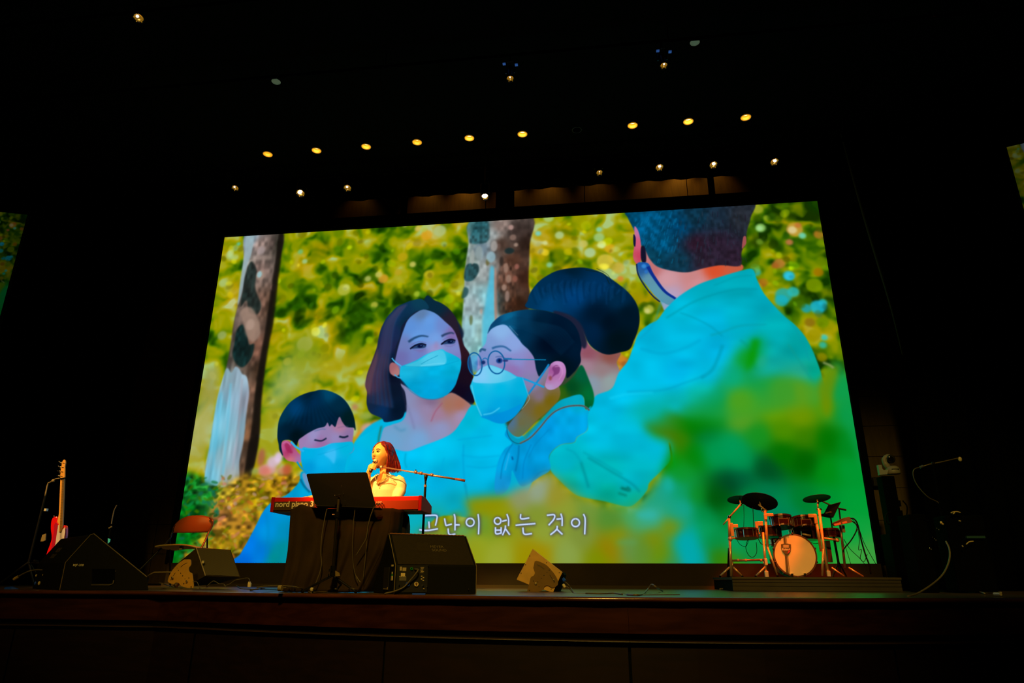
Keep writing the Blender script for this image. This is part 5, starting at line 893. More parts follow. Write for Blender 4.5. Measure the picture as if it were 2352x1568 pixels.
sm_ = smoothp(st, 4); MB().grid([[p+Vector((0, dy, dz)) for p in sm_] for dy, dz in ((.40, -.02), (.02, .0), (0, .0), (0, -.016), (.02, -.02), (.40, -.04))]).build('seat', mat('seat_tan', (.42, .32, .10), .45), ch, smooth=True)
for s_, off in ((1, 0), (-1, 1)):
    if s_ == 1: pth = [P(482, 1189, CY), P(489, 1196, CY), P(487, 1208, CY), P(478, 1225, CY-.02), P(463, 1257, CY-.1)]; lo = Vector((P(442, 1300, CY).x, CY-.25, .01))
    else: pth = [P(404, 1206, CY+.02), P(394, 1225, CY), P(382, 1246, CY-.05)]; lo = Vector((P(341, 1326, CY).x, CY-.28, .12)); 
    MB().tube(smoothp(pth+[lo], 4), .011, 8).build('frame_tube', CF if s_ == 1 else BLK2, ch, smooth=True)
MB().tube([P(476, 1232, CY+.02), Vector((P(480, 1300, CY+.3).x, CY+.32, .01))], .010, 8).build('rear_leg', BLK2, ch); MB().tube([P(390, 1235, CY+.02), Vector((P(396, 1300, CY+.3).x, CY+.32, .01))], .010, 8).build('rear_leg', BLK2, ch)
MB().tube([P(340, 1322, CY-.28), P(354, 1314, CY-.28), P(384, 1313.5, CY-.28), P(436, 1314, CY-.25)], .009, 6).build('front_stretcher', EDGE, ch, smooth=True)
MB().tube([P(341, 1326, CY-.28), Vector((P(334, 1345, CY-.3).x, CY-.3, .01))], .010, 8).build('front_leg', BLK2, ch)
MB().box(P(417, 1257, CY-.16), (.035, .03, .045)).build('seat_bracket', EDGE, ch)
# ---------------------------------------------------------------- the singer
KU = 1.12; WY = 6.06                                          # she is modelled at life size, then set at her place and scaled to the piano
KYu = KY/KU; kzu = CZ+(kz1-CZ)/KU
sg = thing('person', 'long-haired woman in a cream shirt singing into a microphone behind the red piano', 'person', (P(890, 1140, WY).x, WY+.1, 0))
SKIN = mat('skin', (.86, .50, .17), .5); SHIRT = mat('cream_shirt', (.86, .78, .60), .8, bump=.15, scale=30); HAIR = mat('dark_red_hair', (.17, .007, .004), .42, var=.6, scale=40, spec=.35); TROU = mat('black_trousers', (.008, .008, .008), .9)
hc = P(876, 1045, WY-.02)                                   # head centre
fd = Vector((-.38, -.92, .10)).normalized(); sdv = fd.cross(Vector((0, 0, 1))).normalized(); upv = sdv.cross(fd).normalized()
HR = Matrix((sdv, fd, upv)).transposed()                    # local x = her left.., y = face direction, z = up
HS = .105
def head_pt(th, ph):                                        # th from top, ph around; returns local point
    x = math.sin(th)*math.sin(ph); y = math.sin(th)*math.cos(ph); z = math.cos(th)
    X = x*.76; Y = y*.92; Z = z*1.10
    if z < 0: k = -z; X *= 1-.34*k*k-.08*k; Y *= 1-.10*k
    if y > 0: Y *= 1-.05*max(0, y)**4
    g = lambda cx_, cz_, sx, sz: math.exp(-((X-cx_)/sx)**2-((Z-cz_)/sz)**2) if y > 0 else 0
    Y += .24*g(0, -.24, .11, .11)+.10*g(0, -.04, .07, .16)-.085*g(.27, .06, .15, .10)-.085*g(-.27, .06, .15, .10)+.04*g(.27, .24, .2, .06)+.04*g(-.27, .24, .2, .06)
    Y += .075*g(0, -.50, .16, .055)+.070*g(0, -.61, .14, .05)-.03*g(0, -.555, .16, .02)+.08*g(0, -.90, .16, .12)+.03*g(.40, -.25, .16, .16)+.03*g(-.40, -.25, .16, .16)
    return Vector((X, Y, Z))
def hl(v): return hc+HR @ (Vector(v)*HS)
N1, N2 = 48, 64
hv = [hl(head_pt(max(.001, math.pi*i/N1), 2*math.pi*j/N2)) for i in range(N1+1) for j in range(N2)]
headf = [(i*N2+j, (i+1)*N2+j, (i+1)*N2+(j+1) % N2, i*N2+(j+1) % N2) for i in range(N1) for j in range(N2)]
bodyb = MB().add(hv, headf)
nk0 = hl((0, -.38, -.55)); nk1 = P(884, 1092, WY+.02)
bodyb.tube([nk0, (nk0+nk1)/2, nk1, nk1-Vector((0, -.01, .06))], [.042, .040, .046, .085], 16)
# chest / torso inside the shirt and the lap
th_ = P(893, 1150, WY+.06)
bodyb.tube([nk1-Vector((0, 0, .03)), nk1-Vector((0, 0, .12)), Vector((th_.x, th_.y, .62)), Vector((th_.x, th_.y+.02, .50))], [.06, .115, .115, .13], 16, flat=.75)
hipc = Vector((th_.x, WY+.16, .50))
# forearm and hand with the microphone
wr = P(846, 1088, WY-.10); el = P(838, 1140, WY-.06); hnd = P(854, 1069, WY-.13)
bodyb.tube([el, el.lerp(wr, .4), wr, wr.lerp(hnd, .5)], [.034, .036, .023, .026], 12)
bodyb.ell(wr.lerp(hnd, .75), (.030, .020, .036), 14, 10)
mtop = P(863.5, 1057, WY-.135); mbot = P(850.5, 1084, WY-.185); md = (mtop-mbot).normalized()
def mic_at(t): return mbot+(mtop-mbot)*t
sx_ = md.cross(Vector((0, 1, 0))).normalized()
for i in range(4):                                          # four fingers wrapped round the microphone, unequal
    c = mic_at(.30+.125*i); L = [.85, 1.0, .95, .8][i]; r0 = [.0066, .0074, .0074, .0068][i]
    pth = [c+sx_*-.030*1+Vector((0, .012, 0)), c-sx_*.026+Vector((0, -.012, 0)), c-sx_*.008+Vector((0, -.026, 0)), c+sx_*.012*L+Vector((0, -.022, 0)), c+sx_*.022*L+Vector((0, -.004, 0))]
    bodyb.tube(pth, [r0*1.15, r0*1.1, r0, r0*.95, r0*.75], 8)
bodyb.tube([wr.lerp(hnd, .6), mic_at(.62)+sx_*-.005+Vector((0, .022, 0)), mic_at(.82)+sx_*.014+Vector((0, .012, 0))], [.013, .011, .008], 8)
# other hand on the keys
wr2 = Vector((P(900, 1141, KYu+.3).x, KYu+.40, kzu-.01)); el2 = P(916, 1132, WY+.0)
bodyb.tube([el2, wr2], [.034, .022], 12); bodyb.ell(wr2+Vector((-.02, -.045, -.01)), (.036, .045, .016), 14, 8)
for i in range(4):
    b = wr2+Vector((-.045+.018*i, -.075, -.008)); bodyb.tube([b, b+Vector((0, -.030+.004*abs(i-1.5), .008)), b+Vector((0, -.058+.006*abs(i-1.5), -.016))], [.0085, .008, .0065], 8)
bodyb.tube([wr2+Vector((.01, -.03, -.01)), wr2+Vector((.03, -.06, -.016))], [.010, .008], 8)
bodyb.build('body', SKIN, sg, smooth=True, remesh=.0034)
# legs in black trousers, feet on the floor
tb_ = MB(); kneeL = P(921, 1192, WY-.30); kneeR = Vector((kneeL.x-.30, WY-.26, kneeL.z))
for kn, s_ in ((kneeL, 1), (kneeR, -1)):
    hp_ = hipc+Vector((s_*.09, 0, 0)); an = Vector((kn.x-.05*s_, kn.y+.10, .09))
    tb_.tube([hp_, hp_.lerp(kn, .5), kn, kn+Vector((-.012*s_, .01, -.08)), kn.lerp(an, .55), an], [.095, .088, .072, .066, .062, .050], 14)
tb_.tube([hipc+Vector((0, .02, -.09)), hipc, hipc+Vector((0, -.01, .12)), hipc+Vector((0, -.05, .22))], [.13, .155, .13, .11], 16)
tb_.build('trousers', TROU, sg, smooth=True, remesh=.012)
for kn, s_ in ((kneeL, 1), (kneeR, -1)):
    a_ = Vector((kn.x-.05*s_, kn.y+.10, .05)); MB().tube([a_+Vector((0, .05, -.01)), a_+Vector((0, -.05, -.015)), a_+Vector((0, -.13, -.025))], [.038, .038, .026], 12, flat=.8).build('shoe', BLACK, sg, smooth=True)
# shirt: torso, collar opening and two sleeves
shb = MB()
shx = th_.x
sh_rings = [(1.10, .030), (1.0, .06)]
shl = P(914, 1096, WY+.04); shr = P(852, 1097, WY+.03); ctr = (shl+shr)/2
def ring(c, rx, ry, n=28, pinch=0): return [Vector(c)+Vector((rx*math.cos(2*math.pi*j/n), ry*math.sin(2*math.pi*j/n), pinch*abs(math.cos(2*math.pi*j/n)))) for j in range(n)]
rr = [ring(nk1+Vector((.0, .005, .004)), .056, .056), ring((ctr.x, ctr.y+.01, ctr.z+.030), .092, .070, pinch=-.01), ring((ctr.x, ctr.y+.01, ctr.z+.002), .138, .088, pinch=-.012), ring((ctr.x, ctr.y, ctr.z-.055), .146, .104), ring((ctr.x+.005, ctr.y-.005, ctr.z-.12), .136, .110), ring((ctr.x+.01, ctr.y, ctr.z-.20), .124, .104), ring((ctr.x+.01, ctr.y+.03, ctr.z-.29), .124, .104), ring((ctr.x+.01, ctr.y+.07, .52), .15, .125)]
n = 28; shb.add([v for q in rr for v in q], [(i*n+j, i*n+(j+1) % n, (i+1)*n+(j+1) % n, (i+1)*n+j) for i in range(len(rr)-1) for j in range(n)]+[tuple(range(n))[::-1], tuple((len(rr)-1)*n+j for j in range(n))])
elb = P(919, 1128, WY+.02)
shb.tube([shl+Vector((-.02, 0, -.02)), shl+Vector((.012, 0, -.045)), shl.lerp(elb, .6)+Vector((.014, 0, 0)), elb, elb.lerp(wr2, .35), elb.lerp(wr2, .7)], [.055, .062, .056, .052, .046, .038], 16)
shb.tube([shr+Vector((.02, 0, -.02)), shr+Vector((-.012, 0, -.045)), shr.lerp(el, .6), el+Vector((.002, .01, .0)), el.lerp(wr, .35)], [.055, .058, .050, .046, .040], 16)
shirt = shb.build('shirt', SHIRT, sg, smooth=True, remesh=.0065)
# creases, placket, buttons, collar
VM = SKIN
MB().grid([[P(a, 1098, WY-.062-.006*math.sin(i)) if False else P(x0+(x1-x0)*i/4, y, WY-.075-.012*(1-abs(i-2)/2)-k*.006) for i in range(5)] for k, (x0, x1, y) in enumerate(((871, 887, 1087), (869, 887, 1097), (867, 880, 1104), (866, 871, 1110)))]).build('open_neck', VM, sg, smooth=True)
for s_ in ([(893, 1086), (899, 1093), (884, 1103), (874, 1108)], [(869, 1087), (862, 1092), (864, 1102), (868, 1110)]):
    MB().tube(smoothp([P(x, y, WY-.088) for x, y in s_], 4), [.006]*0 or .005, 8, flat=.5).build('collar', SHIRT, sg, smooth=True)
for x, y in ((866, 1111), (861.5, 1130)): MB().lathe(P(x, y, WY-.110), (0, -1, 0), [(0, .0065), (.003, .0065), (.003, .001)], 10).build('button', mat('button_brown', (.25, .14, .07), .4) if y < 1120 else WHITEP, sg)
# face details
for s_ in (-1, 1):
    MB().ell(hl((s_*.27, .715, .06)), (.0125, .010, .0078), 14, 10, HR).build('eye', mat('eye_white', (.85, .75, .6), .2), sg, smooth=True)
    MB().ell(hl((s_*.27+.0, .80, .075)), (.0062, .004, .0064), 10, 8, HR).build('iris', mat('iris_dark', (.03, .012, .008), .2), sg, smooth=True)
    MB().tube(smoothp([hl((s_*.15, .83, .10)), hl((s_*.26, .82, .16)), hl((s_*.40, .72, .11))], 4), .0024, 6).build('eyelid', mat('lash_brown', (.06, .015, .008), .6), sg, smooth=True)
    MB().tube(smoothp([hl((s_*.12, .90, .28)), hl((s_*.28, .87, .34)), hl((s_*.44, .73, .28))], 4), [.0022]*4+[.0034]*0+[.003]*5 if False else .0030, 6).build('eyebrow', mat('brow_brown', (.40, .16, .06), .8), sg, smooth=True)
    MB().ell(hl((s_*.74, .0, -.02)), (.006, .018, .026), 12, 8, HR).build('ear', SKIN, sg, smooth=True)
MB().ell(hl((.02, .90, -.505)), (.0195, .007, .0050), 14, 8, HR).build('upper_lip', mat('lips', (.62, .16, .10), .35), sg, smooth=True); MB().ell(hl((.02, .885, -.60)), (.0165, .007, .0055), 14, 8, HR).build('lower_lip', mat('lips', (.62, .16, .10), .35), sg, smooth=True)
MB().ell(hl((.02, .90, -.553)), (.015, .005, .0030), 12, 6, HR).build('mouth', mat('mouth_dark', (.15, .02, .015), .6), sg, smooth=True)
MB().ell(P(891, 1058.5, WY-.03), (.010, .008, .015), 12, 8).build('earring', mat('earring', (.95, .75, .35), .2), sg, smooth=True)
# hair: cap with a centre parting plus long falling locks
hb = MB()
def hair_pt(th, ph, o=1.0):
    v = head_pt(th, ph); k = 1.13*o; return Vector((v.x*k*1.07, v.y*1.06-.06, v.z*1.06+.03))
M1, M2 = 20, 48; hvv = []
for i in range(M1+1):
    for j in range(M2+1):
        ph = math.radians(68)+(2*math.pi-math.radians(122))*j/M2; tmx = 1.15+.8*math.sin(math.pi*j/M2)**.6
        if abs(ph-math.pi) > math.radians(88): pass
        th = .02+tmx*i/M1; st = math.radians(52)*(1-min(1, i/9))**1.5
        hvv.append(hl(hair_pt(th, ph)))
hb.add(hvv, [(i*(M2+1)+j, (i+1)*(M2+1)+j, (i+1)*(M2+1)+j+1, i*(M2+1)+j+1) for i in range(M1) for j in range(M2)])
hb.build('hair_cap', HAIR, sg, smooth=True, thick=.012)
lk = MB()
random.seed(11)
ZT = hc.z
INN = [(879, 1017.5), (886, 1024), (890, 1037), (891, 1052), (889, 1068), (887, 1086)]; OUT = [(879, 1015.5), (896, 1019), (906, 1036), (911, 1052), (917, 1069), (921, 1084)]
for lay in range(3):
    for q in range(17):                                      # locks falling from the parting over her left shoulder
        t = q/16; pts = []
        for k_, (a_, b_) in enumerate(zip(INN, OUT)):
            wob = random.uniform(-1.2, 1.2); dep = WY-.075+.05*lay+.13*t*(1 if k_ else .5)-(.03*(k_ < 2)) ; pts.append(P(a_[0]*(1-t)+b_[0]*t+(wob if k_ > 1 else 0), a_[1]*(1-t)+b_[1]*t+(random.uniform(-3, 2) if k_ == 5 else 0), dep+(.03 if k_ == 0 else 0)))
        lk.tube(smoothp(pts, 4), [.008]+[.0115]*15+[.010, .009, .007, .005, .002], 6, flat=.8)
for q in range(20):                                          # far side, behind the cheek
    t = q/19; ph = -math.radians(34)-math.radians(130)*t
    p0 = hl(hair_pt(.3, ph)); p1 = hl(hair_pt(.8, ph)); p2 = hl(hair_pt(1.35, -math.radians(72)-math.radians(100)*t)); p4 = P(862+24*t, 1075, WY+.06+.03*t)
    lk.tube(smoothp([p0, p1, p2, p2.lerp(p4, .6), p4], 4), [.009]*16+[.003], 6)
lk.build('hair_locks', HAIR, sg, smooth=True)
for q in range(9):
    t = q/8; a_ = hl(hair_pt(.10, math.radians(20+20*t))); b_ = hl(hair_pt(.50, math.radians(48+16*t))); c_ = hl(hair_pt(1.0, math.radians(62+10*t), 1.02)); d_ = hl(hair_pt(1.4, math.radians(82+10*t), 1.03))
    MB().tube(smoothp([a_, b_, c_, d_], 4), .007, 6).build('front_lock', HAIR, sg, smooth=True)
    a2 = hl(hair_pt(.12, -math.radians(8+20*t))); b2 = hl(hair_pt(.50, -math.radians(44+20*t))); c2 = hl(hair_pt(.95, -math.radians(66+16*t))); d2 = hl(hair_pt(1.30, -math.radians(80+10*t)))
    MB().tube(smoothp([a2, b2, c2, d2], 4), .006, 6).build('front_lock', HAIR, sg, smooth=True)
# microphone in her hand
mk = thing('microphone', 'dark handheld microphone with a rosy mesh head held to the singer\'s mouth', 'microphone', mic_at(.3))
MB().lathe(mbot, md, [(0, .012), (.01, .016), (.05, .0135), (.10, .0125), ((mtop-mbot).length*.80, .016)], 16).build('handle', mat('mic_black', (.03, .015, .012), .25, .3), mk, smooth=True)
MB().ell(mic_at(.93), (.023, .023, .024), 18, 12).build('mesh_head', mat('mic_mesh', (.85, .55, .42), .45, .3, bump=.5, scale=180), mk, smooth=True)
MB().lathe(mic_at(.76), md, [(0, .017), (.003, .0235), (.009, .0235), (.012, .018)], 18).build('head_ring', CHROME, mk, smooth=True)
MB().tube([mic_at(.05)+Vector((-.004, -.014, 0)), mic_at(.40)+Vector((-.004, -.013, 0))], .0028, 6).build('side_glint_strip', CHROME, mk)
stl = thing('piano_stool', 'black padded stool the singer sits on, mostly hidden behind the piano', 'stool', (hipc.x, hipc.y, 0))
MB().box((hipc.x, hipc.y+.03, .355), (.50, .34, .07)).build('seat', BLACK, stl, bevel=.015)
for sx in (-.2, .2):
    for sy in (-.12, .16): MB().tube([(hipc.x+sx, hipc.y+sy, .33), (hipc.x+sx, hipc.y+sy, 0)], .014, 8).build('leg', BLK2, stl)
for o in (sg, mk, stl):
    L_ = o.location.copy(); o.scale = (KU,)*3; o.location = (L_.x*KU, L_.y*KU, max(0, L_.z*KU) if o is mk else -.004)
sg.location.z = CZ*(1-KU); mk.location.z = mic_at(.3).z*KU+CZ*(1-KU)
# ---------------------------------------------------------------- drum riser
RZ = .138; ry0 = 7.85; rx0 = P(1682, 1340, ry0).x; rx1 = P(2072, 1340, ry0).x
ri = thing('drum_riser', 'low black riser under the drum kit with a grooved front edge', 'riser', ((rx0+rx1)/2, ry0+.75, 0))
RM = mat('riser_front', (.045, .034, .014), .65, var=.15, scale=6)
MB().box(((rx0+rx1)/2, ry0+.68, RZ-.012), (rx1-rx0, 1.36, .024)).build('deck', mat('riser_deck', (.01, .009, .006), .7), ri)
MB().box(((rx0+rx1)/2, ry0+.69, RZ/2-.013), (rx1-rx0-.02, 1.32, RZ-.03)).build('box_frame', BLACK, ri)
for z0, z1 in ((.088, .112), (.052, .084), (.004, .048)): MB().box(((rx0+rx1)/2, ry0+.014, (z0+z1)/2), (rx1-rx0-.01, .02, z1-z0)).build('front_slat', RM, ri)
MB().box(((rx0+rx1)/2, ry0-.002, RZ-.006), (rx1-rx0, .01, .02)).build('edge_rail', mat('riser_edge', (.08, .06, .03), .5), ri)
# ---------------------------------------------------------------- electronic drum kit
DY = 8.3
dk = thing('drum_kit', 'electronic drum kit with cream kick head, dark cymbals and orange-lit rack tubes', 'drum kit', (P(1820, 1323, DY).x, DY+.1, RZ))
OR = mat('rack_tube_gel_tint', (.78, .44, .20), .40, .4); SH = mat('drum_shell', (.012, .003, .002), .15, .0, coat=.8); HOOP = mat('drum_hoop', (.12, .05, .03), .22, .8); PADM = mat('mesh_pad', (.025, .022, .02), .7); CYM = mat('rubber_cymbal', (.004, .0035, .0035), .55, spec=.15)  # OR: orange stage light mixed into the bare metal's colour
def Q(x, y, dy=0.): return P(x, y, DY+dy)
kc = Q(1826, 1275); kr_ = (Q(1873, 1275)-Q(1779, 1275)).length/2; kax = Vector((-.06, -1, .01)).normalized()
kd = MB().lathe(kc-kax*.36, kax, [(0, kr_*.98), (.0, kr_*1.02), (.34, kr_*1.02), (.36, kr_*1.0)], 48).build('kick_shell', SH, dk, smooth=False)
MB().lathe(kc, kax, [(-.035, kr_*1.0), (-.035, kr_*1.06), (.004, kr_*1.06), (.006, kr_*.985), (-.002, kr_*.98)], 48).build('kick_hoop', mat('kick_hoop_m', (.12, .05, .03), .3), dk)
MB().lathe(kc+kax*.001, kax, [(0, kr_*.985), (.004, kr_*.98), (.006, .001)], 48).build('kick_head', mat('drum_head_cream', (.74, .68, .42), .55, var=.05, scale=4), dk)
LOGD = mat('logo_dark', (.10, .085, .03), .5)
fb = lambda x, y, d=.010: P(x, y, kc.y-d)
MB().prism([fb(1799.2, 1232), fb(1803.8, 1231), fb(1812, 1317.5), fb(1806, 1316)], (0, -.001, 0)).build('head_stripe', LOGD, dk); MB().prism([fb(1805.2, 1231), fb(1806, 1231), fb(1814.2, 1318), fb(1813.2, 1318)], (0, -.001, 0)).build('head_stripe', LOGD, dk)
shd = [(1793.5, 1249.5), (1800, 1248), (1808, 1247.8), (1816.5, 1249.5), (1817, 1258), (1815.5, 1266), (1812, 1271), (1808, 1274), (1803, 1271), (1798, 1266), (1794.5, 1258)]
MB().prism([fb(x, y, .013) for x, y in shd], (0, -.002, 0)).build('shield_logo', LOGD, dk)
MB().prism([fb(x, y, .0165) for x, y in ((1799, 1251), (1811.5, 1251), (1811.5, 1257.5), (1799, 1257.5))], (0, -.001, 0)).build('logo_block', mat('logo_grey', (.45, .40, .25), .5), dk)
MB().prism([fb(x, y, .0165) for x, y in ((1811, 1263), (1816, 1262), (1813.5, 1268), (1808.5, 1271.5))], (0, -.001, 0)).build('logo_red', mat('logo_red_m', (.45, .03, .02), .5), dk)
q0, q1 = fb(1797, 1264, .0165), fb(1815, 1264, .0165); text('Roland', q0, (1, 0, 0), (0, 0, 1), q1.x-q0.x, dk, mat('logo_white', (.8, .75, .6), .5), depth=.001, h=.026, bold=.02)
for k in range(10):
    a = 2*math.pi*(k+.5)/10; c = kc+Vector((math.cos(a)*kr_*1.07, 0, math.sin(a)*kr_*1.07)); MB().tube([c+Vector((0, .01, 0)), c-kax*.10], .007, 6).build('tension_lug', CHROME, dk); MB().ell(c+Vector((0, -.004, 0)), (.012, .012, .012), 8, 6).build('lug_claw', HOOP, dk, smooth=True)
for x, y in ((1819, 1318.5), (1848, 1318)): MB().box(Q(x, y, -.02), (.024, .03, .016)).build('hoop_foot', CHROME, dk)
def disc(x, y, r, tilt, roll, nm, bell=.25, dy=0.):
    c = Q(x, y, dy); ax = Vector((math.sin(math.radians(roll)), math.sin(math.radians(tilt)), math.cos(math.radians(tilt)))).normalized()
    MB().lathe(c, ax, [(-.004, r*.97), (-.006, r), (-.002, r), (.006, r*.6), (.012, r*bell), (.026, r*bell*.7), (.030, .001)], 36).build(nm, CYM, dk, smooth=True); return c
c1 = disc(1699, 1147, .145, 14, 3, 'cymbal_pad', dy=.35); c2 = disc(1744.5, 1151, .200, 22, 14, 'cymbal_pad', dy=.05); c3 = disc(1875.5, 1144, .152, 12, -2, 'cymbal_pad', dy=.1)
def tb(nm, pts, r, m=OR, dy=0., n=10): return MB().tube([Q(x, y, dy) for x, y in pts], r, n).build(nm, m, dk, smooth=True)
# left post with boom
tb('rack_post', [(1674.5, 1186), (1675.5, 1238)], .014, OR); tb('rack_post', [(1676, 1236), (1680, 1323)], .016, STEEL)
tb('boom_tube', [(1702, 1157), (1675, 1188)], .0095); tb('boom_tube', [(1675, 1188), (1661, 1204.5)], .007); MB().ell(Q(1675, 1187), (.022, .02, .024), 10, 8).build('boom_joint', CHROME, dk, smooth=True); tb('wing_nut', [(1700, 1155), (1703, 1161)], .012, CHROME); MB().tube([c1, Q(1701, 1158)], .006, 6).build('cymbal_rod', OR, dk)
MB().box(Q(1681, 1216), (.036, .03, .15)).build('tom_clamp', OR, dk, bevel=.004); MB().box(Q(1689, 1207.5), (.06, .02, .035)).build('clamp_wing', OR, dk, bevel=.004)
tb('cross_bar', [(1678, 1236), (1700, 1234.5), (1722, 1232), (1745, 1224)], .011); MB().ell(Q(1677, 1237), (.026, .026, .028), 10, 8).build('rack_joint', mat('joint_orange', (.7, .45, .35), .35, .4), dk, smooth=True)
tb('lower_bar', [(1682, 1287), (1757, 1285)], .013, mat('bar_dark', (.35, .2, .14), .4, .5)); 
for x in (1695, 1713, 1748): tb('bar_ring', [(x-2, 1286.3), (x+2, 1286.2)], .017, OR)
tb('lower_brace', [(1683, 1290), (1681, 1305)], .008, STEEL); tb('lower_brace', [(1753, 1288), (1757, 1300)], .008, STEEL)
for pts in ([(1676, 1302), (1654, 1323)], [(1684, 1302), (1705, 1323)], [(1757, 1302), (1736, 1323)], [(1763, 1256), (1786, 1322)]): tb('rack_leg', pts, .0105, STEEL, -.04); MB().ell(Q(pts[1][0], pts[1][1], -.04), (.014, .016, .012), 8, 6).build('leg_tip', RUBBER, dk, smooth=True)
# second post
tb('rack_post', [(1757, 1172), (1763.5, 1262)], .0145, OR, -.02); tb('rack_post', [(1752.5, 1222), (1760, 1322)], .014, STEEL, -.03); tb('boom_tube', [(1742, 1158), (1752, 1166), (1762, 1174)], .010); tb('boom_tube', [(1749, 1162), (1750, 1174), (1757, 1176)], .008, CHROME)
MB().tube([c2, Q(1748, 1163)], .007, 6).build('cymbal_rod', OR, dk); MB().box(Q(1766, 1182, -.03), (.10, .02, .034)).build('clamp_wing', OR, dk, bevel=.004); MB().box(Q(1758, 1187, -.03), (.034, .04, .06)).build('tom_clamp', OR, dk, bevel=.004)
MB().box(Q(1738, 1212, -.02), (.032, .04, .14)).build('tom_clamp', OR, dk, bevel=.004); MB().box(Q(1746, 1202, -.02), (.06, .03, .05)).build('clamp_wing', OR, dk, bevel=.004); MB().box(Q(1760.5, 1318, -.03), (.038, .04, .065)).build('foot_clamp', mat('clamp_cream', (.8, .75, .6), .35, .3), dk, bevel=.004); MB().box(Q(1759, 1290, -.03), (.03, .04, .07)).build('sleeve', mat('clamp_cream', (.8, .75, .6), .35, .3), dk, bevel=.004)
# third and fourth posts
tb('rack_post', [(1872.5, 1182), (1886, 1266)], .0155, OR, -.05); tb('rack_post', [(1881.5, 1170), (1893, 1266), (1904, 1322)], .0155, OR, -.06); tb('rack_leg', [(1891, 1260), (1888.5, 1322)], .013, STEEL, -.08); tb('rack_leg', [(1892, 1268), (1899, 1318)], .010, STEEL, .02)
MB().box(Q(1903, 1317, -.06), (.036, .04, .06)).build('foot_clamp', mat('clamp_cream', (.8, .75, .6), .35, .3), dk, bevel=.004); MB().box(Q(1865, 1184, -.05), (.085, .02, .04)).build('clamp_wing', OR, dk, bevel=.004); MB().box(Q(1873, 1192, -.05), (.034, .04, .10)).build('tom_clamp', OR, dk, bevel=.004)
tb('cymbal_rod', [(1877, 1147), (1879, 1170)], .008, OR, .0); MB().ell(Q(1881, 1169.5, -.03), (.034, .02, .015), 10, 6).build('wing_nut', CHROME, dk, smooth=True); MB().ell(Q(1878.5, 1154, 0), (.016, .014, .022), 8, 6).build('cymbal_sleeve', CHROME, dk, smooth=True)
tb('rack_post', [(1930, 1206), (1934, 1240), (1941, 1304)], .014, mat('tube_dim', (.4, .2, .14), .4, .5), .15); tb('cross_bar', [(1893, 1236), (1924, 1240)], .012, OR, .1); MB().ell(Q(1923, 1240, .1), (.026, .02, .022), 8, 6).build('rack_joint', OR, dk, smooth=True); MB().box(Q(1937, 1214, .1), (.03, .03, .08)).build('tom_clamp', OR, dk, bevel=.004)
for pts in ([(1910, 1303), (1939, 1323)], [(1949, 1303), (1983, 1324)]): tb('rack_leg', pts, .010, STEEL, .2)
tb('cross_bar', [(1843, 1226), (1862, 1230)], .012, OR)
def drum(x, y, r, h, nm, dy=0., tilt=8, win=True, ym=1.):
    c = Q(x, y, dy); ax = Vector((0, math.sin(math.radians(-tilt))*-1, math.cos(math.radians(tilt)))).normalized()
    o = MB().lathe(c-ax*h/2, ax, [(0, r*.9), (.004, r), (h, r), (h, r*.97)], 32).build(nm, SH, dk)
    MB().lathe(c+ax*(h/2-.014), ax, [(0, r*1.0), (.0, r*1.06), (.022, r*1.06), (.024, r*.98)], 32).build('drum_hoop', HOOP, o); MB().lathe(c-ax*(h/2), ax, [(-.004, r*1.0), (-.004, r*1.04), (.012, r*1.04), (.014, r)], 32).build('drum_hoop', HOOP, o)
    MB().lathe(c+ax*(h/2+.004), ax, [(0, r*.98), (.003, .001)], 32).build('drum_head', PADM, o)
    for k in range(8):
        a = 2*math.pi*(k+.5)/8; d = Vector((math.cos(a), math.sin(a), 0))*(r*1.04); MB().tube([c+d-ax*h*.42, c+d+ax*h*.45], .006, 6).build('tension_lug', CHROME, o)
    if win: MB().box(c+Vector((0, -r-.004, .004)), (r*.95, .006, h*.55)).build('badge_plate', mat('badge_frame', (.5, .3, .2), .25, .8), o); MB().box(c+Vector((0, -r-.008, .004)), (r*.82, .005, h*.40)).build('badge_inner', mat('badge_inner_m', (.03, .006, .004), .15, .0, coat=.8), o)
    return o
drum(1714.5, 1226, .125, .095, 'floor_tom', 0., 6, False); drum(1768, 1222, .120, .11, 'floor_tom', .12, 6, False); drum(1794, 1199, .118, .115, 'rack_tom', .05, 12); drum(1845, 1201, .118, .11, 'rack_tom', .05, 12); drum(1846, 1228, .150, .115, 'snare_drum', .32, 4, False); drum(1905, 1226, .105, .09, 'hi_hat_pad', .3, 6, False); drum(1781, 1246, .05, .07, 'kick_trigger', .1, 6, False)
MB().box(Q(1903, 1266, .3), (.05, .05, .24)).build('pedal_column', mat('pedal_dark', (.05, .015, .012), .4), dk)
# laptop on its stand, module, drumstick-like boom
lp = thing('laptop', 'open dark laptop standing behind the drum rack, seen from the back of its lid', 'laptop', Q(1905, 1190, .2))
MB().prism([Q(1892, 1180.5, .2), Q(1902.5, 1160, .16), Q(1932, 1152, .16), Q(1914.5, 1187.5, .2)], (0, .008, .002)).build('lid', mat('laptop_lid', (.006, .008, .006), .6, spec=.1), lp, bevel=.002)
MB().prism([Q(1878, 1184, .3), Q(1892, 1181, .2), Q(1915, 1188, .2), Q(1906, 1189.5, .4)], (0, 0, .012)).build('base', BLACK, lp)
MB().prism([Q(1896, 1176, .19), Q(1914, 1172, .19), Q(1912, 1175.5, .19), Q(1896, 1179.5, .19)], (0, -.001, 0)).build('sticker', mat('lid_sticker', (.10, .09, .05), .6), lp); MB().prism([Q(1908.5, 1163.5, .19), Q(1915, 1161.5, .19), Q(1913, 1166, .19), Q(1907.5, 1167, .19)], (0, -.001, 0)).build('sticker', mat('lid_sticker', (.10, .09, .05), .6), lp)
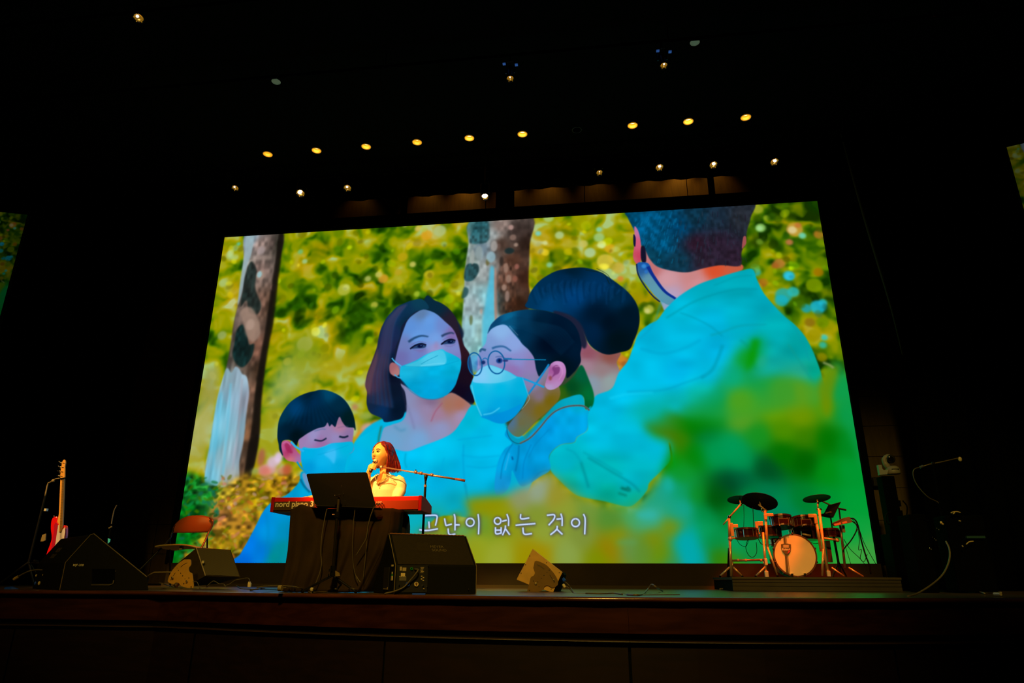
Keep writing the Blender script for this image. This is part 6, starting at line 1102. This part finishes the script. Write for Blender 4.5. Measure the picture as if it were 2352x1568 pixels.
st_ = thing('laptop_stand', 'thin black stand carrying the laptop at the right of the drum kit', 'stand', Vector((Q(1925, 1323, .3).x, DY+.3, RZ)))
MB().tube([Q(1908, 1189, .3), Q(1912, 1215, .3)], .009, 8).build('stand_arm', BLK2, st_); MB().tube([Q(1912, 1215, .3), Vector((Q(1928, 1300, .3).x, DY+.3, RZ+.03))], .014, 8).build('stand_pole', BLK2, st_); MB().tube([Q(1889, 1151, .35), Q(1908, 1160, .3)], .009, 8).build('gooseneck', BLK2, st_)
for x in (1912, 1944): MB().tube([Q(1926, 1290, .3), Vector((Q(x, 1320, .3).x, DY+.3, RZ+.012))], .009, 6).build('leg', BLK2, st_)
MB().tube([Q(1925, 1167, .25), Q(1943.5, 1171, .25)], .011, 8).build('clip_bar', BLK2, st_); MB().tube([Q(1927, 1168, .25), Q(1931, 1200, .25)], .009, 8).build('mast', BLK2, st_)
md_ = thing('drum_module', 'small drum sound module with a pink-lit face at the right of the kit', 'sound module', Q(1935, 1200, .05))
MB().prism([Q(1912.5, 1202, 0), Q(1916, 1208.5, 0), Q(1958, 1199, 0), Q(1952, 1187, .15), Q(1938, 1190, .15)], (0, .03, .006)).build('case', mat('module_dark', (.05, .03, .03), .4), md_); MB().prism([Q(1915, 1203, -.01), Q(1917, 1207, -.01), Q(1932, 1203.5, -.01), Q(1930, 1199, -.01)], (0, -.004, 0)).build('pad', mat('pad_pink', (.5, .22, .18), .4), md_); MB().prism([Q(1934, 1199, -.01), Q(1935, 1203, -.01), Q(1946, 1200, -.01), Q(1944, 1195.5, -.01)], (0, -.004, 0)).build('pad', mat('pad_pink', (.5, .22, .18), .4), md_)
bund = [([(1952, 1190), (1962, 1192), (1970, 1205), (1978, 1240), (1988, 1275), (1996, 1296), (2000, 1318)], .009, 'thick cable bundle falling from the drum module to the riser'), ([(1955, 1195), (1967, 1205), (1967, 1218), (1955, 1240), (1940, 1258), (1936, 1266)], .007, 'short cable bundle curling back under the drum module'),
        ([(1958, 1192), (1972, 1212), (1984, 1245), (2000, 1275), (2013, 1297)], .0035, 'thin straight cable running out to the bottom right corner of the screen'), ([(1938, 1238), (1952, 1260), (1975, 1282), (1990, 1300)], .0035, 'thin slack cable crossing low at the right of the drum kit'),
        ([(1970, 1215), (1974, 1240), (1972, 1262), (1979, 1262), (1976, 1282), (1985, 1289), (1992, 1272)], .0035, 'looping thin cable beside the thick cable bundle'), ([(1940, 1250), (1948, 1275), (1955, 1298)], .003, 'short thin cable leaning between the drum stand legs'), ([(1708, 1158), (1709, 1185), (1708, 1212)], .0028, 'thin cable hanging from the small left cymbal'), ([(1729, 1165), (1730, 1180), (1731, 1205), (1732, 1222)], .004, 'cable with an inline plug hanging below the large cymbal'),
        ([(1693, 1240), (1700, 1250), (1712, 1255), (1718, 1245), (1719, 1238)], .003, 'small cable loop under the left tom'), ([(1717, 1240), (1713, 1258), (1720, 1275), (1730, 1279), (1738, 1268), (1737, 1245)], .0035, 'big cable loop hanging under the left tom'), ([(1742, 1238), (1748, 1248), (1758, 1251), (1773, 1250), (1780, 1244)], .0045, 'cable sagging from the second tom to the kick drum'), ([(1862, 1245), (1872, 1248), (1884, 1246)], .003, 'short cable right of the kick drum')]
for pts, r, lab in bund: tag(cable([Q(x, y, .12 if x > 1900 else -.02) for x, y in pts], r, m=RUBBER), lab, 'cable')
hs = thing('hi_hat_stand', 'slim dark stand foot left of the riser behind the left rack legs', 'stand', (Q(1671, 1322, .3).x, DY+.3, 0)); MB().tube([Q(1674, 1258, .3), Vector((Q(1669, 1310, .3).x, DY+.3, .02))], [.010, .022], 8).build('stand_pole', BLACK, hs); MB().tube([Vector((Q(1648, 1326, .3).x, DY+.2, .012)), Vector((Q(1685, 1320, .3).x, DY+.4, .012))], .008, 6).build('foot_bar', EDGE, hs)
# ---------------------------------------------------------------- bass guitar on its stand
BGY = 7.1
bg = thing('bass_guitar', 'red bass guitar with white pickguard and maple neck on a stand behind the left monitor', 'guitar', Vector((P(125, 1270, BGY).x, BGY, .05)))
REDG = mat('guitar_red', (.75, .008, .012), .18, coat=.6); MAP = mat('maple', (.72, .36, .07), .35, var=.1, scale=12); PURP = mat('guitar_front_shade', (.42, .01, .05), .3, coat=.4)
def G(x, y, d=0.): return P(x, y, BGY+d)
bl = [(124, 1186), (130, 1186.5), (132, 1196), (135, 1203), (139, 1206), (146, 1205.5), (150, 1208), (150.5, 1218), (149, 1236), (140, 1255), (128, 1280), (118, 1290), (104, 1285), (106, 1272), (114, 1250), (118, 1235), (116, 1215), (117, 1198), (120, 1190)]
ob = smoothp([G(x, y) for x, y in bl+[bl[0]]], 3)[:-1]; MB().prism(ob, (.0, .045, 0)).build('body', REDG, bg, bevel=.008)
MB().prism([G(x, y, -.004) for x, y in ((129, 1199), (134, 1205), (131, 1216), (130, 1235), (124, 1262), (117, 1268), (120, 1245), (124, 1222), (124, 1206))], (0, -.003, 0)).build('body_face', PURP, bg)
MB().prism([G(x, y, -.009) for x, y in ((134, 1205), (138, 1207), (141, 1218), (150, 1210), (150, 1222), (147, 1240), (136, 1246), (128, 1262), (122, 1270), (128, 1246), (131, 1225))], (0, -.003, 0)).build('pickguard', mat('pickguard_white', (.62, .58, .66), .35), bg)
MB().prism([G(x, y, -.02) for x, y in ((138.5, 1100), (147, 1099), (143, 1210), (140, 1221), (134.5, 1221), (135, 1204), (131, 1198), (135, 1180))], (0, .022, 0)).build('neck', MAP, bg, bevel=.002)
MB().prism([G(x, y, -.0245) for x, y in ((142.5, 1100), (147, 1099), (143.2, 1210), (139.7, 1221), (136.5, 1221), (137.5, 1205))], (0, .004, 0)).build('fingerboard', mat('fingerboard_m', (.34, .20, .05), .5), bg)
for i in range(18): MB().tube([G(142.3-i*.33+.0, 1104+i*6.2, -.026), G(146.8-i*.24, 1103.5+i*6.2, -.026)], .0012, 4).build('fret', CHROME, bg)
MB().prism([G(x, y, -.02) for x, y in ((139, 1099), (138, 1094), (140, 1075), (143, 1060), (144.5, 1056.5), (147, 1055), (149.5, 1057), (150, 1063), (148.5, 1072), (148.3, 1096), (147, 1099))], (0, .016, 0)).build('headstock', MAP, bg, bevel=.002)
for i, (x, y) in enumerate(((140, 1063), (138, 1073), (136.5, 1083), (135, 1093))):
    MB().ell(G(x, y, -.02), (.014, .010, .017), 10, 8).build('tuner_housing', CHROME, bg, smooth=True); MB().tube([G(x, y, -.02), G(x-5+i % 2, y-4+i, -.02)], .0055, 6).build('tuner_key', CHROME, bg); MB().tube([G(x+4, y, -.022), G(x+9, y+.3, -.022)], .0035, 6).build('string_post', CHROME, bg)
for i in range(4): MB().tube([G(143.2+i*1.0, 1100, -.030), G(137.0+i*1.0, 1240, -.030)], .0008, 4).build('string', CHROME, bg)
MB().ell(G(123.5, 1185), (.008, .008, .010), 8, 6).build('strap_button', CHROME, bg, smooth=True)
gs = thing('guitar_stand', 'black guitar stand whose hooked arm holds the red bass guitar\'s neck', 'stand', Vector((P(112, 1280, BGY+.12).x, BGY+.12, 0)))
cx0 = P(109, 1115, BGY+.12)
MB().tube(smoothp([G(143, 1099, .02), G(130, 1099, .04), G(123, 1103, .08), G(114, 1108, .11), G(109.5, 1112, .12), Vector((cx0.x, cx0.y, cx0.z-.12))], 4), .008, 8).build('neck_hook', EDGE, gs, smooth=True)
MB().ell(G(122, 1103.5, .07), (.020, .015, .018), 10, 8).build('hook_joint', EDGE, gs, smooth=True); MB().tube([G(138, 1099, -.03), G(151, 1097, -.03)], .008, 8).build('yoke_arm', RUBBER, gs)
MB().tube([Vector((cx0.x, cx0.y, cx0.z-.12)), Vector((cx0.x-.02, cx0.y, .25))], .011, 8).build('stand_pole', BLK2, gs); MB().box(G(106, 1170.5, .11), (.028, .03, .028)).build('height_clamp', mat('clamp_cream', (.8, .75, .6), .35, .3), gs)
MB().prism([G(x, y, .10) for x, y in ((97, 1228), (105, 1225), (104, 1240), (99, 1243), (93, 1243))], (0, .01, 0)).build('cradle_pad', mat('pad_olive', (.22, .17, .07), .6), gs)
for ex in (-.25, .22): MB().tube([Vector((cx0.x-.02, cx0.y, .27)), Vector((cx0.x+ex, cx0.y-.12, .012))], .009, 8).build('leg', BLK2, gs)
MB().tube([Vector((cx0.x-.02, cx0.y, .27)), Vector((cx0.x, cx0.y+.28, .012))], .009, 8).build('leg', BLK2, gs)
for k in (-.08, .16): MB().tube([Vector((cx0.x-.02, cx0.y, .25)), G(105, 1280, .02)+Vector((k, 0, -.04)), G(105, 1280, -.02)+Vector((k, -.06, -.03))], .008, 8).build('cradle_arm', RUBBER, gs)
g2 = thing('microphone_stand', 'barely visible slim black stand with a turquoise tab, right of the left wedge monitor\'s peak', 'microphone stand', Vector((P(249, 1290, 7.4).x, 7.4, 0)))
MB().tube([P(268, 1160, 7.4), P(262, 1172, 7.4), P(258, 1190, 7.4), P(256, 1203, 7.4)], .006, 6).build('upper_pole', mat('pole_faint', (.10, .085, .05), .5), g2); MB().tube([P(256, 1203, 7.4), Vector((P(247, 1250, 7.4).x, 7.4, .03))], .008, 6).build('lower_pole', BLACK, g2); MB().tube([P(250, 1212.5, 7.39), P(257, 1209, 7.39)], .008, 6).build('clutch', mat('clutch_faint', (.16, .14, .07), .5), g2)
MB().prism([P(x, y, 7.37) for x, y in ((248, 1235.5), (253.5, 1238), (252, 1244), (247.5, 1248))], (0, .004, 0)).build('turquoise_tab', mat('turquoise', (.05, .55, .50), .5, emit=(.01, .15, .14), es=.5), g2)  # tab given a faint glow of its own
MB().lathe((P(247, 1250, 7.4).x, 7.4, 0), (0, 0, 1), [(0, .12), (.02, .11), (.03, .02)], 20).build('round_base', BLACK, g2)
# ---------------------------------------------------------------- camera tower and things at the right
TWY = 8.95; tx = P(2085, 1345, TWY)
tw = thing('camera_tower', 'tall black speaker-like tower with loose cables carrying the white camera', 'tower', Vector((tx.x, TWY+.1, 0)))
ztop = P(2040, 1092, TWY).z
TM = mat('tower_black', (.0012, .0015, .0014), .8, spec=.03)
tw_w = .15
MB().box((tx.x, TWY+.1, ztop/2+.2), (tw_w, .18, ztop-.4)).build('column', TM, tw, bevel=.01); MB().box((tx.x+.01, TWY+.08, .33), (tw_w+.12, .30, .62)).build('base_cabinet', TM, tw, bevel=.01); MB().box((tx.x+.01, TWY+.08, .012), (tw_w+.25, .42, .024)).build('foot_plate', TM, tw)
for dz in (.55, .75): MB().box((tx.x+tw_w/2+.01, TWY+.05, ztop-dz*.6), (.03, .05, .07)).build('side_bracket', TM, tw)
MB().tube(smoothp([P(2047, 1178, TWY), P(2038, 1178, TWY), P(2034, 1190, TWY), P(2037, 1201, TWY), P(2044, 1202, TWY), P(2049, 1190, TWY)], 4), .008, 6).build('cable_loop', RUBBER, tw, smooth=True); MB().tube(smoothp([P(2073, 1149, TWY), P(2083, 1162, TWY), P(2083, 1180, TWY), P(2080, 1196, TWY), P(2083, 1230, TWY)], 4), .008, 6).build('cable_loop', RUBBER, tw, smooth=True)
pc = thing('ptz_camera', 'white remote dome camera on top of the black tower right of the screen', 'camera', P(2040, 1090, TWY))
WC = mat('camera_white', (.30, .29, .25), .45); 
def TP(x, y, d=0.): return P(x, y, TWY+d)
bx = TP(2051, 1079, .05); MB().lathe(TP(2052, 1089, .05), (0, 0, 1), [(0, .075), (.01, .082), (.03, .084), (.05, .082), (.085, .070), (.10, .05)], 28).build('base', WC, pc, smooth=True)
MB().box(TP(2057, 1076.5, -.035), (.085, .01, .006)).build('base_slot', BLACK, pc)
MB().tube(smoothp([TP(2040, 1072, .05), TP(2034, 1064, .05), TP(2031, 1056, .05), TP(2035, 1049, .05), TP(2044, 1046.5, .05)], 4), [.03]*5+[.026]*5+[.022]*5+[.018]*2, 10, flat=1.2).build('yoke_arm', WC, pc, smooth=True)
MB().ell(TP(2045, 1054, .05), (.055, .055, .055), 20, 14).build('camera_head', mat('camera_head_m', (.03, .03, .025), .35), pc, smooth=True); MB().lathe(TP(2045, 1054, -.01), (-.2, -1, -.1), [(0, .034), (.015, .036), (.02, .030), (.012, .001)], 20).build('lens', mat('lens_black', (.005, .005, .005), .1), pc, smooth=True)
MB().prism([TP(x, y, 0) for x, y in ((2017, 1067), (2025, 1067), (2027, 1076), (2030, 1079), (2041, 1078), (2038, 1089), (2021, 1090.5))], (0, .06, 0)).build('mount_shelf', mat('shelf_blue_white', (.36, .40, .46), .5), pc, bevel=.003)
tag(MB().box(P(2016, 1106, 10.62)+Vector((0, 0, 0)), (.13, .06, .13)).build('wall_speaker', mat('wall_box_dark', (.01, .01, .008), .6), bevel=.008), 'small black box on the timber wall just below the white camera', 'box')
b2 = thing('microphone_stand', 'boom microphone stand in the dark at right, its boom rising right to a cream tip', 'microphone stand', Vector((P(2150, 1330, 8.0).x, 8.0, 0)))
RY = 8.0
MB().tube([P(2113, 1073, RY), P(2134, 1066, RY), P(2160, 1061, RY), P(2204, 1051, RY)], .0065, 8).build('boom_arm', mat('boom_dim', (.22, .17, .08), .4, .4), b2, smooth=True); MB().tube([P(2113, 1073, RY), P(2120, 1070, RY)], .014, 8).build('microphone_body', mat('mic_blue_grey', (.12, .14, .2), .4, .4), b2); MB().ell(P(2205, 1054, RY), (.020, .015, .026), 10, 8).build('boom_end', mat('cream_tip', (.75, .6, .28), .5), b2, smooth=True)
MB().ell(P(2143, 1064, RY), (.02, .02, .02), 8, 6).build('swivel', BLK2, b2, smooth=True); MB().tube([P(2143, 1064, RY), Vector((P(2172, 1260, RY).x, RY, .03))], .010, 8).build('stand_pole', BLACK, b2); MB().lathe((P(2172, 1260, RY).x, RY, 0), (0, 0, 1), [(0, .13), (.02, .12), (.03, .02)], 20).build('round_base', BLACK, b2)
tag(cable([P(2113, 1073, RY), P(2102, 1076, RY), P(2097, 1085, RY), P(2101, 1103, RY), P(2113, 1122, RY), P(2133, 1142, RY), P(2153, 1152, RY), P(2160, 1163, RY), P(2162, 1182, RY)], .0055, m=mat('cable_dim', (.10, .08, .045), .35)), 'cable drooping from the dark boom microphone down towards the equipment', 'cable')
tag(cable([P(2173, 1243, 6.6), P(2181, 1262, 6.5), P(2180, 1288, 6.4), P(2166, 1318, 6.3), P(2140, 1342, 6.2), P(2108, 1362, 6.1), FL(2085, 1369.5)], .0075, m=mat('cable_lit', (.24, .20, .10), .4)), 'long cable curving down from the dark equipment to the right stage edge', 'cable')
am = thing('amplifier_rack', 'dark equipment rack with small glinting knobs at the right in shadow', 'amplifier', Vector((P(2160, 1290, 7.6).x, 7.7, 0)))
a0 = P(2140, 1335, 7.6); a1 = P(2195, 1335, 7.6); zt_ = P(2160, 1180, 7.6).z
MB().box(((a0.x+a1.x)/2-.13, 7.75, zt_/2), (a1.x-a0.x-.06, .3, zt_)).build('case', BLACK, am, bevel=.01); 
KN = mat('knob_gold', (.9, .65, .3), .3, .5)
for x, y, r in ((2162, 1200, .014), (2166, 1203, .009), (2152, 1213, .005), (2157, 1216, .006), (2142, 1233, .005), (2146, 1237, .006), (2150, 1240, .006), (2136, 1259, .006), (2139, 1261, .005), (2157, 1255, .004)): MB().ell(P(x, y, 7.57), (r, r*.6, r*1.2), 8, 6).build('knob', KN if r > .008 else CHROME, am, smooth=True)
MB().tube([P(2119, 1191, 7.6), P(2133, 1196, 7.6)], .014, 8).build('side_handle', BLACK, am)
gt = thing('equipment_case', 'black equipment case at far right with curved glinting handle straps', 'case', Vector((P(2215, 1300, 7.5).x, 7.6, 0)))
zz = P(2200, 1180, 7.5).z; MB().box((P(2215, 1200, 7.5).x+.02, 7.66, zz/2), (.36, .28, zz-.02)).build('case', BLACK, gt, bevel=.02)
for pts in ([(2184, 1178), (2188, 1175.5), (2198, 1174.5), (2206, 1177)], [(2189, 1180), (2193, 1176.5)], [(2202, 1195.5), (2207, 1196.5)], [(2219, 1250), (2226, 1244), (2236, 1242.5)], [(2210, 1252), (2212, 1256)]): MB().tube(smoothp([P(x, y, 7.45) for x, y in pts], 3), .006, 6).build('strap', mat('strap_gold', (.7, .55, .25), .4), gt, smooth=True)
MB().box(P(2240, 1233, 7.5), (.17, .03, .022)).build('blue_label', mat('label_teal', (.02, .09, .10), .5), gt)
for pts, lab in (([(2240, 1353), (2252, 1354), (2262, 1357)], 'short glinting cable end on the floor at far right'), ([(2285, 1350), (2292, 1353), (2300, 1355)], 'dim cable lying on the floor at the far right end'), ([(2250, 1345), (2262, 1350), (2270, 1350)], 'faint cable strand on the floor at far right, uppermost')): tag(cable([FL(x, y+8)+Vector((0, 0, .01)) for x, y in pts], .008, m=mat('cable_glint', (.35, .3, .2), .35)), lab, 'cable')
tag(MB().tube([FL(2285, 1370)+Vector((0, 0, .02)), FL(2300, 1370.5)+Vector((0, 0, .02))], .012, 8).build('cable_plug', mat('plug_cream', (.85, .7, .45), .4)), 'cream plug lying on the floor at far right', 'plug')
# ---------------------------------------------------------------- cables lying along the stage
random.seed(5)
floorc = [([(255, 1360), (300, 1360.5), (345, 1361), (400, 1361.3), (460, 1361.6)], .006, 'long pale cable lying flat left of centre along the stage edge'), ([(365, 1338), (378, 1341), (395, 1347), (415, 1351), (436, 1352)], .006, 'cable passing under the tan bracket of the grille speaker'), ([(443, 1335.5), (452, 1336), (456, 1343), (461, 1352)], .004, 'thin cable looping down beside the tan bracket'),
    ([(474, 1347), (485, 1337), (492, 1334), (503, 1340), (514, 1341), (518, 1348)], .004, 'thin arching cable below the grille speaker'), ([(513, 1346), (527, 1341), (540, 1332), (556, 1329), (569, 1327), (573, 1332), (573, 1338)], .004, 'thin cable rising to the small upright plug'), ([(543, 1345), (552, 1351), (566, 1352), (590, 1353)], .005, 'cable lying left of the upright plug'),
    ([(590, 1349), (610, 1346), (640, 1345), (665, 1346), (690, 1350), (700, 1354)], .006, 'cable snaking in front of the left corner of the cloth'), ([(575, 1355), (600, 1352), (640, 1354), (660, 1357), (720, 1357), (760, 1357)], .007, 'cable lying along the edge in front of the music stand'), ([(640, 1351), (668, 1349), (695, 1355)], .005, 'short cable crossing before the music stand foot'), ([(720, 1352), (708, 1354), (712, 1360), (740, 1359), (800, 1358), (827, 1358)], .006, 'cable tangle strand right of the music stand foot'),
    ([(770, 1352), (790, 1355), (806, 1351), (820, 1354)], .005, 'small cable curl near the front wedge monitor'), ([(818, 1322), (824, 1332), (828, 1337)], .004, 'thin cable end leaning at the cloth\'s right corner'), ([(1345, 1362), (1380, 1362.5), (1410, 1362), (1430, 1364)], .006, 'flat cable running right from the tan speaker'), ([(1440, 1365), (1465, 1366), (1478, 1363), (1488, 1353), (1497, 1342), (1510, 1350), (1522, 1357)], .007, 'lone cable arching up from the floor at centre right')]
for pts, r, lab in floorc:
    Yd = 6.0 if pts[0][0] > 560 and pts[0][0] < 840 else (7.0 if pts[0][0] < 560 else 6.4)
    Yd = min(Yd, 5.62) if 560 < pts[0][0] < 840 else Yd
    dev = []
    for x, y in pts:
        q = FL(x, y, r) if y > 1345 else None
        if q is None or not edge_y(q.x)+.03 < q.y < Yd+1.2: q = P(x, y, Yd); q.z = max(q.z, r)
        dev.append(q)
    tag(cable(dev, r), lab, 'cable')
up_ = thing('cable_plug', 'small cream plug standing upright on the floor right of the grille speaker', 'plug', P(573, 1348, 6.95)); MB().box(P(573, 1343, 6.95), (.030, .025, .042)).build('plug_body', mat('plug_cream', (.85, .7, .45), .4), up_, bevel=.004); MB().box(P(573, 1337, 6.95), (.018, .02, .014)).build('plug_neck', mat('plug_cream', (.85, .7, .45), .4), up_)
pf = P(640, 1350, 5.45); tag(MB().tube([pf, P(648, 1350, 5.45)], .022, 12).build('rubber_foot', mat('foot_olive', (.30, .24, .10), .5)), 'round olive stand foot lying at the left corner of the cloth', 'foot')
tag(MB().ell(P(716, 1353, 5.66)+Vector((0, 0, .0)), (.016, .012, .016), 10, 8).build('metal_knob', mat('knob_bright', (.9, .8, .5), .25, .4)), 'bright metal knob on the floor at the foot of the music stand', 'knob')
fbx = [FL(1430, 1361.5), FL(1548, 1361), FL(1562, 1366), FL(1440, 1367)]
tag(MB().prism([p+Vector((0, 0, .006)) for p in fbx], (0, 0, -.005)).build('floor_pocket_cover', mat('floor_plate', (.25, .25, .27), .18, .6)), 'flat bluish metal floor plate lying at centre right of the stage', 'floor plate')
